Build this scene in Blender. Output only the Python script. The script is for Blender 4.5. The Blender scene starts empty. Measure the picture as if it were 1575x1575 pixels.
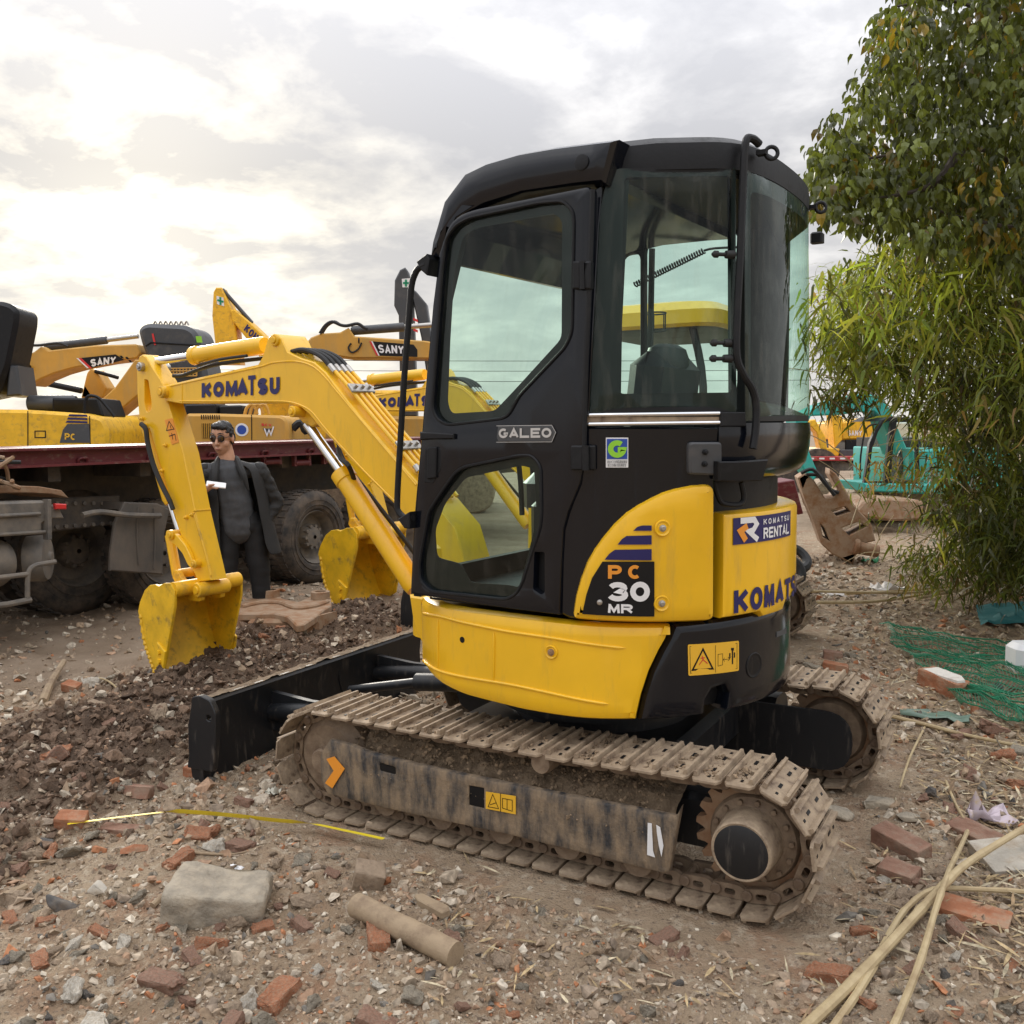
import bpy, bmesh, math, random
import numpy as np
from mathutils import Vector, Matrix, noise as mnoise
from mathutils.geometry import delaunay_2d_cdt
scene = bpy.context.scene
COL = scene.collection
rng = random.Random(7)
nrg = np.random.default_rng(11)
R = math.radians
PI = math.pi

# ------------------------------------------------------------------ camera
CAM = np.array([1.55, -3.40, 1.468])
YAW, PIT, ROL, FPX = -.5227, .089, -.0128, 1445.0
_fw = np.array([math.sin(YAW)*math.cos(PIT), math.cos(YAW)*math.cos(PIT), -math.sin(PIT)])
_r0 = np.array([math.cos(YAW), -math.sin(YAW), 0]); _u0 = np.cross(_r0, _fw)
_rt = _r0*math.cos(ROL)+_u0*math.sin(ROL); _up = -_r0*math.sin(ROL)+_u0*math.cos(ROL)
cd = bpy.data.cameras.new('camera'); cam = bpy.data.objects.new('camera', cd); COL.objects.link(cam)
cd.sensor_width = 36; cd.lens = FPX/1575*36; cd.clip_start = .05; cd.clip_end = 9000
cam.matrix_world = Matrix(((_rt[0], _up[0], -_fw[0], CAM[0]), (_rt[1], _up[1], -_fw[1], CAM[1]), (_rt[2], _up[2], -_fw[2], CAM[2]), (0, 0, 0, 1)))
scene.camera = cam

# ------------------------------------------------------------------ sky, sun, exposure
SUN_AZ, SUN_EL = R(-52), R(19)          # azimuth from +Y towards +X
SD = Vector((math.sin(SUN_AZ)*math.cos(SUN_EL), math.cos(SUN_AZ)*math.cos(SUN_EL), math.sin(SUN_EL)))
world = bpy.data.worlds.new('World'); scene.world = world; world.use_nodes = True
wn, wl = world.node_tree.nodes, world.node_tree.links
wn.clear()
def wnode(t, **k):
    n = wn.new(t)
    for a, b in k.items(): setattr(n, a, b)
    return n
def wmath(op, a, b=None, c=None):
    n = wnode('ShaderNodeMath', operation=op)
    for i, x in enumerate((a, b, c)):
        if x is None: continue
        if isinstance(x, (int, float)): n.inputs[i].default_value = x
        else: wl.new(x, n.inputs[i])
    return n.outputs[0]
def wmix(f, a, b):
    n = wnode('ShaderNodeMix', data_type='RGBA')
    for i, x in ((0, f), (6, a), (7, b)):
        if isinstance(x, (int, float)): n.inputs[i].default_value = x
        elif isinstance(x, tuple): n.inputs[i].default_value = (*x, 1)
        else: wl.new(x, n.inputs[i])
    return n.outputs[2]
def wramp(x, stops):
    n = wnode('ShaderNodeValToRGB'); wl.new(x, n.inputs[0])
    e = n.color_ramp.elements
    while len(e) < len(stops): e.new(.5)
    for q, (p, c) in zip(e, stops): q.position = p; q.color = (c, c, c, 1)
    return n.outputs[0]
tc = wnode('ShaderNodeTexCoord'); sep = wnode('ShaderNodeSeparateXYZ'); wl.new(tc.outputs['Generated'], sep.inputs[0])
zz = wmath('ADD', wmath('MAXIMUM', sep.outputs[2], 0.0), .22)
cmb = wnode('ShaderNodeCombineXYZ')
wl.new(wmath('DIVIDE', sep.outputs[0], zz), cmb.inputs[0]); wl.new(wmath('DIVIDE', sep.outputs[1], zz), cmb.inputs[1])
n1 = wnode('ShaderNodeTexNoise'); n1.inputs['Scale'].default_value = 3.0; n1.inputs['Detail'].default_value = 7; n1.inputs['Roughness'].default_value = .55; n1.inputs['Distortion'].default_value = .35
off = wnode('ShaderNodeVectorMath', operation='ADD'); wl.new(cmb.outputs[0], off.inputs[0]); off.inputs[1].default_value = (0.0, 0.0, 9.1)
wl.new(off.outputs[0], n1.inputs['Vector'])
n2 = wnode('ShaderNodeTexNoise'); n2.inputs['Scale'].default_value = 7.5; n2.inputs['Detail'].default_value = 5; n2.inputs['Roughness'].default_value = .6
wl.new(off.outputs[0], n2.inputs['Vector'])
dens = wmath('ADD', wmath('MULTIPLY', n1.outputs[0], .72), wmath('MULTIPLY', n2.outputs[0], .28))
thin = wramp(dens, [(.36, 1), (.43, .62), (.50, .22), (.57, 0)])          # thin cloud lets light through
dot = wnode('ShaderNodeVectorMath', operation='DOT_PRODUCT'); wl.new(tc.outputs['Generated'], dot.inputs[0]); dot.inputs[1].default_value = (math.sin(R(-51))*math.cos(R(11)), math.cos(R(-51))*math.cos(R(11)), math.sin(R(11)))      # the bright break in the cloud below the sun
glow = wmath('POWER', wmath('MAXIMUM', dot.outputs['Value'], 0.0), 38.0)
glow2 = wmath('POWER', wmath('MAXIMUM', dot.outputs['Value'], 0.0), 150.0)
hor = wmath('POWER', wmath('SUBTRACT', 1.0, wmath('MINIMUM', wmath('MAXIMUM', sep.outputs[2], 0.0), 1.0)), 5.0)
base = wmix(thin, (.345, .35, .375), (.57, .565, .57))
zen = wmath('ADD', 1.0, wmath('MULTIPLY', wmath('MAXIMUM', wmath('SUBTRACT', sep.outputs[2], .25), 0.0), 3.3))
base = wmix(wmath('MULTIPLY', hor, .55), base, (.59, .555, .50))
base = wmix(wmath('MINIMUM', wmath('MULTIPLY', glow, wmath('ADD', wmath('MULTIPLY', thin, .95), .16)), 1.0), base, (.86, .78, .60))
base = wmix(wmath('MINIMUM', wmath('MULTIPLY', glow2, wmath('ADD', wmath('MULTIPLY', thin, .9), .1)), 1.0), base, (1.7, 1.55, 1.2))
zsc = wnode('ShaderNodeVectorMath', operation='SCALE'); wl.new(base, zsc.inputs[0]); wl.new(zen, zsc.inputs['Scale']); base = zsc.outputs[0]
sky = wnode('ShaderNodeTexSky', sky_type='NISHITA'); sky.sun_disc = False; sky.sun_elevation = SUN_EL; sky.sun_rotation = SUN_AZ
skyb = wnode('ShaderNodeVectorMath', operation='SCALE'); wl.new(sky.outputs[0], skyb.inputs[0]); skyb.inputs['Scale'].default_value = 1.0
cl10 = wnode('ShaderNodeVectorMath', operation='SCALE'); wl.new(base, cl10.inputs[0]); cl10.inputs['Scale'].default_value = 10.0
fin = wmix(.985, skyb.outputs[0], cl10.outputs[0])
bg = wnode('ShaderNodeBackground'); wl.new(fin, bg.inputs[0]); bg.inputs[1].default_value = .1
wo = wnode('ShaderNodeOutputWorld'); wl.new(bg.outputs[0], wo.inputs[0])
sl = bpy.data.lights.new('sun', 'SUN'); sl.energy = 1.5; sl.angle = R(14); sl.color = (1, .93, .82)
so = bpy.data.objects.new('sun', sl); COL.objects.link(so); so.rotation_euler = SD.to_track_quat('Z', 'Y').to_euler(); so.location = (-20, 16, 12)
vs = scene.view_settings; vs.view_transform = 'Standard'; vs.look = 'None'; vs.exposure = 0.68; vs.gamma = 1; vs.use_curve_mapping = False

# ------------------------------------------------------------------ placing helpers
def ray(u, v): return _fw+_rt*(u-787.5)/FPX+_up*(787.5-v)/FPX
def onz(u, v, z=0.0):
    d = ray(u, v); return Vector(CAM+d*(z-CAM[2])/d[2])
def ony(u, v, y):
    d = ray(u, v); return Vector(CAM+d*(y-CAM[1])/d[1])
UA = R(-4)                                   # the upper structure is slewed by four degrees
def L2W(x, y): return (x*math.cos(UA)-y*math.sin(UA), x*math.sin(UA)+y*math.cos(UA))
class Plane:
    """upright plane through A along d; n points to the camera side; coordinates (s, z), offset o along n"""
    def __init__(s, A, d):
        s.A = np.array([A[0], A[1], 0.]); d = np.array([d[0], d[1], 0.]); s.d = d/np.linalg.norm(d)
        n = np.array([-s.d[1], s.d[0], 0.]); s.n = n if n@(CAM-s.A) > 0 else -n
    def uv(s, u, v, o=0):
        q = ray(u, v); A = s.A+s.n*o; P = CAM+q*((A-CAM)@s.n)/(q@s.n); return (float((P-s.A)@s.d), float(P[2]))
    def pt(s, a, z, o=0):
        P = s.A+s.d*a+s.n*o; return (P[0], P[1], z)
def facing(u, v, t, turn=0):
    """plane whose point seen at (u,v) is t metres ahead; turn in degrees from square-on"""
    P = CAM+ray(u, v)*t; a = -YAW+R(turn)
    return Plane((P[0], P[1]), (math.cos(a), math.sin(a)))
class Wall:
    """upright wall over a plan curve (bottom and top curves may differ)"""
    def __init__(s, c0, c1, z0, z1):
        s.c0, s.c1, s.z0, s.z1 = np.array(c0, float), np.array(c1, float), z0, z1
        e = np.linalg.norm(np.diff(s.c0, axis=0), axis=1); s.S = np.concatenate([[0], np.cumsum(e)])
        t = np.gradient(s.c0, axis=0); t /= np.linalg.norm(t, axis=1)[:, None]; s.N = np.stack([t[:, 1], -t[:, 0]], 1)
    def pt(s, a, z, o=0):
        a = min(max(a, s.S[0]), s.S[-1]); k = (z-s.z0)/(s.z1-s.z0)
        f = lambda c: np.array([np.interp(a, s.S, c[:, 0]), np.interp(a, s.S, c[:, 1])])
        p = f(s.c0)*(1-k)+f(s.c1)*k+f(s.N)*o
        return (p[0], p[1], z)
    def uv(s, u, v, o=0):
        q = ray(u, v); best = None
        for i in range(len(s.c0)-1):
            P0, P1 = s.c0[i]+s.N[i]*o, s.c0[i+1]+s.N[i+1]*o; T0, T1 = s.c1[i]+s.N[i]*o, s.c1[i+1]+s.N[i+1]*o
            A = np.array([*P0, s.z0]); B = np.array([*P1, s.z0]); C = np.array([*T0, s.z1])
            n = np.cross(B-A, C-A)
            dn = q@n
            if dn >= 0: continue
            t = ((A-CAM)@n)/dn
            P = CAM+q*t; k = (P[2]-s.z0)/(s.z1-s.z0)
            a, b = P0*(1-k)+T0*k, P1*(1-k)+T1*k
            w = ((P[:2]-a)@(b-a))/((b-a)@(b-a))
            bad = max(0., -w, w-1)+5*max(0., s.z0-.12-P[2], P[2]-s.z1-.12); key = (round(bad, 2), t)
            if best is None or key < best[0]: best = (key, s.S[i]+min(max(w, 0), 1)*(s.S[i+1]-s.S[i]), float(P[2]))
        if best is None: raise ValueError('no hit %s %s' % (u, v))
        return (best[1], best[2])

def rnd(pts, r, n=4):
    """round the corners of a polygon; r is one radius or one per corner"""
    out = []; N = len(pts); rs = r if isinstance(r, (list, tuple)) else [r]*N
    for i in range(N):
        p, a, b = Vector(pts[i]), Vector(pts[i-1]), Vector(pts[(i+1) % N])
        da, db = (a-p), (b-p); q = min(rs[i], da.length*.48, db.length*.48)
        if q < 1e-5: out.append(tuple(p)); continue
        p0, p1 = p+da.normalized()*q, p+db.normalized()*q
        for k in range(n+1):
            t = k/n; out.append(tuple(p0*(1-t)**2+p*2*t*(1-t)+p1*t*t))
    return out
def inset(poly, b):
    N = len(poly); ar = sum(poly[i-1][0]*poly[i][1]-poly[i][0]*poly[i-1][1] for i in range(N)); sg = 1 if ar > 0 else -1
    out = []
    for i in range(N):
        p, a, c = Vector(poly[i]), Vector(poly[i-1]), Vector(poly[(i+1) % N])
        d0, d1 = (p-a), (c-p)
        if d0.length < 1e-7: d0 = d1
        if d1.length < 1e-7: d1 = d0
        d0.normalize(); d1.normalize()
        n0, n1_ = Vector((-d0.y, d0.x))*sg, Vector((-d1.y, d1.x))*sg
        m = n0+n1_
        if m.length < 1e-4: m = n0
        m.normalize(); k = b/max(.35, m.dot(n0)); q = p+m*k; out.append((q.x, q.y))
    return out
def densify(poly, g):
    out = []
    for i, p in enumerate(poly):
        q = poly[(i+1) % len(poly)]; n = max(1, int(abs(q[0]-p[0])/g))
        out += [(p[0]+(q[0]-p[0])*k/n, p[1]+(q[1]-p[1])*k/n) for k in range(n)]
    return out
def inpoly(x, y, poly):
    c = False; j = len(poly)-1
    for i in range(len(poly)):
        xi, yi = poly[i]; xj, yj = poly[j]
        if (yi > y) != (yj > y) and x < (xj-xi)*(y-yi)/(yj-yi)+xi: c = not c
        j = i
    return c
def fill(outline, holes=(), grid=0, gz=None):
    pts, edges = [], []
    for lp in [outline, *holes]:
        b = len(pts); pts += [Vector(p) for p in lp]; edges += [(b+i, b+(i+1) % len(lp)) for i in range(len(lp))]
    if grid:
        xs = [p[0] for p in outline]; ys = [p[1] for p in outline]; gz = gz or grid
        for a in np.arange(min(xs)+grid*.37, max(xs), grid):
            for z in np.arange(min(ys)+gz*.41, max(ys), gz):
                if inpoly(a, z, outline) and not any(inpoly(a, z, h) for h in holes): pts.append(Vector((a, z)))
    V, E, F = delaunay_2d_cdt(pts, edges, [], 0, 1e-6)[:3]
    T = []
    for f in F:
        cx = sum(V[i].x for i in f)/len(f); cy = sum(V[i].y for i in f)/len(f)
        if inpoly(cx, cy, outline) and not any(inpoly(cx, cy, h) for h in holes): T.append(tuple(f))
    return [tuple(v) for v in V], T

class MB:
    def __init__(s): s.v, s.f = [], []
    def add(s, v, f):
        b = len(s.v); s.v += [tuple(map(float, p)) for p in v]; s.f += [tuple(b+i for i in q) for q in f]
    def box(s, c, size, M=None, bev=0):
        x, y, z = (q/2 for q in size)
        if bev:
            s.prism([(-x+bev, -y), (x-bev, -y), (x, -y+bev), (x, y-bev), (x-bev, y), (-x+bev, y), (-x, y-bev), (-x, -y+bev)], lambda a, b, o: s._t(c, (a, b, o), M), -z, z, bev); return
        v = [(i, j, k) for i in (-x, x) for j in (-y, y) for k in (-z, z)]
        s.add([s._t(c, p, M) for p in v], [(0, 1, 3, 2), (4, 6, 7, 5), (0, 4, 5, 1), (2, 3, 7, 6), (0, 2, 6, 4), (1, 5, 7, 3)])
    def _t(s, c, p, M):
        p = Vector(p)
        if M is not None: p = M @ p
        return (p.x+c[0], p.y+c[1], p.z+c[2])
    def prism(s, outline, pt, o0, o1, bev=0, holes=(), grid=0, gz=None, back=True, seg=1):
        """solid plate: outline in (s,z) carried by pt(s,z,o) from depth o0 to o1, front edge bevelled"""
        sg = 1 if o1 > o0 else -1
        if grid: outline = densify(outline, grid)
        loops = [(outline, 1)]+[(h, -1) for h in holes]; fo, fh = outline, list(holes)
        if bev:
            fo = inset(outline, bev); fh = [inset(h, -bev*.6) for h in holes]
        V, T = fill(fo, fh, grid, gz)
        s.add([pt(a, z, o1) for a, z in V], T)
        if back:
            V, T = fill(outline, holes, grid, gz); s.add([pt(a, z, o0) for a, z in V], [tuple(reversed(t)) for t in T])
        for k, (lp, inn) in enumerate([(outline, fo)]+list(zip(holes, fh))):
            N = len(lp); rows = [[pt(a, z, o0) for a, z in lp]]
            if bev:
                bv = bev if k == 0 else bev*.6
                rows.append([pt(a, z, o1-sg*bv) for a, z in lp])
                if seg > 1:
                    md = inset(lp, bv*.3*(1 if k == 0 else -1)); rows.append([pt(a, z, o1-sg*bv*.3) for a, z in md])
                rows.append([pt(a, z, o1) for a, z in inn])
            else: rows.append([pt(a, z, o1) for a, z in lp])
            for r0, r1 in zip(rows, rows[1:]):
                s.add(r0+r1, [(i, (i+1) % N, N+(i+1) % N, N+i) for i in range(N)])
    def cyl(s, p0, p1, r0, r1=None, n=16, caps=True, bev=0):
        r1 = r0 if r1 is None else r1; p0, p1 = Vector(p0), Vector(p1); d = (p1-p0)
        L = d.length; prof = [(0, r0), (L, r1)]
        if bev: prof = [(0, r0-bev), (bev, r0), (L-bev, r1), (L, r1-bev)]
        s.lathe(p0, d, prof, n, caps)
    def lathe(s, p0, d, prof, n=20, caps=True):
        p0 = Vector(p0); d = Vector(d).normalized(); a = d.orthogonal().normalized(); b = d.cross(a)
        v = [p0+d*h+(a*math.cos(2*PI*k/n)+b*math.sin(2*PI*k/n))*r for h, r in prof for k in range(n)]
        f = [(i*n+k, i*n+(k+1) % n, (i+1)*n+(k+1) % n, (i+1)*n+k) for i in range(len(prof)-1) for k in range(n)]
        if caps: f += [tuple(reversed(range(n))), tuple((len(prof)-1)*n+k for k in range(n))]
        s.add(v, f)
    def tube(s, pts, r, n=8, sub=0, closed=False):
        pts = [Vector(p) for p in pts]
        if sub: pts = smooth_path(pts, sub)
        N = len(pts); rr = r if isinstance(r, (list, tuple)) else [r]*N
        if sub and isinstance(r, (list, tuple)): rr = list(np.interp(np.linspace(0, 1, N), np.linspace(0, 1, len(r)), r))
        v = []; prev = None
        for i, p in enumerate(pts):
            t = (pts[min(i+1, N-1)]-pts[max(i-1, 0)]).normalized()
            a = (t.orthogonal() if prev is None else (prev-t*prev.dot(t))).normalized(); prev = a; b = t.cross(a)
            v += [p+(a*math.cos(2*PI*k/n)+b*math.sin(2*PI*k/n))*rr[i] for k in range(n)]
        f = [(i*n+k, i*n+(k+1) % n, (i+1)*n+(k+1) % n, (i+1)*n+k) for i in range(N-1) for k in range(n)]
        f += [tuple(reversed(range(n))), tuple((N-1)*n+k for k in range(n))]
        s.add(v, f)
    def loft(s, rings, closed=True, caps=True):
        n = len(rings[0]); v = [p for r in rings for p in r]; m = n if closed else n-1
        f = [(i*n+k, i*n+(k+1) % n, (i+1)*n+(k+1) % n, (i+1)*n+k) for i in range(len(rings)-1) for k in range(m)]
        if caps: f += [tuple(reversed(range(n))), tuple((len(rings)-1)*n+k for k in range(n))]
        s.add(v, f)
    def mesh(s, name, mat, sharp=32):
        me = bpy.data.meshes.new(name); me.from_pydata(s.v, [], s.f); me.validate()
        bm = bmesh.new(); bm.from_mesh(me); bmesh.ops.remove_doubles(bm, verts=bm.verts, dist=2e-5); bmesh.ops.recalc_face_normals(bm, faces=bm.faces); bm.to_mesh(me); bm.free()
        if sharp:
            me.polygons.foreach_set('use_smooth', [True]*len(me.polygons)); me.set_sharp_from_angle(angle=R(sharp))
        if mat: me.materials.append(mat)
        return me
    def build(s, name, mat, parent=None, sharp=32, **tags):
        return link(name, s.mesh(name, mat, sharp), parent, **tags)
def smooth_path(pts, sub):
    out = []; N = len(pts)
    for i in range(N-1):
        p0, p1, p2, p3 = pts[max(i-1, 0)], pts[i], pts[i+1], pts[min(i+2, N-1)]
        for k in range(sub):
            t = k/sub
            out.append(.5*((2*p1)+(p2-p0)*t+(2*p0-5*p1+4*p2-p3)*t*t+(3*p1-p0-3*p2+p3)*t**3))
    return out+[pts[-1]]
def link(name, data, parent=None, label=None, cat=None, group=None, kind=None, loc=None, rot=None, scale=None):
    o = bpy.data.objects.new(name, data); COL.objects.link(o)
    if parent is not None: o.parent = parent
    if loc is not None: o.location = loc
    if rot is not None: o.rotation_euler = rot
    if scale is not None: o.scale = scale
    if label: o['label'] = label
    if cat: o['category'] = cat
    if group: o['group'] = group
    if kind: o['kind'] = kind
    return o
def thing(name, label, cat, group=None, loc=None): return link(name, None, None, label, cat, group, None, loc)

# ------------------------------------------------------------------ lettering, drawn as strokes in a unit box
def arc(cx, cy, rx, ry, a0, a1, n=10): return [(cx+rx*math.cos(R(a0+(a1-a0)*i/n)), cy+ry*math.sin(R(a0+(a1-a0)*i/n))) for i in range(n+1)]
GL = {
 'K': [[(0, 0), (0, 1)], [(1, 1), (.12, .45)], [(.28, .62), (1, 0)]], 'O': [arc(.5, .5, .5, .5, 90, 450, 20)],
 'M': [[(0, 0), (.06, 1)], [(.06, 1), (.5, .12), (.94, 1)], [(1, 0), (.94, 1)]], 'A': [[(0, 0), (.5, 1), (1, 0)], [(.2, .28), (.8, .28)]],
 'T': [[(.5, 0), (.5, 1)], [(0, 1), (1, 1)]], 'S': [arc(.5, .75, .48, .25, 20, 270, 12)+arc(.5, .25, .48, .25, 90, -160, 12)[1:]],
 'U': [[(0, 1), (0, .35)]+arc(.5, .35, .5, .35, 180, 360, 10)+[(1, 1)]], 'N': [[(0, 0), (0, 1)], [(0, 1), (1, 0)], [(1, 0), (1, 1)]],
 'Y': [[(0, 1), (.5, .45), (1, 1)], [(.5, .45), (.5, 0)]], 'G': [arc(.5, .5, .5, .5, 50, 350, 16)+[(1, .45), (.55, .45)]],
 'L': [[(0, 1), (0, 0), (1, 0)]], 'E': [[(1, 1), (0, 1), (0, 0), (1, 0)], [(0, .5), (.85, .5)]],
 'P': [[(0, 0), (0, 1), (.6, 1)]+arc(.6, .72, .4, .28, 90, -90, 8)+[(0, .44)]], 'C': [arc(.5, .5, .5, .5, 50, 310, 16)],
 'R': [[(0, 0), (0, 1), (.6, 1)]+arc(.6, .75, .4, .25, 90, -90, 8)+[(0, .5)], [(.5, .5), (1, 0)]],
 '3': [arc(.47, .76, .47, .24, 165, -75, 10)+arc(.47, .27, .53, .27, 75, -165, 12)], '0': [arc(.5, .5, .5, .5, 90, 450, 20)],
 'W': [[(0, 1), (.25, 0), (.5, .9), (.75, 0), (1, 1)]], 'H': [[(0, 0), (0, 1)], [(1, 0), (1, 1)], [(0, .5), (1, .5)]],
 'V': [[(0, 1), (.5, 0), (1, 1)]], 'I': [[(.5, 0), (.5, 1)]], '1': [[(.2, .8), (.55, 1), (.55, 0)]], '2': [arc(.5, .7, .48, .3, 160, -30, 10)+[(0, 0), (1, 0)]],
}
def ribbon(pl, w):
    closed = (Vector(pl[0])-Vector(pl[-1])).length < 1e-4; pts = [Vector(p) for i, p in enumerate(pl) if not i or math.dist(p, pl[i-1]) > 1e-5]; N = len(pts); v, f = [], []
    for i, p in enumerate(pts):
        a = pts[i-1] if i else (pts[-2] if closed else None); c = pts[i+1] if i < N-1 else (pts[1] if closed else None)
        d0 = (p-a).normalized() if a is not None else None; d1 = (c-p).normalized() if c is not None else None
        d0 = d0 if d0 is not None else d1; d1 = d1 if d1 is not None else d0
        n0, n1_ = Vector((-d0.y, d0.x)), Vector((-d1.y, d1.x)); m = n0+n1_
        m = m.normalized() if m.length > 1e-3 else n0
        k = w/2/max(.45, m.dot(n0)); v += [p+m*k, p-m*k]
    return v, [(2*i, 2*i+1, 2*i+3, 2*i+2) for i in range(N-1)]
def words(mb, text, surf, quad, o=.003, wd=.3, gap=.22, asp=1.0, px=True):
    """letters between four corners (tl, tr, br, bl), pixels of the photograph carried onto surf"""
    q = [surf.uv(*c) for c in quad] if px else quad
    n = len(text); adv = 1/(n-gap/(1+gap)) if n > 1 else 1; cw = adv/(1+gap) if n > 1 else 1; W = math.dist(q[0], q[1]); H = math.dist(q[0], q[3])
    for i, ch in enumerate(text):
        if ch == ' ': continue
        lw, lh = cw*W, H; w = wd*min(lw, lh)
        for j, pl in enumerate(GL[ch]):
            P = [(w/2+x*(lw-w), w/2+y*(lh-w)) for x, y in pl]
            for (e, d) in ((0, 1), (-1, -2)):             # square off open ends
                if ch in 'OSC03G' or math.dist(P[0], P[-1]) < 1e-6: continue
                a, b = Vector(P[e]), Vector(P[d]); P[e] = tuple(a+(a-b).normalized()*w*.5*(.9 if abs((a-b).normalized().x) < .3 or abs((a-b).normalized().y) < .3 else .3))
            v, f = ribbon(P, w); out = []
            for p in v:
                x = (i*adv*W+p.x)/W; y = p.y/H
                b = Vector(q[3]).lerp(Vector(q[2]), x); t = Vector(q[0]).lerp(Vector(q[1]), x); r_ = b.lerp(t, y)
                out.append(surf.pt(r_.x, r_.y, o+.0002*((i+j) % 3)))
            mb.add(out, f)
def decal(mb, surf, pix, o=.002, r=0, t=.0015, px=True, holes=(), grid=0):
    q = [surf.uv(*c) for c in pix] if px else pix
    if r: q = rnd(q, r, 3)
    mb.prism(q, surf.pt, o-t, o, 0, holes=holes, grid=grid)
def lines(mb, surf, paths, w, o=.003, px=True):
    for pl in paths:
        P = [surf.uv(*c) for c in pl] if px else pl
        v, f = ribbon(P, w); mb.add([surf.pt(p.x, p.y, o) for p in v], f)

# ------------------------------------------------------------------ materials
def newmat(name):
    m = bpy.data.materials.new(name); m.use_nodes = True
    return m, m.node_tree.nodes, m.node_tree.links, m.node_tree.nodes['Principled BSDF']
def mat(name, base, rough=.5, metal=0, dirt=None, amt=.3, scale=6, stretch=(1, 1, 1), bump=0, bscale=60, coat=0, sharp=.12, var=0, spec=.5, rdirt=.9, second=None):
    """painted or dirty surface: base colour, a dirt colour in noise patches, fine bump"""
    m, N, L, p = newmat(name)
    p.inputs['Roughness'].default_value = rough; p.inputs['Metallic'].default_value = metal; p.inputs['Specular IOR Level'].default_value = spec
    p.inputs['Coat Weight'].default_value = coat; p.inputs['Coat Roughness'].default_value = .12
    t = N.new('ShaderNodeTexCoord'); col = None
    def nz(sc, det=5, st=(1, 1, 1), ro=.6):
        mp = N.new('ShaderNodeMapping'); mp.inputs['Scale'].default_value = st; L.new(t.outputs['Object'], mp.inputs[0])
        n = N.new('ShaderNodeTexNoise'); n.inputs['Scale'].default_value = sc; n.inputs['Detail'].default_value = det; n.inputs['Roughness'].default_value = ro
        L.new(mp.outputs[0], n.inputs['Vector']); return n.outputs[0]
    def ramp(x, a, b):
        r_ = N.new('ShaderNodeMapRange'); r_.inputs[1].default_value = a; r_.inputs[2].default_value = b; L.new(x, r_.inputs[0]); return r_.outputs[0]
    def mix(f, a, b):
        x = N.new('ShaderNodeMix'); x.data_type = 'RGBA'; L.new(f, x.inputs[0])
        for i, c in ((6, a), (7, b)):
            if isinstance(c, tuple): x.inputs[i].default_value = (*c, 1)
            else: L.new(c, x.inputs[i])
        return x.outputs[2]
    cur = base
    if var: cur = mix(ramp(nz(scale*.6, 4), .35, .65), tuple(c*(1-var) for c in base), tuple(min(1, c*(1+var)) for c in base))
    if second: cur = mix(ramp(nz(second[1], 5), second[2]-.06, second[2]+.06), second[0], cur)
    if dirt:
        f = ramp(nz(scale, 7, stretch, .65), 1-amt-sharp, 1-amt+sharp); cur = mix(f, cur, dirt)
        rr = N.new('ShaderNodeMapRange'); rr.inputs[3].default_value = rough; rr.inputs[4].default_value = rdirt; L.new(f, rr.inputs[0]); L.new(rr.outputs[0], p.inputs['Roughness'])
        if metal:
            r2 = N.new('ShaderNodeMapRange'); r2.inputs[3].default_value = metal; r2.inputs[4].default_value = 0; L.new(f, r2.inputs[0]); L.new(r2.outputs[0], p.inputs['Metallic'])
        if coat:
            r3 = N.new('ShaderNodeMapRange'); r3.inputs[3].default_value = coat; r3.inputs[4].default_value = 0; L.new(f, r3.inputs[0]); L.new(r3.outputs[0], p.inputs['Coat Weight'])
    if isinstance(cur, tuple): p.inputs['Base Color'].default_value = (*cur, 1)
    else: L.new(cur, p.inputs['Base Color'])
    if bump:
        b = N.new('ShaderNodeBump'); b.inputs['Strength'].default_value = min(1, bump); b.inputs['Distance'].default_value = .01*max(1, bump); L.new(nz(bscale, 6), b.inputs['Height']); L.new(b.outputs[0], p.inputs['Normal'])
    return m
def glass(name, tint, ior=1.45, dust=.06):
    m, N, L, p = newmat(name); N.remove(p)
    tr = N.new('ShaderNodeBsdfTransparent'); tr.inputs[0].default_value = (*tint, 1)
    gl = N.new('ShaderNodeBsdfGlossy'); gl.inputs['Roughness'].default_value = .02; gl.inputs[0].default_value = (.9, .95, .93, 1)
    fr = N.new('ShaderNodeFresnel'); geo = N.new('ShaderNodeNewGeometry'); mr = N.new('ShaderNodeMapRange'); mr.inputs[3].default_value = ior; mr.inputs[4].default_value = 1/ior
    L.new(geo.outputs['Backfacing'], mr.inputs[0]); L.new(mr.outputs[0], fr.inputs[0])     # a single sheet: same reflectance from both sides
    mx = N.new('ShaderNodeMixShader'); L.new(fr.outputs[0], mx.inputs[0]); L.new(tr.outputs[0], mx.inputs[1]); L.new(gl.outputs[0], mx.inputs[2])
    df = N.new('ShaderNodeBsdfDiffuse'); df.inputs[0].default_value = (.5, .47, .4, 1)
    t = N.new('ShaderNodeTexCoord'); mp = N.new('ShaderNodeMapping'); mp.inputs['Scale'].default_value = (9, 9, 1.6); L.new(t.outputs['Object'], mp.inputs[0])
    n = N.new('ShaderNodeTexNoise'); n.inputs['Scale'].default_value = 4; n.inputs['Detail'].default_value = 6; L.new(mp.outputs[0], n.inputs['Vector'])
    r_ = N.new('ShaderNodeMapRange'); r_.inputs[1].default_value = .5; r_.inputs[2].default_value = .85; r_.inputs[4].default_value = dust*3; L.new(n.outputs[0], r_.inputs[0])
    m2 = N.new('ShaderNodeMixShader'); L.new(r_.outputs[0], m2.inputs[0]); L.new(mx.outputs[0], m2.inputs[1]); L.new(df.outputs[0], m2.inputs[2])
    L.new(m2.outputs[0], N['Material Output'].inputs[0]); return m
DUST = (.27, .2, .135); MUD = (.235, .17, .108); SOIL = (.085, .057, .04)
YEL = (.86, .49, .009)
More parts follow.
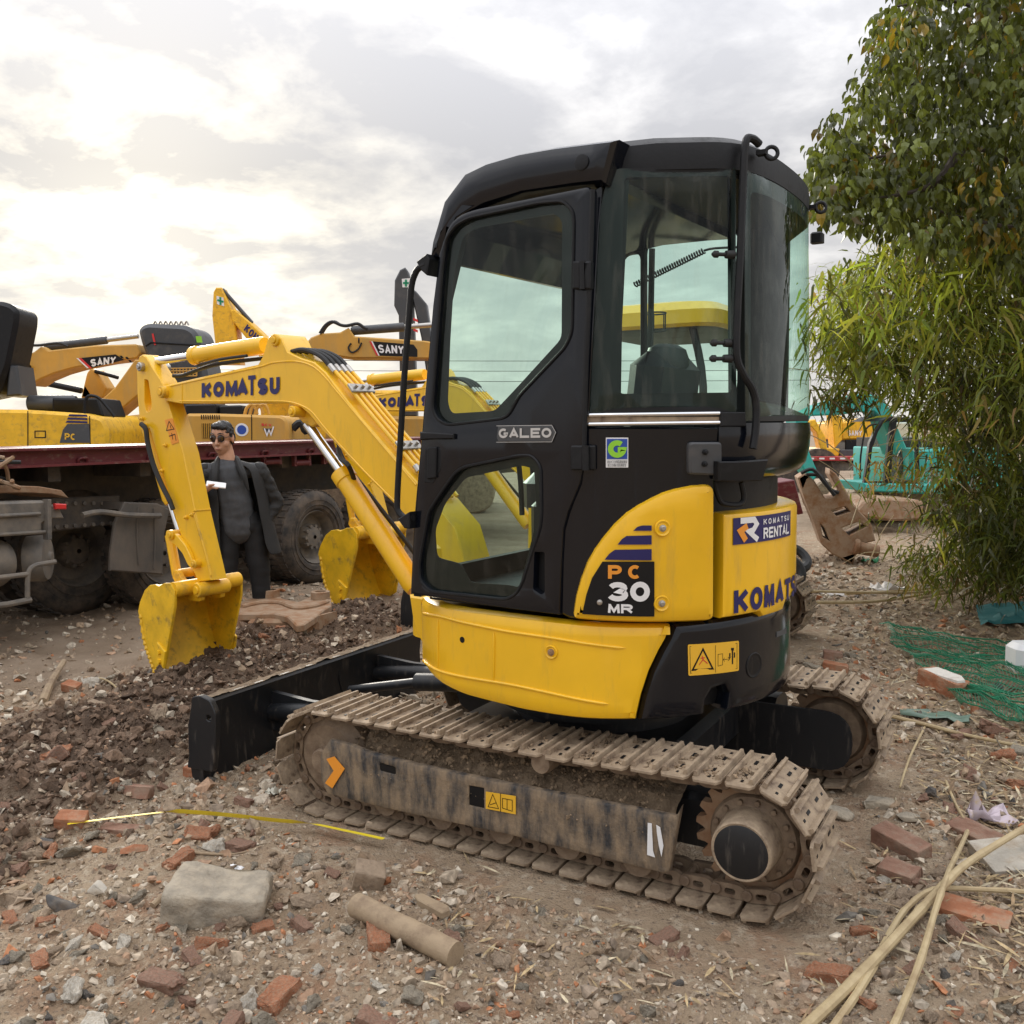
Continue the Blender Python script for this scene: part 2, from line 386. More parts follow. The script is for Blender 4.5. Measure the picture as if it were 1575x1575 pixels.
Y1 = mat('yellow_paint', YEL, .34, dirt=(.50, .31, .05), amt=.25, scale=6, stretch=(3, 3, .6), coat=.35, var=.05, sharp=.2, bump=.04, bscale=9)
Y2 = mat('yellow_paint_worn', (.80, .45, .015), .42, dirt=(.25, .16, .06), amt=.33, scale=13, var=.1, sharp=.16, bump=.1, bscale=14)
Y3 = mat('ochre_paint_dusty', (.56, .30, .045), .5, dirt=(.42, .28, .1), amt=.36, scale=4, stretch=(2, 2, .5), var=.08, sharp=.2)
YB = mat('bucket_paint_soiled', (.77, .46, .012), .45, dirt=(.13, .085, .045), amt=.32, scale=15, var=.14, sharp=.14, bump=.15, bscale=25)
BK = mat('black_gloss_paint', (.0042, .0054, .0092), .14, spec=.32, dirt=(.014, .017, .024), amt=.2, scale=5, stretch=(7, 7, .4), coat=.25, sharp=.25, rdirt=.42, bump=.035, bscale=7)
BM = mat('black_matt_plastic', (.007, .0075, .009), .5, spec=.3, dirt=(.030, .029, .028), amt=.27, scale=16, sharp=.2, bump=.08, bscale=50)
BS = mat('black_steel_scuffed', (.009, .010, .012), .42, dirt=(.12, .1, .08), amt=.3, scale=8, stretch=(4, 4, .7), sharp=.14, bump=.08, bscale=20)
BR = mat('black_rubber', (.013, .013, .013), .65)
CH = mat('chrome', (.75, .76, .77), .12, 1); ST = mat('bare_steel', (.42, .4, .37), .35, .9, dirt=(.2, .14, .09), amt=.3, scale=20)
TRK = mat('track_steel_muddy', (.225, .165, .112), .6, .1, dirt=(.38, .29, .195), amt=.52, scale=17, sharp=.14, bump=.5, bscale=55, second=((.11, .07, .045), 26, .4))
LNK = mat('track_link_steel', (.15, .10, .065), .55, .15, dirt=(.26, .19, .125), amt=.5, scale=19, sharp=.16, bump=.4, bscale=50)
FRM = mat('track_frame_mud', (.030, .031, .034), .5, dirt=(.25, .182, .115), amt=.52, scale=6.5, stretch=(3.2, 3.2, 1.0), sharp=.13, bump=.5, bscale=40)
MUDM = mat('caked_mud', MUD, .95, dirt=(.12, .082, .05), amt=.42, scale=22, bump=1.6, bscale=48)
RST = mat('rusty_steel', (.23, .115, .055), .75, .1, dirt=(.33, .24, .155), amt=.46, scale=9, sharp=.16, bump=.3, bscale=40)
RSTP = mat('rusty_cast_steel', (.33, .23, .15), .7, .05, dirt=(.25, .12, .05), amt=.45, scale=10, bump=.3, bscale=45)
NAVY = mat('navy_decal', (.014, .012, .10), .4); WHT = mat('white_decal', (.78, .78, .78), .4); ORG = mat('orange_decal', (.80, .30, .03), .4)
BLKD = mat('black_decal', (.006, .006, .007), .45, spec=.3); YELD = mat('yellow_decal', (.78, .44, .03), .4); RED = mat('red_decal', (.6, .03, .03), .4); GRN = mat('green_decal', (.01, .26, .13), .4)
LIME = mat('lime_decal', (.28, .62, .04), .4); BLUE = mat('blue_decal', (.02, .07, .36), .4); SILV = mat('silver_badge', (.62, .62, .62), .3, .8)
GLS = glass('tinted_glass', (.80, .93, .87), 1.4, .016); GLR = glass('streaked_rear_glass', (.77, .93, .86), 1.33, .032)
GREY = mat('grey_plastic', (.06, .062, .066), .55, dirt=(.12, .11, .1), amt=.3, scale=9)
SEAT = mat('seat_vinyl', (.022, .024, .027), .5, bump=.1, bscale=30)
# ------------------------------------------------------------------ main machine: walls of the upper structure
PHI = [R(a) for a in np.arange(190, 506, 3.0)]
def r_body(a):
    y = math.sin(a); f = .685/abs(y) if y < -.05 else 9
    k = .02; return -k*math.log(math.exp(-.725/k)+math.exp(-min(f, 2)/k))
def r_poly(poly):
    def g(a):
        d = (math.cos(a), math.sin(a)); best = 9
        for i in range(len(poly)):
            (x0, y0), (x1, y1) = poly[i-1], poly[i]; ex, ey = x1-x0, y1-y0; D = d[0]*ey-d[1]*ex
            if abs(D) < 1e-9: continue
            t = (x0*ey-y0*ex)/D; w = (x0*d[1]-y0*d[0])/D
            if t > 0 and -1e-6 <= w <= 1+1e-6: best = min(best, t)
        return best
    return g
CABB = rnd([(-.40, -.683), (.345, -.683), (.73, -.445), (.768, -.2), (.762, .12), (.715, .42), (-.40, .42)], [.02, .1, .12, .3, .3, .16, .05], 6)
CABT = rnd([(-.30, -.675), (.365, -.645), (.722, -.425), (.755, -.2), (.748, .12), (.70, .41), (-.30, .41)], [.02, .1, .12, .3, .3, .16, .05], 6)
r_cb, r_ct = r_poly(CABB), r_poly(CABT)
curve = lambda f, k=1: [L2W(f(a)*math.cos(a)*k, f(a)*math.sin(a)*k) for a in PHI]
W1 = Wall(curve(r_body), curve(r_body), .5, 1.5)
W2 = Wall(curve(r_cb), curve(r_ct), 1.47, 2.30)
W3 = Wall(curve(r_body), curve(r_cb), .83, 1.47)
PD = Plane(L2W(0, -.685), (math.cos(UA), math.sin(UA)))
px = lambda S, pts, o=0: [S.uv(u, v, o) for u, v in pts]

ROOT = thing('mini_excavator', 'yellow and black mini excavator with an enclosed black cab, the large one in front', 'excavator')
def part(mb, name, m, parent=ROOT, **k): return mb.build(name, m, parent, **k)

# --- crawler tracks
ZI, ZS, XI, XS, RO = .205, .220, -.838, .802, .195      # wheel centres and the radius of the chain
def loop_pts(n):
    P = []
    L1 = XS-XI; arcl = PI*RO; tot = 2*L1+2*arcl
    for i in range(n):
        s = tot*i/n+.02
        if s < L1:
            k = s/L1; sag = -.014*math.sin(PI*k); P.append((XI+s, ZI+RO+sag+(ZS-ZI)*k, 0))
        elif s < L1+arcl: a = PI/2-(s-L1)/RO; P.append((XS+RO*math.cos(a), ZS+RO*math.sin(a), a-PI/2))
        elif s < 2*L1+arcl: k = (s-L1-arcl)/L1; P.append((XS-k*L1, ZS-RO+(ZI-ZS)*k, PI))
        else: a = -PI/2-(s-2*L1-arcl)/RO; P.append((XI+RO*math.cos(a), ZI+RO*math.sin(a), a-PI/2))
    return P
def shoe_mesh():
    mb = MB(); w = .15
    pl = [(-.044, -w+.02), (-.034, -w), (.034, -w), (.044, -w+.02), (.044, w-.02), (.034, w), (-.034, w), (-.044, w-.02)]
    mb.prism(pl, lambda a, b, o: (a, b, o), 0, .009, .002)
    for x, h in ((-.034, .016), (.034, .017)):
        mb.loft([[(x-.008, y, .008), (x+.008, y, .008), (x+.0045, y, .008+h), (x-.0045, y, .008+h)] for y in (-w+.022, -w+.034, w-.034, w-.022)])
    return mb
sm = shoe_mesh()
def slot(mb, x, y, l, w):
    mb.box((x, y, .0098), (l, w, .0016))
SHOE = sm.mesh('track_shoe', TRK, 30)
hm = MB()
for y in (-.055, .055): slot(hm, 0, y, .010, .03); slot(hm, .004, y*2.05, .008, .014)
def link_mesh():
    mb = MB()
    for y in (-.048, .048):
        o = rnd([(-.055, -.004), (.04, -.004), (.056, -.02), (.05, -.045), (-.03, -.05), (-.058, -.035)], .014, 3)
        h = rnd([(-.022, -.014), (.012, -.014), (.012, -.033), (-.022, -.033)], .009, 3)
        mb.prism(o, lambda a, b, q: (a, q, b), y-.011, y+.011, .002, holes=[h])
        mb.cyl((.038, y-.02, -.026), (.038, y+.02, -.026), .017, n=12, bev=.003)
    mb.cyl((.038, -.06, -.026), (.038, .06, -.026), .012, n=10)
    return mb
LINK = link_mesh().mesh('track_link', LNK, 30)
SLOT = hm.mesh('bolt_slot', BLKD, 0)
PTS = loop_pts(45)
def track(yc, near):
    sgn = -1 if near else 1
    fr = MB(); yo, yi = yc-.135, yc+.135
    yv = yo if near else yi
    sec = [(yo+.0, .085), (yo-.004, .16), (yo-.002, .262), (yo+.02, .30), (yo+.075, .335), (yi-.075, .335), (yi-.02, .30), (yi, .26), (yi, .085)]
    xs = [-.80, -.785, -.3, .1, .53, .555]
    rings = []
    for i, x in enumerate(xs):
        k = .93 if i == 0 else (.98 if i == 5 else 1); rings.append([(x+(.03 if z > .2 and i in (4, 5) else 0), yc+(y-yc)*k, .2+(z-.2)*k) for y, z in sec])
    if near:
        # side plate with its openings, then the sloping shoulder behind it
        S = Plane((0, yo), (1, 0)); out = px(S, [(507, 1138), (540, 1146), (563, 1156), (640, 1176), (740, 1197), (850, 1219), (960, 1240), (1040, 1256), (1048, 1240), (1030, 1341), (1020, 1343), (900, 1313), (779, 1283), (660, 1258), (588, 1242), (504, 1221), (494, 1200), (493, 1160)])
        h1 = rnd(px(S, [(722, 1208), (745, 1212), (745, 1243), (722, 1238)]), .003); h2 = rnd(px(S, [(585, 1173), (609, 1180), (609, 1191), (585, 1185)]), .006)
        fr.prism(out, lambda a, z, o: (a+S.A[0], yo-o, z), -.02, .004, .008, holes=[h1, h2], grid=.06, seg=2)
        fr.loft([[(x, yc+.10+(y-yc)*.2, .2+(z-.2)*.95) for y, z in sec] for x in (-.7, .5)])
        bk_ = MB(); bk_.prism(inset(h1, .001), lambda a, z, o: (a+S.A[0], yo-o, z), -.004, .0006); bk2 = MB(); bk2.prism(inset(h2, .001), lambda a, z, o: (a+S.A[0], yo-o, z), -.004, .0006)  # black plates fill the openings, painting the shade inside them
        sh = MB()                                                                      # caked mud on the shoulder
        X = np.linspace(-.76, .56, 120); A = np.linspace(0, 1, 14); V = []
        for x in X:
            for a in A:
                y = yo+.0+a*.19; z = .20+.135*math.sin(a*1.5)+ (0 if a else -.03)
                q = mnoise.fractal(Vector((x*9, a*2.2, 3)), .9, 2.1, 5)*.022+mnoise.noise(Vector((x*45, a*9, 1)))*.006
                e = min(1, (x+.76)*9, (.56-x)*9); V.append((x, y+.012-q*.9*(1 if a > .02 else .3), z-.03*(1-e)+q))
        n = len(A); sh.add(V, [(i*n+j, i*n+j+1, (i+1)*n+j+1, (i+1)*n+j) for i in range(len(X)-1) for j in range(n-1)])
    else:
        fr.loft(rings)
        st = rnd([(XI-.12, .09), (XS+.10, .09), (XS+.10, .33), (XI-.12, .33)], .12, 6)
        fr.prism(st, lambda a, b, o: (a, o, b), yc-.15, yc-.13, .006)
    F = part(fr, 'track_frame', FRM if near else BS)
    mb_ = MB(); mb_.box((.585, yc-sgn*.095, .205), (.22, .10, .17), bev=.02); part(mb_, 'gap_shade_block', BS, F)  # black block added to darken the gap between frame and sprocket
    if near: part(bk_, 'hole_shade_plate', BLKD, F); part(bk2, 'hole_shade_plate', BLKD, F)
    if near: part(sh, 'caked_mud', MUDM, F, kind='stuff')
    for i, (x, z, a) in enumerate(PTS):
        for me, nm in ((SHOE, 'track_shoe'), (LINK, 'track_link'), (SLOT, 'bolt_slot')):
            o = link(nm, me, F, loc=(x, yc, z), rot=(0, -a + (0), 0))
            if nm != 'track_link' : o.scale = (1, 1+.0*i, 1)
            if nm == 'bolt_slot': o['kind'] = 'stuff'
            if nm == 'track_shoe': o.rotation_euler.x = rng.uniform(-.012, .012); o.location.z += rng.uniform(-.002, .002)
    yq = yc+sgn*.0
    iw = MB(); iw.lathe((XI, yc-.07, ZI), (0, 1, 0), [(0, .06), (0, .128), (.012, .14), (.03, .168), (.11, .168), (.128, .14), (.14, .128), (.14, .06)], 36); iw.cyl((XI, yc-.12, ZI), (XI, yc+.12, ZI), .05, n=20, bev=.006)
    part(iw, 'idler_wheel', LNK, F)
    sp = MB(); ring = []; T = 21
    for k in range(T*6):
        a = 2*PI*k/(T*6); f = (k % 6)/6; r = .186+ (.0 if f < .34 else -.030*math.sin((f-.33)/.67*PI)); ring.append((XS+r*math.cos(a), ZS+r*math.sin(a)))
    hole = [(XS+.125*math.cos(2*PI*k/30), ZS+.125*math.sin(2*PI*k/30)) for k in range(30)]
    sp.prism(ring, lambda a, b, o: (a, o, b), yc-.02, yc+.02, .003, holes=[hole])
    S_ = part(sp, 'drive_sprocket', RST, F)
    dd = MB(); y0 = yc+sgn*.02
    dd.lathe((XS, yc-sgn*.06, ZS), (0, sgn, 0), [(0, .12), (.05, .138), (.085, .138), (.10, .13), (.108, .105), (.112, .10)], 40)
    part(dd, 'drive_disc', LNK, F)
    for k in range(14):
        a = 2*PI*k/14+.1; b = MB(); c = Vector((XS+.118*math.cos(a), yc+sgn*.045, ZS+.118*math.sin(a))); b.cyl(c-Vector((0, .012, 0)), c+Vector((0, .012, 0)), .0085, n=6); part(b, 'bolt', LNK, F)
    hub = MB(); hub.lathe((XS-.005, yc+sgn*.04, ZS+.004), (0, sgn, 0), [(0, .1), (.02, .098), (.10, .092), (.112, .090), (.116, .086), (.114, .080)], 40)
    part(hub, 'final_drive_hub', TRK, F)
    cp = MB(); cp.lathe((XS-.005, yc+sgn*.15, ZS+.004), (0, sgn, 0), [(0, .081), (.004, .081), (.006, .077)], 40); part(cp, 'hub_cap', BS, F)
    for x in (-.55, -.3, -.05, .2, .45):
        r_ = MB(); r_.lathe((x, yc-.1, .095), (0, 1, 0), [(0, .03), (0, .05), (.03, .05), (.035, .062), (.05, .062), (.055, .045), (.145, .045), (.15, .062), (.165, .062), (.17, .05), (.2, .05), (.2, .03)], 20); part(r_, 'track_roller', LNK, F)
    cx, cz_ = (Plane((0, yc-.12), (1, 0)).uv(833, 1173) if near else (.05, .32))
    cr = MB(); cr.lathe((cx, yc-.13, cz_), (0, 1, 0), [(0, .02), (0, .034), (.02, .04), (.2, .04), (.26, .034), (.26, .02)], 20); part(cr, 'carrier_roller', LNK, F)
    return F
TN = track(-.625, True); TF = track(.53, False)
# marks on the near frame
SF = Plane((0, -.76-.006), (1, 0))
d = MB(); decal(d, SF, [(515, 1163), (531, 1182), (512, 1212), (501, 1204), (514, 1185), (503, 1167)], .004); part(d, 'orange_arrow_mark', ORG, TN)
d = MB(); decal(d, SF, [(748, 1217), (794, 1224), (794, 1252), (748, 1243)], .004); D1 = part(d, 'warning_label', YELD, TN)
d = MB(); lines(d, SF, [[(752, 1240), (759, 1221), (768, 1243), (752, 1240)], [(755, 1237), (764, 1234)], [(774, 1242), (774, 1227), (789, 1230), (789, 1247), (774, 1242)], [(781, 1229), (781, 1244)], [(771, 1219), (771, 1248)]], .0022, .0052); part(d, 'warning_symbol', BLKD, TN)
d = MB(); decal(d, SF, [(997, 1265), (1003, 1266), (1005, 1308), (1008, 1318), (996, 1314)], .004); decal(d, SF, [(1010, 1268), (1016, 1272), (1021, 1300), (1018, 1317), (1014, 1300), (1011, 1280)], .004); part(d, 'torn_paper_label', WHT, TN)

# --- car body between the tracks, blade
cb = MB(); cb.box((0, 0, .27), (.9, .98, .16), bev=.03); cb.cyl((0, 0, .33), (0, 0, .5), .36, n=40); cb.lathe((0, 0, .40), (0, 0, 1), [(0, .30), (0, .42), (.05, .42), (.06, .38), (.1, .38)], 48)
part(cb, 'car_body', BS)
bl = MB(); prof = [(-1.46, .345), (-1.475, .36), (-1.515, .358), (-1.545, .25), (-1.55, .14), (-1.535, .03), (-1.49, .0), (-1.465, .015), (-1.47, .12), (-1.475, .24)]
bl.loft([[(x-(.0), y, z) for x, z in prof] for y in (-.76, 0, .8)])
for yy in (-.3, .1, .5): bl.tube([(-1.47, yy, .34), (-1.473, yy+.02, .22), (-1.468, yy+.05, .12)], .004)
B_ = part(bl, 'dozer_blade', BS)
ep = MB(); PE = Plane((-1.55, -.762), (1, 0))
ep.prism(rnd(px(PE, [(296, 1072), (308, 1069), (324, 1077), (333, 1097), (333, 1137), (329, 1187), (289, 1180), (296, 1139), (295, 1096)]), .012, 3), PE.pt, -.02, .006, .003, holes=[rnd(px(PE, [(319, 1098), (326, 1101), (326, 1110), (319, 1107)]), .008, 3)])
part(ep, 'end_plate', BS, B_)
dt = MB(); X = np.linspace(-.75, .78, 160); V = []
for y in X:
    for a, x in enumerate((-1.518, -1.505, -1.485, -1.468)): V.append((x, y, .3585-.0*a+max(0, mnoise.fractal(Vector((y*14, a*.5, 0)), .9, 2.2, 4))*.016+.001))
dt.add(V, [(i*4+j, i*4+j+1, i*4+5+j, i*4+4+j) for i in range(159) for j in range(3)]); part(dt, 'dust_layer', MUDM, B_, kind='stuff')
for yy, y1 in ((-.34, -.30), (.42, .34)):
    ar = MB(); ar.tube([(-1.48, yy, .20), (-1.2, yy, .235), (-.75, y1, .25), (-.4, y1, .27)], .045, 12, 4); ar.prism([(-1.47, .30), (-1.25, .285), (-.9, .29), (-.9, .2), (-1.47, .12)], lambda a, b, o: (a, o, b), yy-.014, yy+.014)
    part(ar, 'blade_arm', BS)
bc = MB(); bc.cyl((-1.35, .05, .22), (-.9, .05, .32), .022); bc.cyl((-.95, .05, .31), (-.5, .05, .36), .042, n=18); part(bc, 'blade_cylinder', BS)

# --- lower body: yellow skirt, black counterweight
deck = MB(); ring = lambda f, z, k=1: [(*L2W(f(a)*math.cos(a)*k, f(a)*math.sin(a)*k), z) for a in np.linspace(0, 2*PI, 96, endpoint=False)]
deck.loft([ring(r_body, .52, .6), ring(r_body, .52, .91), ring(r_body, .55, .92), ring(r_body, .80, .92), ring(r_body, .822, .91)])
part(deck, 'main_frame', BM)
cut = [(1037, 962), (1028, 984), (1017, 1003), (1002, 1034), (990, 1070), (983, 1100), (981, 1112)]
c_s = [W1.uv(u, v) for u, v in cut]; zt, zb = .834, .508
s0 = W1.uv(652, 980)[0]-.07
sk = MB(); out = [(s0, zt), (W1.uv(860, 950)[0], zt)]+[(a, min(max(z, zb), zt)) for a, z in c_s]+[(W1.uv(800, 1090)[0], zb), (W1.uv(715, 1074)[0], zb+.012), (s0, zb+.06)]
out = rnd(out, [.02]*2+[.01]+[.0]*(len(cut)-2)+[.006]+[.02]*3, 3)
sk.prism(out, W1.pt, -.05, .0, .03, grid=.05, gz=.11, seg=2)
SKT = part(sk, 'yellow_skirt', Y1)
gr = MB()
for pl in ([(650, 943), (676, 948), (716, 958), (780, 971), (860, 983), (963, 997)], [(650, 1014), (690, 1036), (730, 1044), (790, 1054), (860, 1069), (936, 1083)], [(674, 952), (674, 1028)], [(760, 972), (759, 1047)]):
    P = [W1.uv(*q) for q in pl]; P = [tuple(p) for p in smooth_path([Vector((a, z, 0)) for a, z in P], 6)]
    gr.tube([W1.pt(a, z, .0005) for a, z, _ in P], [.001]+[.0055]*(len(P)-2)+[.001], 8)
part(gr, 'pressed_rib', Y1, SKT)
hb = MB(); a, z = W1.uv(711, 984); hb.prism([(a+.011*math.cos(t), z+.011*math.sin(t)) for t in np.linspace(0, 2*PI, 16, endpoint=False)], W1.pt, -.01, .0012); part(hb, 'hole', BLKD, SKT)  # flat black disc painting the dark inside of a hole
def bolt(S, u, v, r, m, par, o=.0, dish=None):
    a, z = S.uv(u, v); c = Vector(S.pt(a, z, o)); n = (Vector(S.pt(a, z, o+.1))-c).normalized()
    if dish:
        q = MB(); q.lathe(c, n, [(0, dish), (.004, dish*.93), (.0045, dish*.85), (-.0, dish*.6), (.001, dish*.55)], 24); part(q, 'bolt_recess', dish_m, par)
    b = MB(); b.lathe(c, n, [(-.004, r*1.5), (.004, r*1.5), (.005, r), (.011, r), (.012, r*.8)], 12); part(b, 'bolt', m, par)
dish_m = Y1
bolt(W1, 848, 1003, .008, RST, SKT, .001, .024)
fp = MB(); PF = Plane(L2W(-.66, -.30), (math.cos(UA), math.sin(UA)))
fp.prism(px(PF, [(628, 915), (690, 925), (690, 1000), (650, 992), (640, 976), (633, 950)]), PF.pt, -.3, 0, .01); part(fp, 'front_bracket', Y1)
cw = MB(); sE = W1.S[-1]; zc = .84
n0 = [W1.uv(1085, 1104)[0], W1.uv(1122, 1098)[0]]
out = [(a+.006, min(max(z, zb), zc)) for a, z in c_s]+[(n0[0], zb), (n0[0]+.004, zb+.05), (n0[0]+.03, zb+.083), (n0[1]-.02, zb+.09), (n0[1], zb+.06), (n0[1]-.01, zb+.0), (sE-.05, zb), (sE-.05, zc)]
cw.prism(out, W1.pt, -.08, .002, .022, grid=.05, gz=.11, seg=2)
CW = part(cw, 'counterweight', BK)
d = MB(); decal(d, W1, [(1057, 991), (1135, 985), (1135, 1031), (1058, 1039)], .0045, .006, grid=.03); LB = part(d, 'warning_label', YELD, CW)
d = MB(); lines(d, W1, [[(1064, 1030), (1080, 998), (1095, 1028), (1064, 1030)]], .006, .0052); lines(d, W1, [[(1099, 992), (1099, 1034)], [(1060, 994), (1132, 989), (1132, 1028), (1061, 1035), (1060, 994)], [(1103, 1006), (1110, 1005), (1110, 1022), (1103, 1024), (1103, 1006)], [(1111, 1014), (1120, 1013)], [(1113, 1011), (1111, 1014), (1113, 1017)], [(1118, 1010), (1121, 1013), (1118, 1016)]], .0016, .0052)
lines(d, W1, [[(1125, 1000), (1125, 1021)], [(1121, 1004), (1121, 1012)], [(1128, 1003), (1128, 1011)]], .006, .0052); decal(d, W1, [(1123, 996), (1127, 996), (1127, 1000), (1123, 1000)], .0055); part(d, 'warning_symbol', BLKD, CW)
d = MB(); lines(d, W1, [[(1074, 1022), (1080, 1014), (1079, 1008)], [(1080, 1014), (1087, 1020)], [(1076, 1012), (1083, 1011)]], .003, .0054); part(d, 'warning_figure', RED, CW)
pk = MB(); a, z = W1.uv(1159, 1023); c = Vector(W1.pt(a, z, .002)); n = (Vector(W1.pt(a, z, .1))-c).normalized(); pk.lathe(c, n, [(0, .045), (.002, .042), (.0, .034), (-.02, .03)], 28); part(pk, 'lashing_recess', BLKD, CW)
d = MB(); decal(d, W1, [(1193, 972), (1208, 966), (1208, 974), (1193, 980)], .004); part(d, 'grey_sticker', GREY, CW)

# --- engine covers
ec = MB(); ecp = [(877, 953), (883, 916), (891, 889), (901, 865), (913, 844), (926, 827), (944, 806), (964, 788), (983, 776), (1002, 766), (1021, 757), (1040, 751), (1066, 746), (1101, 743), (1101, 956)]
ec.prism(rnd(px(W3, ecp, .02), [.025]+[.0]*12+[.03, .03], 4), W3.pt, -.06, .022, .026, grid=.05, gz=.1, seg=2)
EC = part(ec, 'engine_cover', Y1)
d = MB(); decal(d, W3, [(898, 942), (904, 912), (912, 887), (927, 862), (1003, 862), (1003, 946)], .0265, grid=.04); part(d, 'model_plate', BLKD, EC)
d = MB()
for q in ([(930, 859), (937, 850), (945, 844), (999, 843), (999, 860)], [(949, 836), (955, 828), (962, 823), (999, 822), (999, 836)], [(972, 815), (978, 809), (985, 807), (999, 807), (999, 815)]): decal(d, W3, q, .0265, grid=.04)
part(d, 'stripe', NAVY, EC)
oo = .029
d = MB(); words(d, 'PC', W3, [(935, 867), (984, 867), (984, 888), (935, 888)], oo, .27, .45); part(d, 'model_lettering', ORG, EC)
d = MB(); words(d, '30', W3, [(935, 893), (996, 892), (996, 923), (935, 922)], oo, .28, .1); words(d, 'MR', W3, [(935, 926), (971, 927), (971, 941), (935, 940)], oo, .25, .1); part(d, 'model_lettering', WHT, EC)
for u, v in ((1015, 811), (1014, 926)): bolt(W3, u, v, .0075, ST, EC, .0245, .027)
bolt(W3, 923, 924, .006, ST, EC, .026)
rp = MB(); a0, z0 = W1.uv(1112, 870, .02); z1 = W1.uv(1112, 790, .02)[1]; zq = W1.uv(1113, 952, .02)[1]; aE = sE-.10
an0 = W1.uv(1170, 948, .02)[0]
rp.prism([(a0, zq), (a0, z1), (aE, z1), (aE, zq+.01), (an0+.2, zq+.01), (an0+.17, zq-.02), (an0+.02, zq-.02), (an0, zq)], W1.pt, -.06, .02, .018, grid=.05, gz=.1, seg=2)
RP = part(rp, 'rear_engine_hood', Y1)
d = MB(); a1, zz0 = W1.uv(1127, 797, .02); zz1 = W1.uv(1128, 838, .02)[1]; Wd = .36
decal(d, W1, [(a1, zz1), (a1+Wd, zz1), (a1+Wd, zz0), (a1, zz0)], .0235, px=False, grid=.04); part(d, 'rental_plate', NAVY, RP)
hh = zz0-zz1
d = MB(); words(d, 'RENTAL', W1, [(a1+.145, zz0-hh*.48), (a1+.335, zz0-hh*.48), (a1+.335, zz1+hh*.1), (a1+.145, zz1+hh*.1)], .025, .26, .12, px=False)
words(d, 'KOMATSU', W1, [(a1+.145, zz0-hh*.14), (a1+.335, zz0-hh*.14), (a1+.335, zz0-hh*.36), (a1+.145, zz0-hh*.36)], .025, .2, .5, px=False)
for pl in ([(a1+.03, zz0-hh*.12), (a1+.095, zz0-hh*.12), (a1+.108, zz0-hh*.3), (a1+.09, zz0-hh*.52), (a1+.07, zz0-hh*.55), (a1+.115, zz1+hh*.1)],): lines(d, W1, [pl], .02, .025, px=False)
part(d, 'rental_lettering', WHT, RP)
d = MB(); lines(d, W1, [[(a1+.062, zz0-hh*.33), (a1+.03, zz0-hh*.5), (a1+.055, zz1+hh*.12)]], .022, .0252, px=False); part(d, 'emblem', ORG, RP)
b0, bz = W1.uv(1128, 944, .02); bz1 = W1.uv(1128, 908, .02)[1]
d = MB(); words(d, 'KOMATSU', W1, [(b0, bz1), (b0+.52, bz1), (b0+.52, bz), (b0, bz)], .0225, .30, .14, px=False); part(d, 'maker_lettering', NAVY, RP)
dring = lambda z, k: [(*L2W(r_body(a % (2*PI))*math.cos(a)*k, r_body(a % (2*PI))*math.sin(a)*k), z) for a in np.linspace(R(-62), R(62), 50)]
ib = MB(); ib.loft([dring(z, .93) for z in (.80, 1.30)]); part(ib, 'engine_bay', BM)

# --- cab: lower body panel, bowl at the rear
bp = MB(); bpp = [(899, 656), (895, 722), (892, 743), (881, 770), (874, 788), (867, 814), (864, 865), (862, 944), (876, 951), (1098, 951), (1100, 735), (1108, 700), (1108, 656)]
bp.prism(px(W3, bpp), W3.pt, -.05, .001, .008, grid=.05, gz=.1); CAB = part(bp, 'cab_side_panel', BK)
bw = MB(); sa = W2.uv(1105, 640)[0]; pr0 = [(1.475, 1.0, .0), (1.44, 1.0, .004), (1.38, 1.0, .0), (1.33, 1.0, -.012), (1.30, 1.0, -.035), (1.285, 1, -.07), (1.28, 1, -.2)]
S_ = np.linspace(sa, W2.S[-1]-.15, 60); V = [W2.pt(a, 1.47, o)[:2]+(z,) for z, k, o in pr0 for a in S_]
bw.add(V, [(i*60+j, i*60+j+1, i*60+61+j, i*60+60+j) for i in range(len(pr0)-1) for j in range(59)]); part(bw, 'rear_bowl', BK)
for v0, v1 in ((636, 641), (650, 655)):
    q = MB(); za = W2.uv(900, v0)[1]; zb_ = W2.uv(900, v1)[1]; A_ = np.linspace(W2.uv(897, 645)[0], W2.uv(1106, 645)[0], 30)
    q.tube([W2.pt(a, (za+zb_)/2, .004) for a in A_], .0065, 8); part(q, 'chrome_strip', CH)
q = MB(); decal(q, W2, [(899, 641), (1106, 641), (1106, 650), (899, 650)], .001, grid=.04); part(q, 'strip_channel', TRK)
q = MB(); q.prism(px(W2, [(1106, 634), (1142, 634), (1144, 656), (1106, 656)]), W2.pt, 0, .014, .003); part(q, 'strip_end_cap', BM)
q = MB(); q.prism(rnd(px(W3, [(1055, 680), (1105, 680), (1105, 731), (1055, 729)]), .012), W3.pt, 0, .022, .006); RL = part(q, 'latch_pad', GREY)
for u, v in ((1078, 695), (1077, 713)): bolt(W3, u, v, .006, BM, RL, .022)
q = MB(); q.prism(px(W3, [(1091, 709), (1120, 709), (1165, 706), (1158, 739), (1113, 740), (1091, 739)]), W3.pt, .02, .05, .004); part(q, 'hinge_bracket', BM)
q = MB(); q.tube([W1.pt(*W1.uv(u, v, .03), .03) for u, v in ((1098, 741), (1104, 762), (1112, 774), (1136, 776), (1144, 766), (1140, 742))], .009, 8, 4); part(q, 'hood_loop_handle', BM)

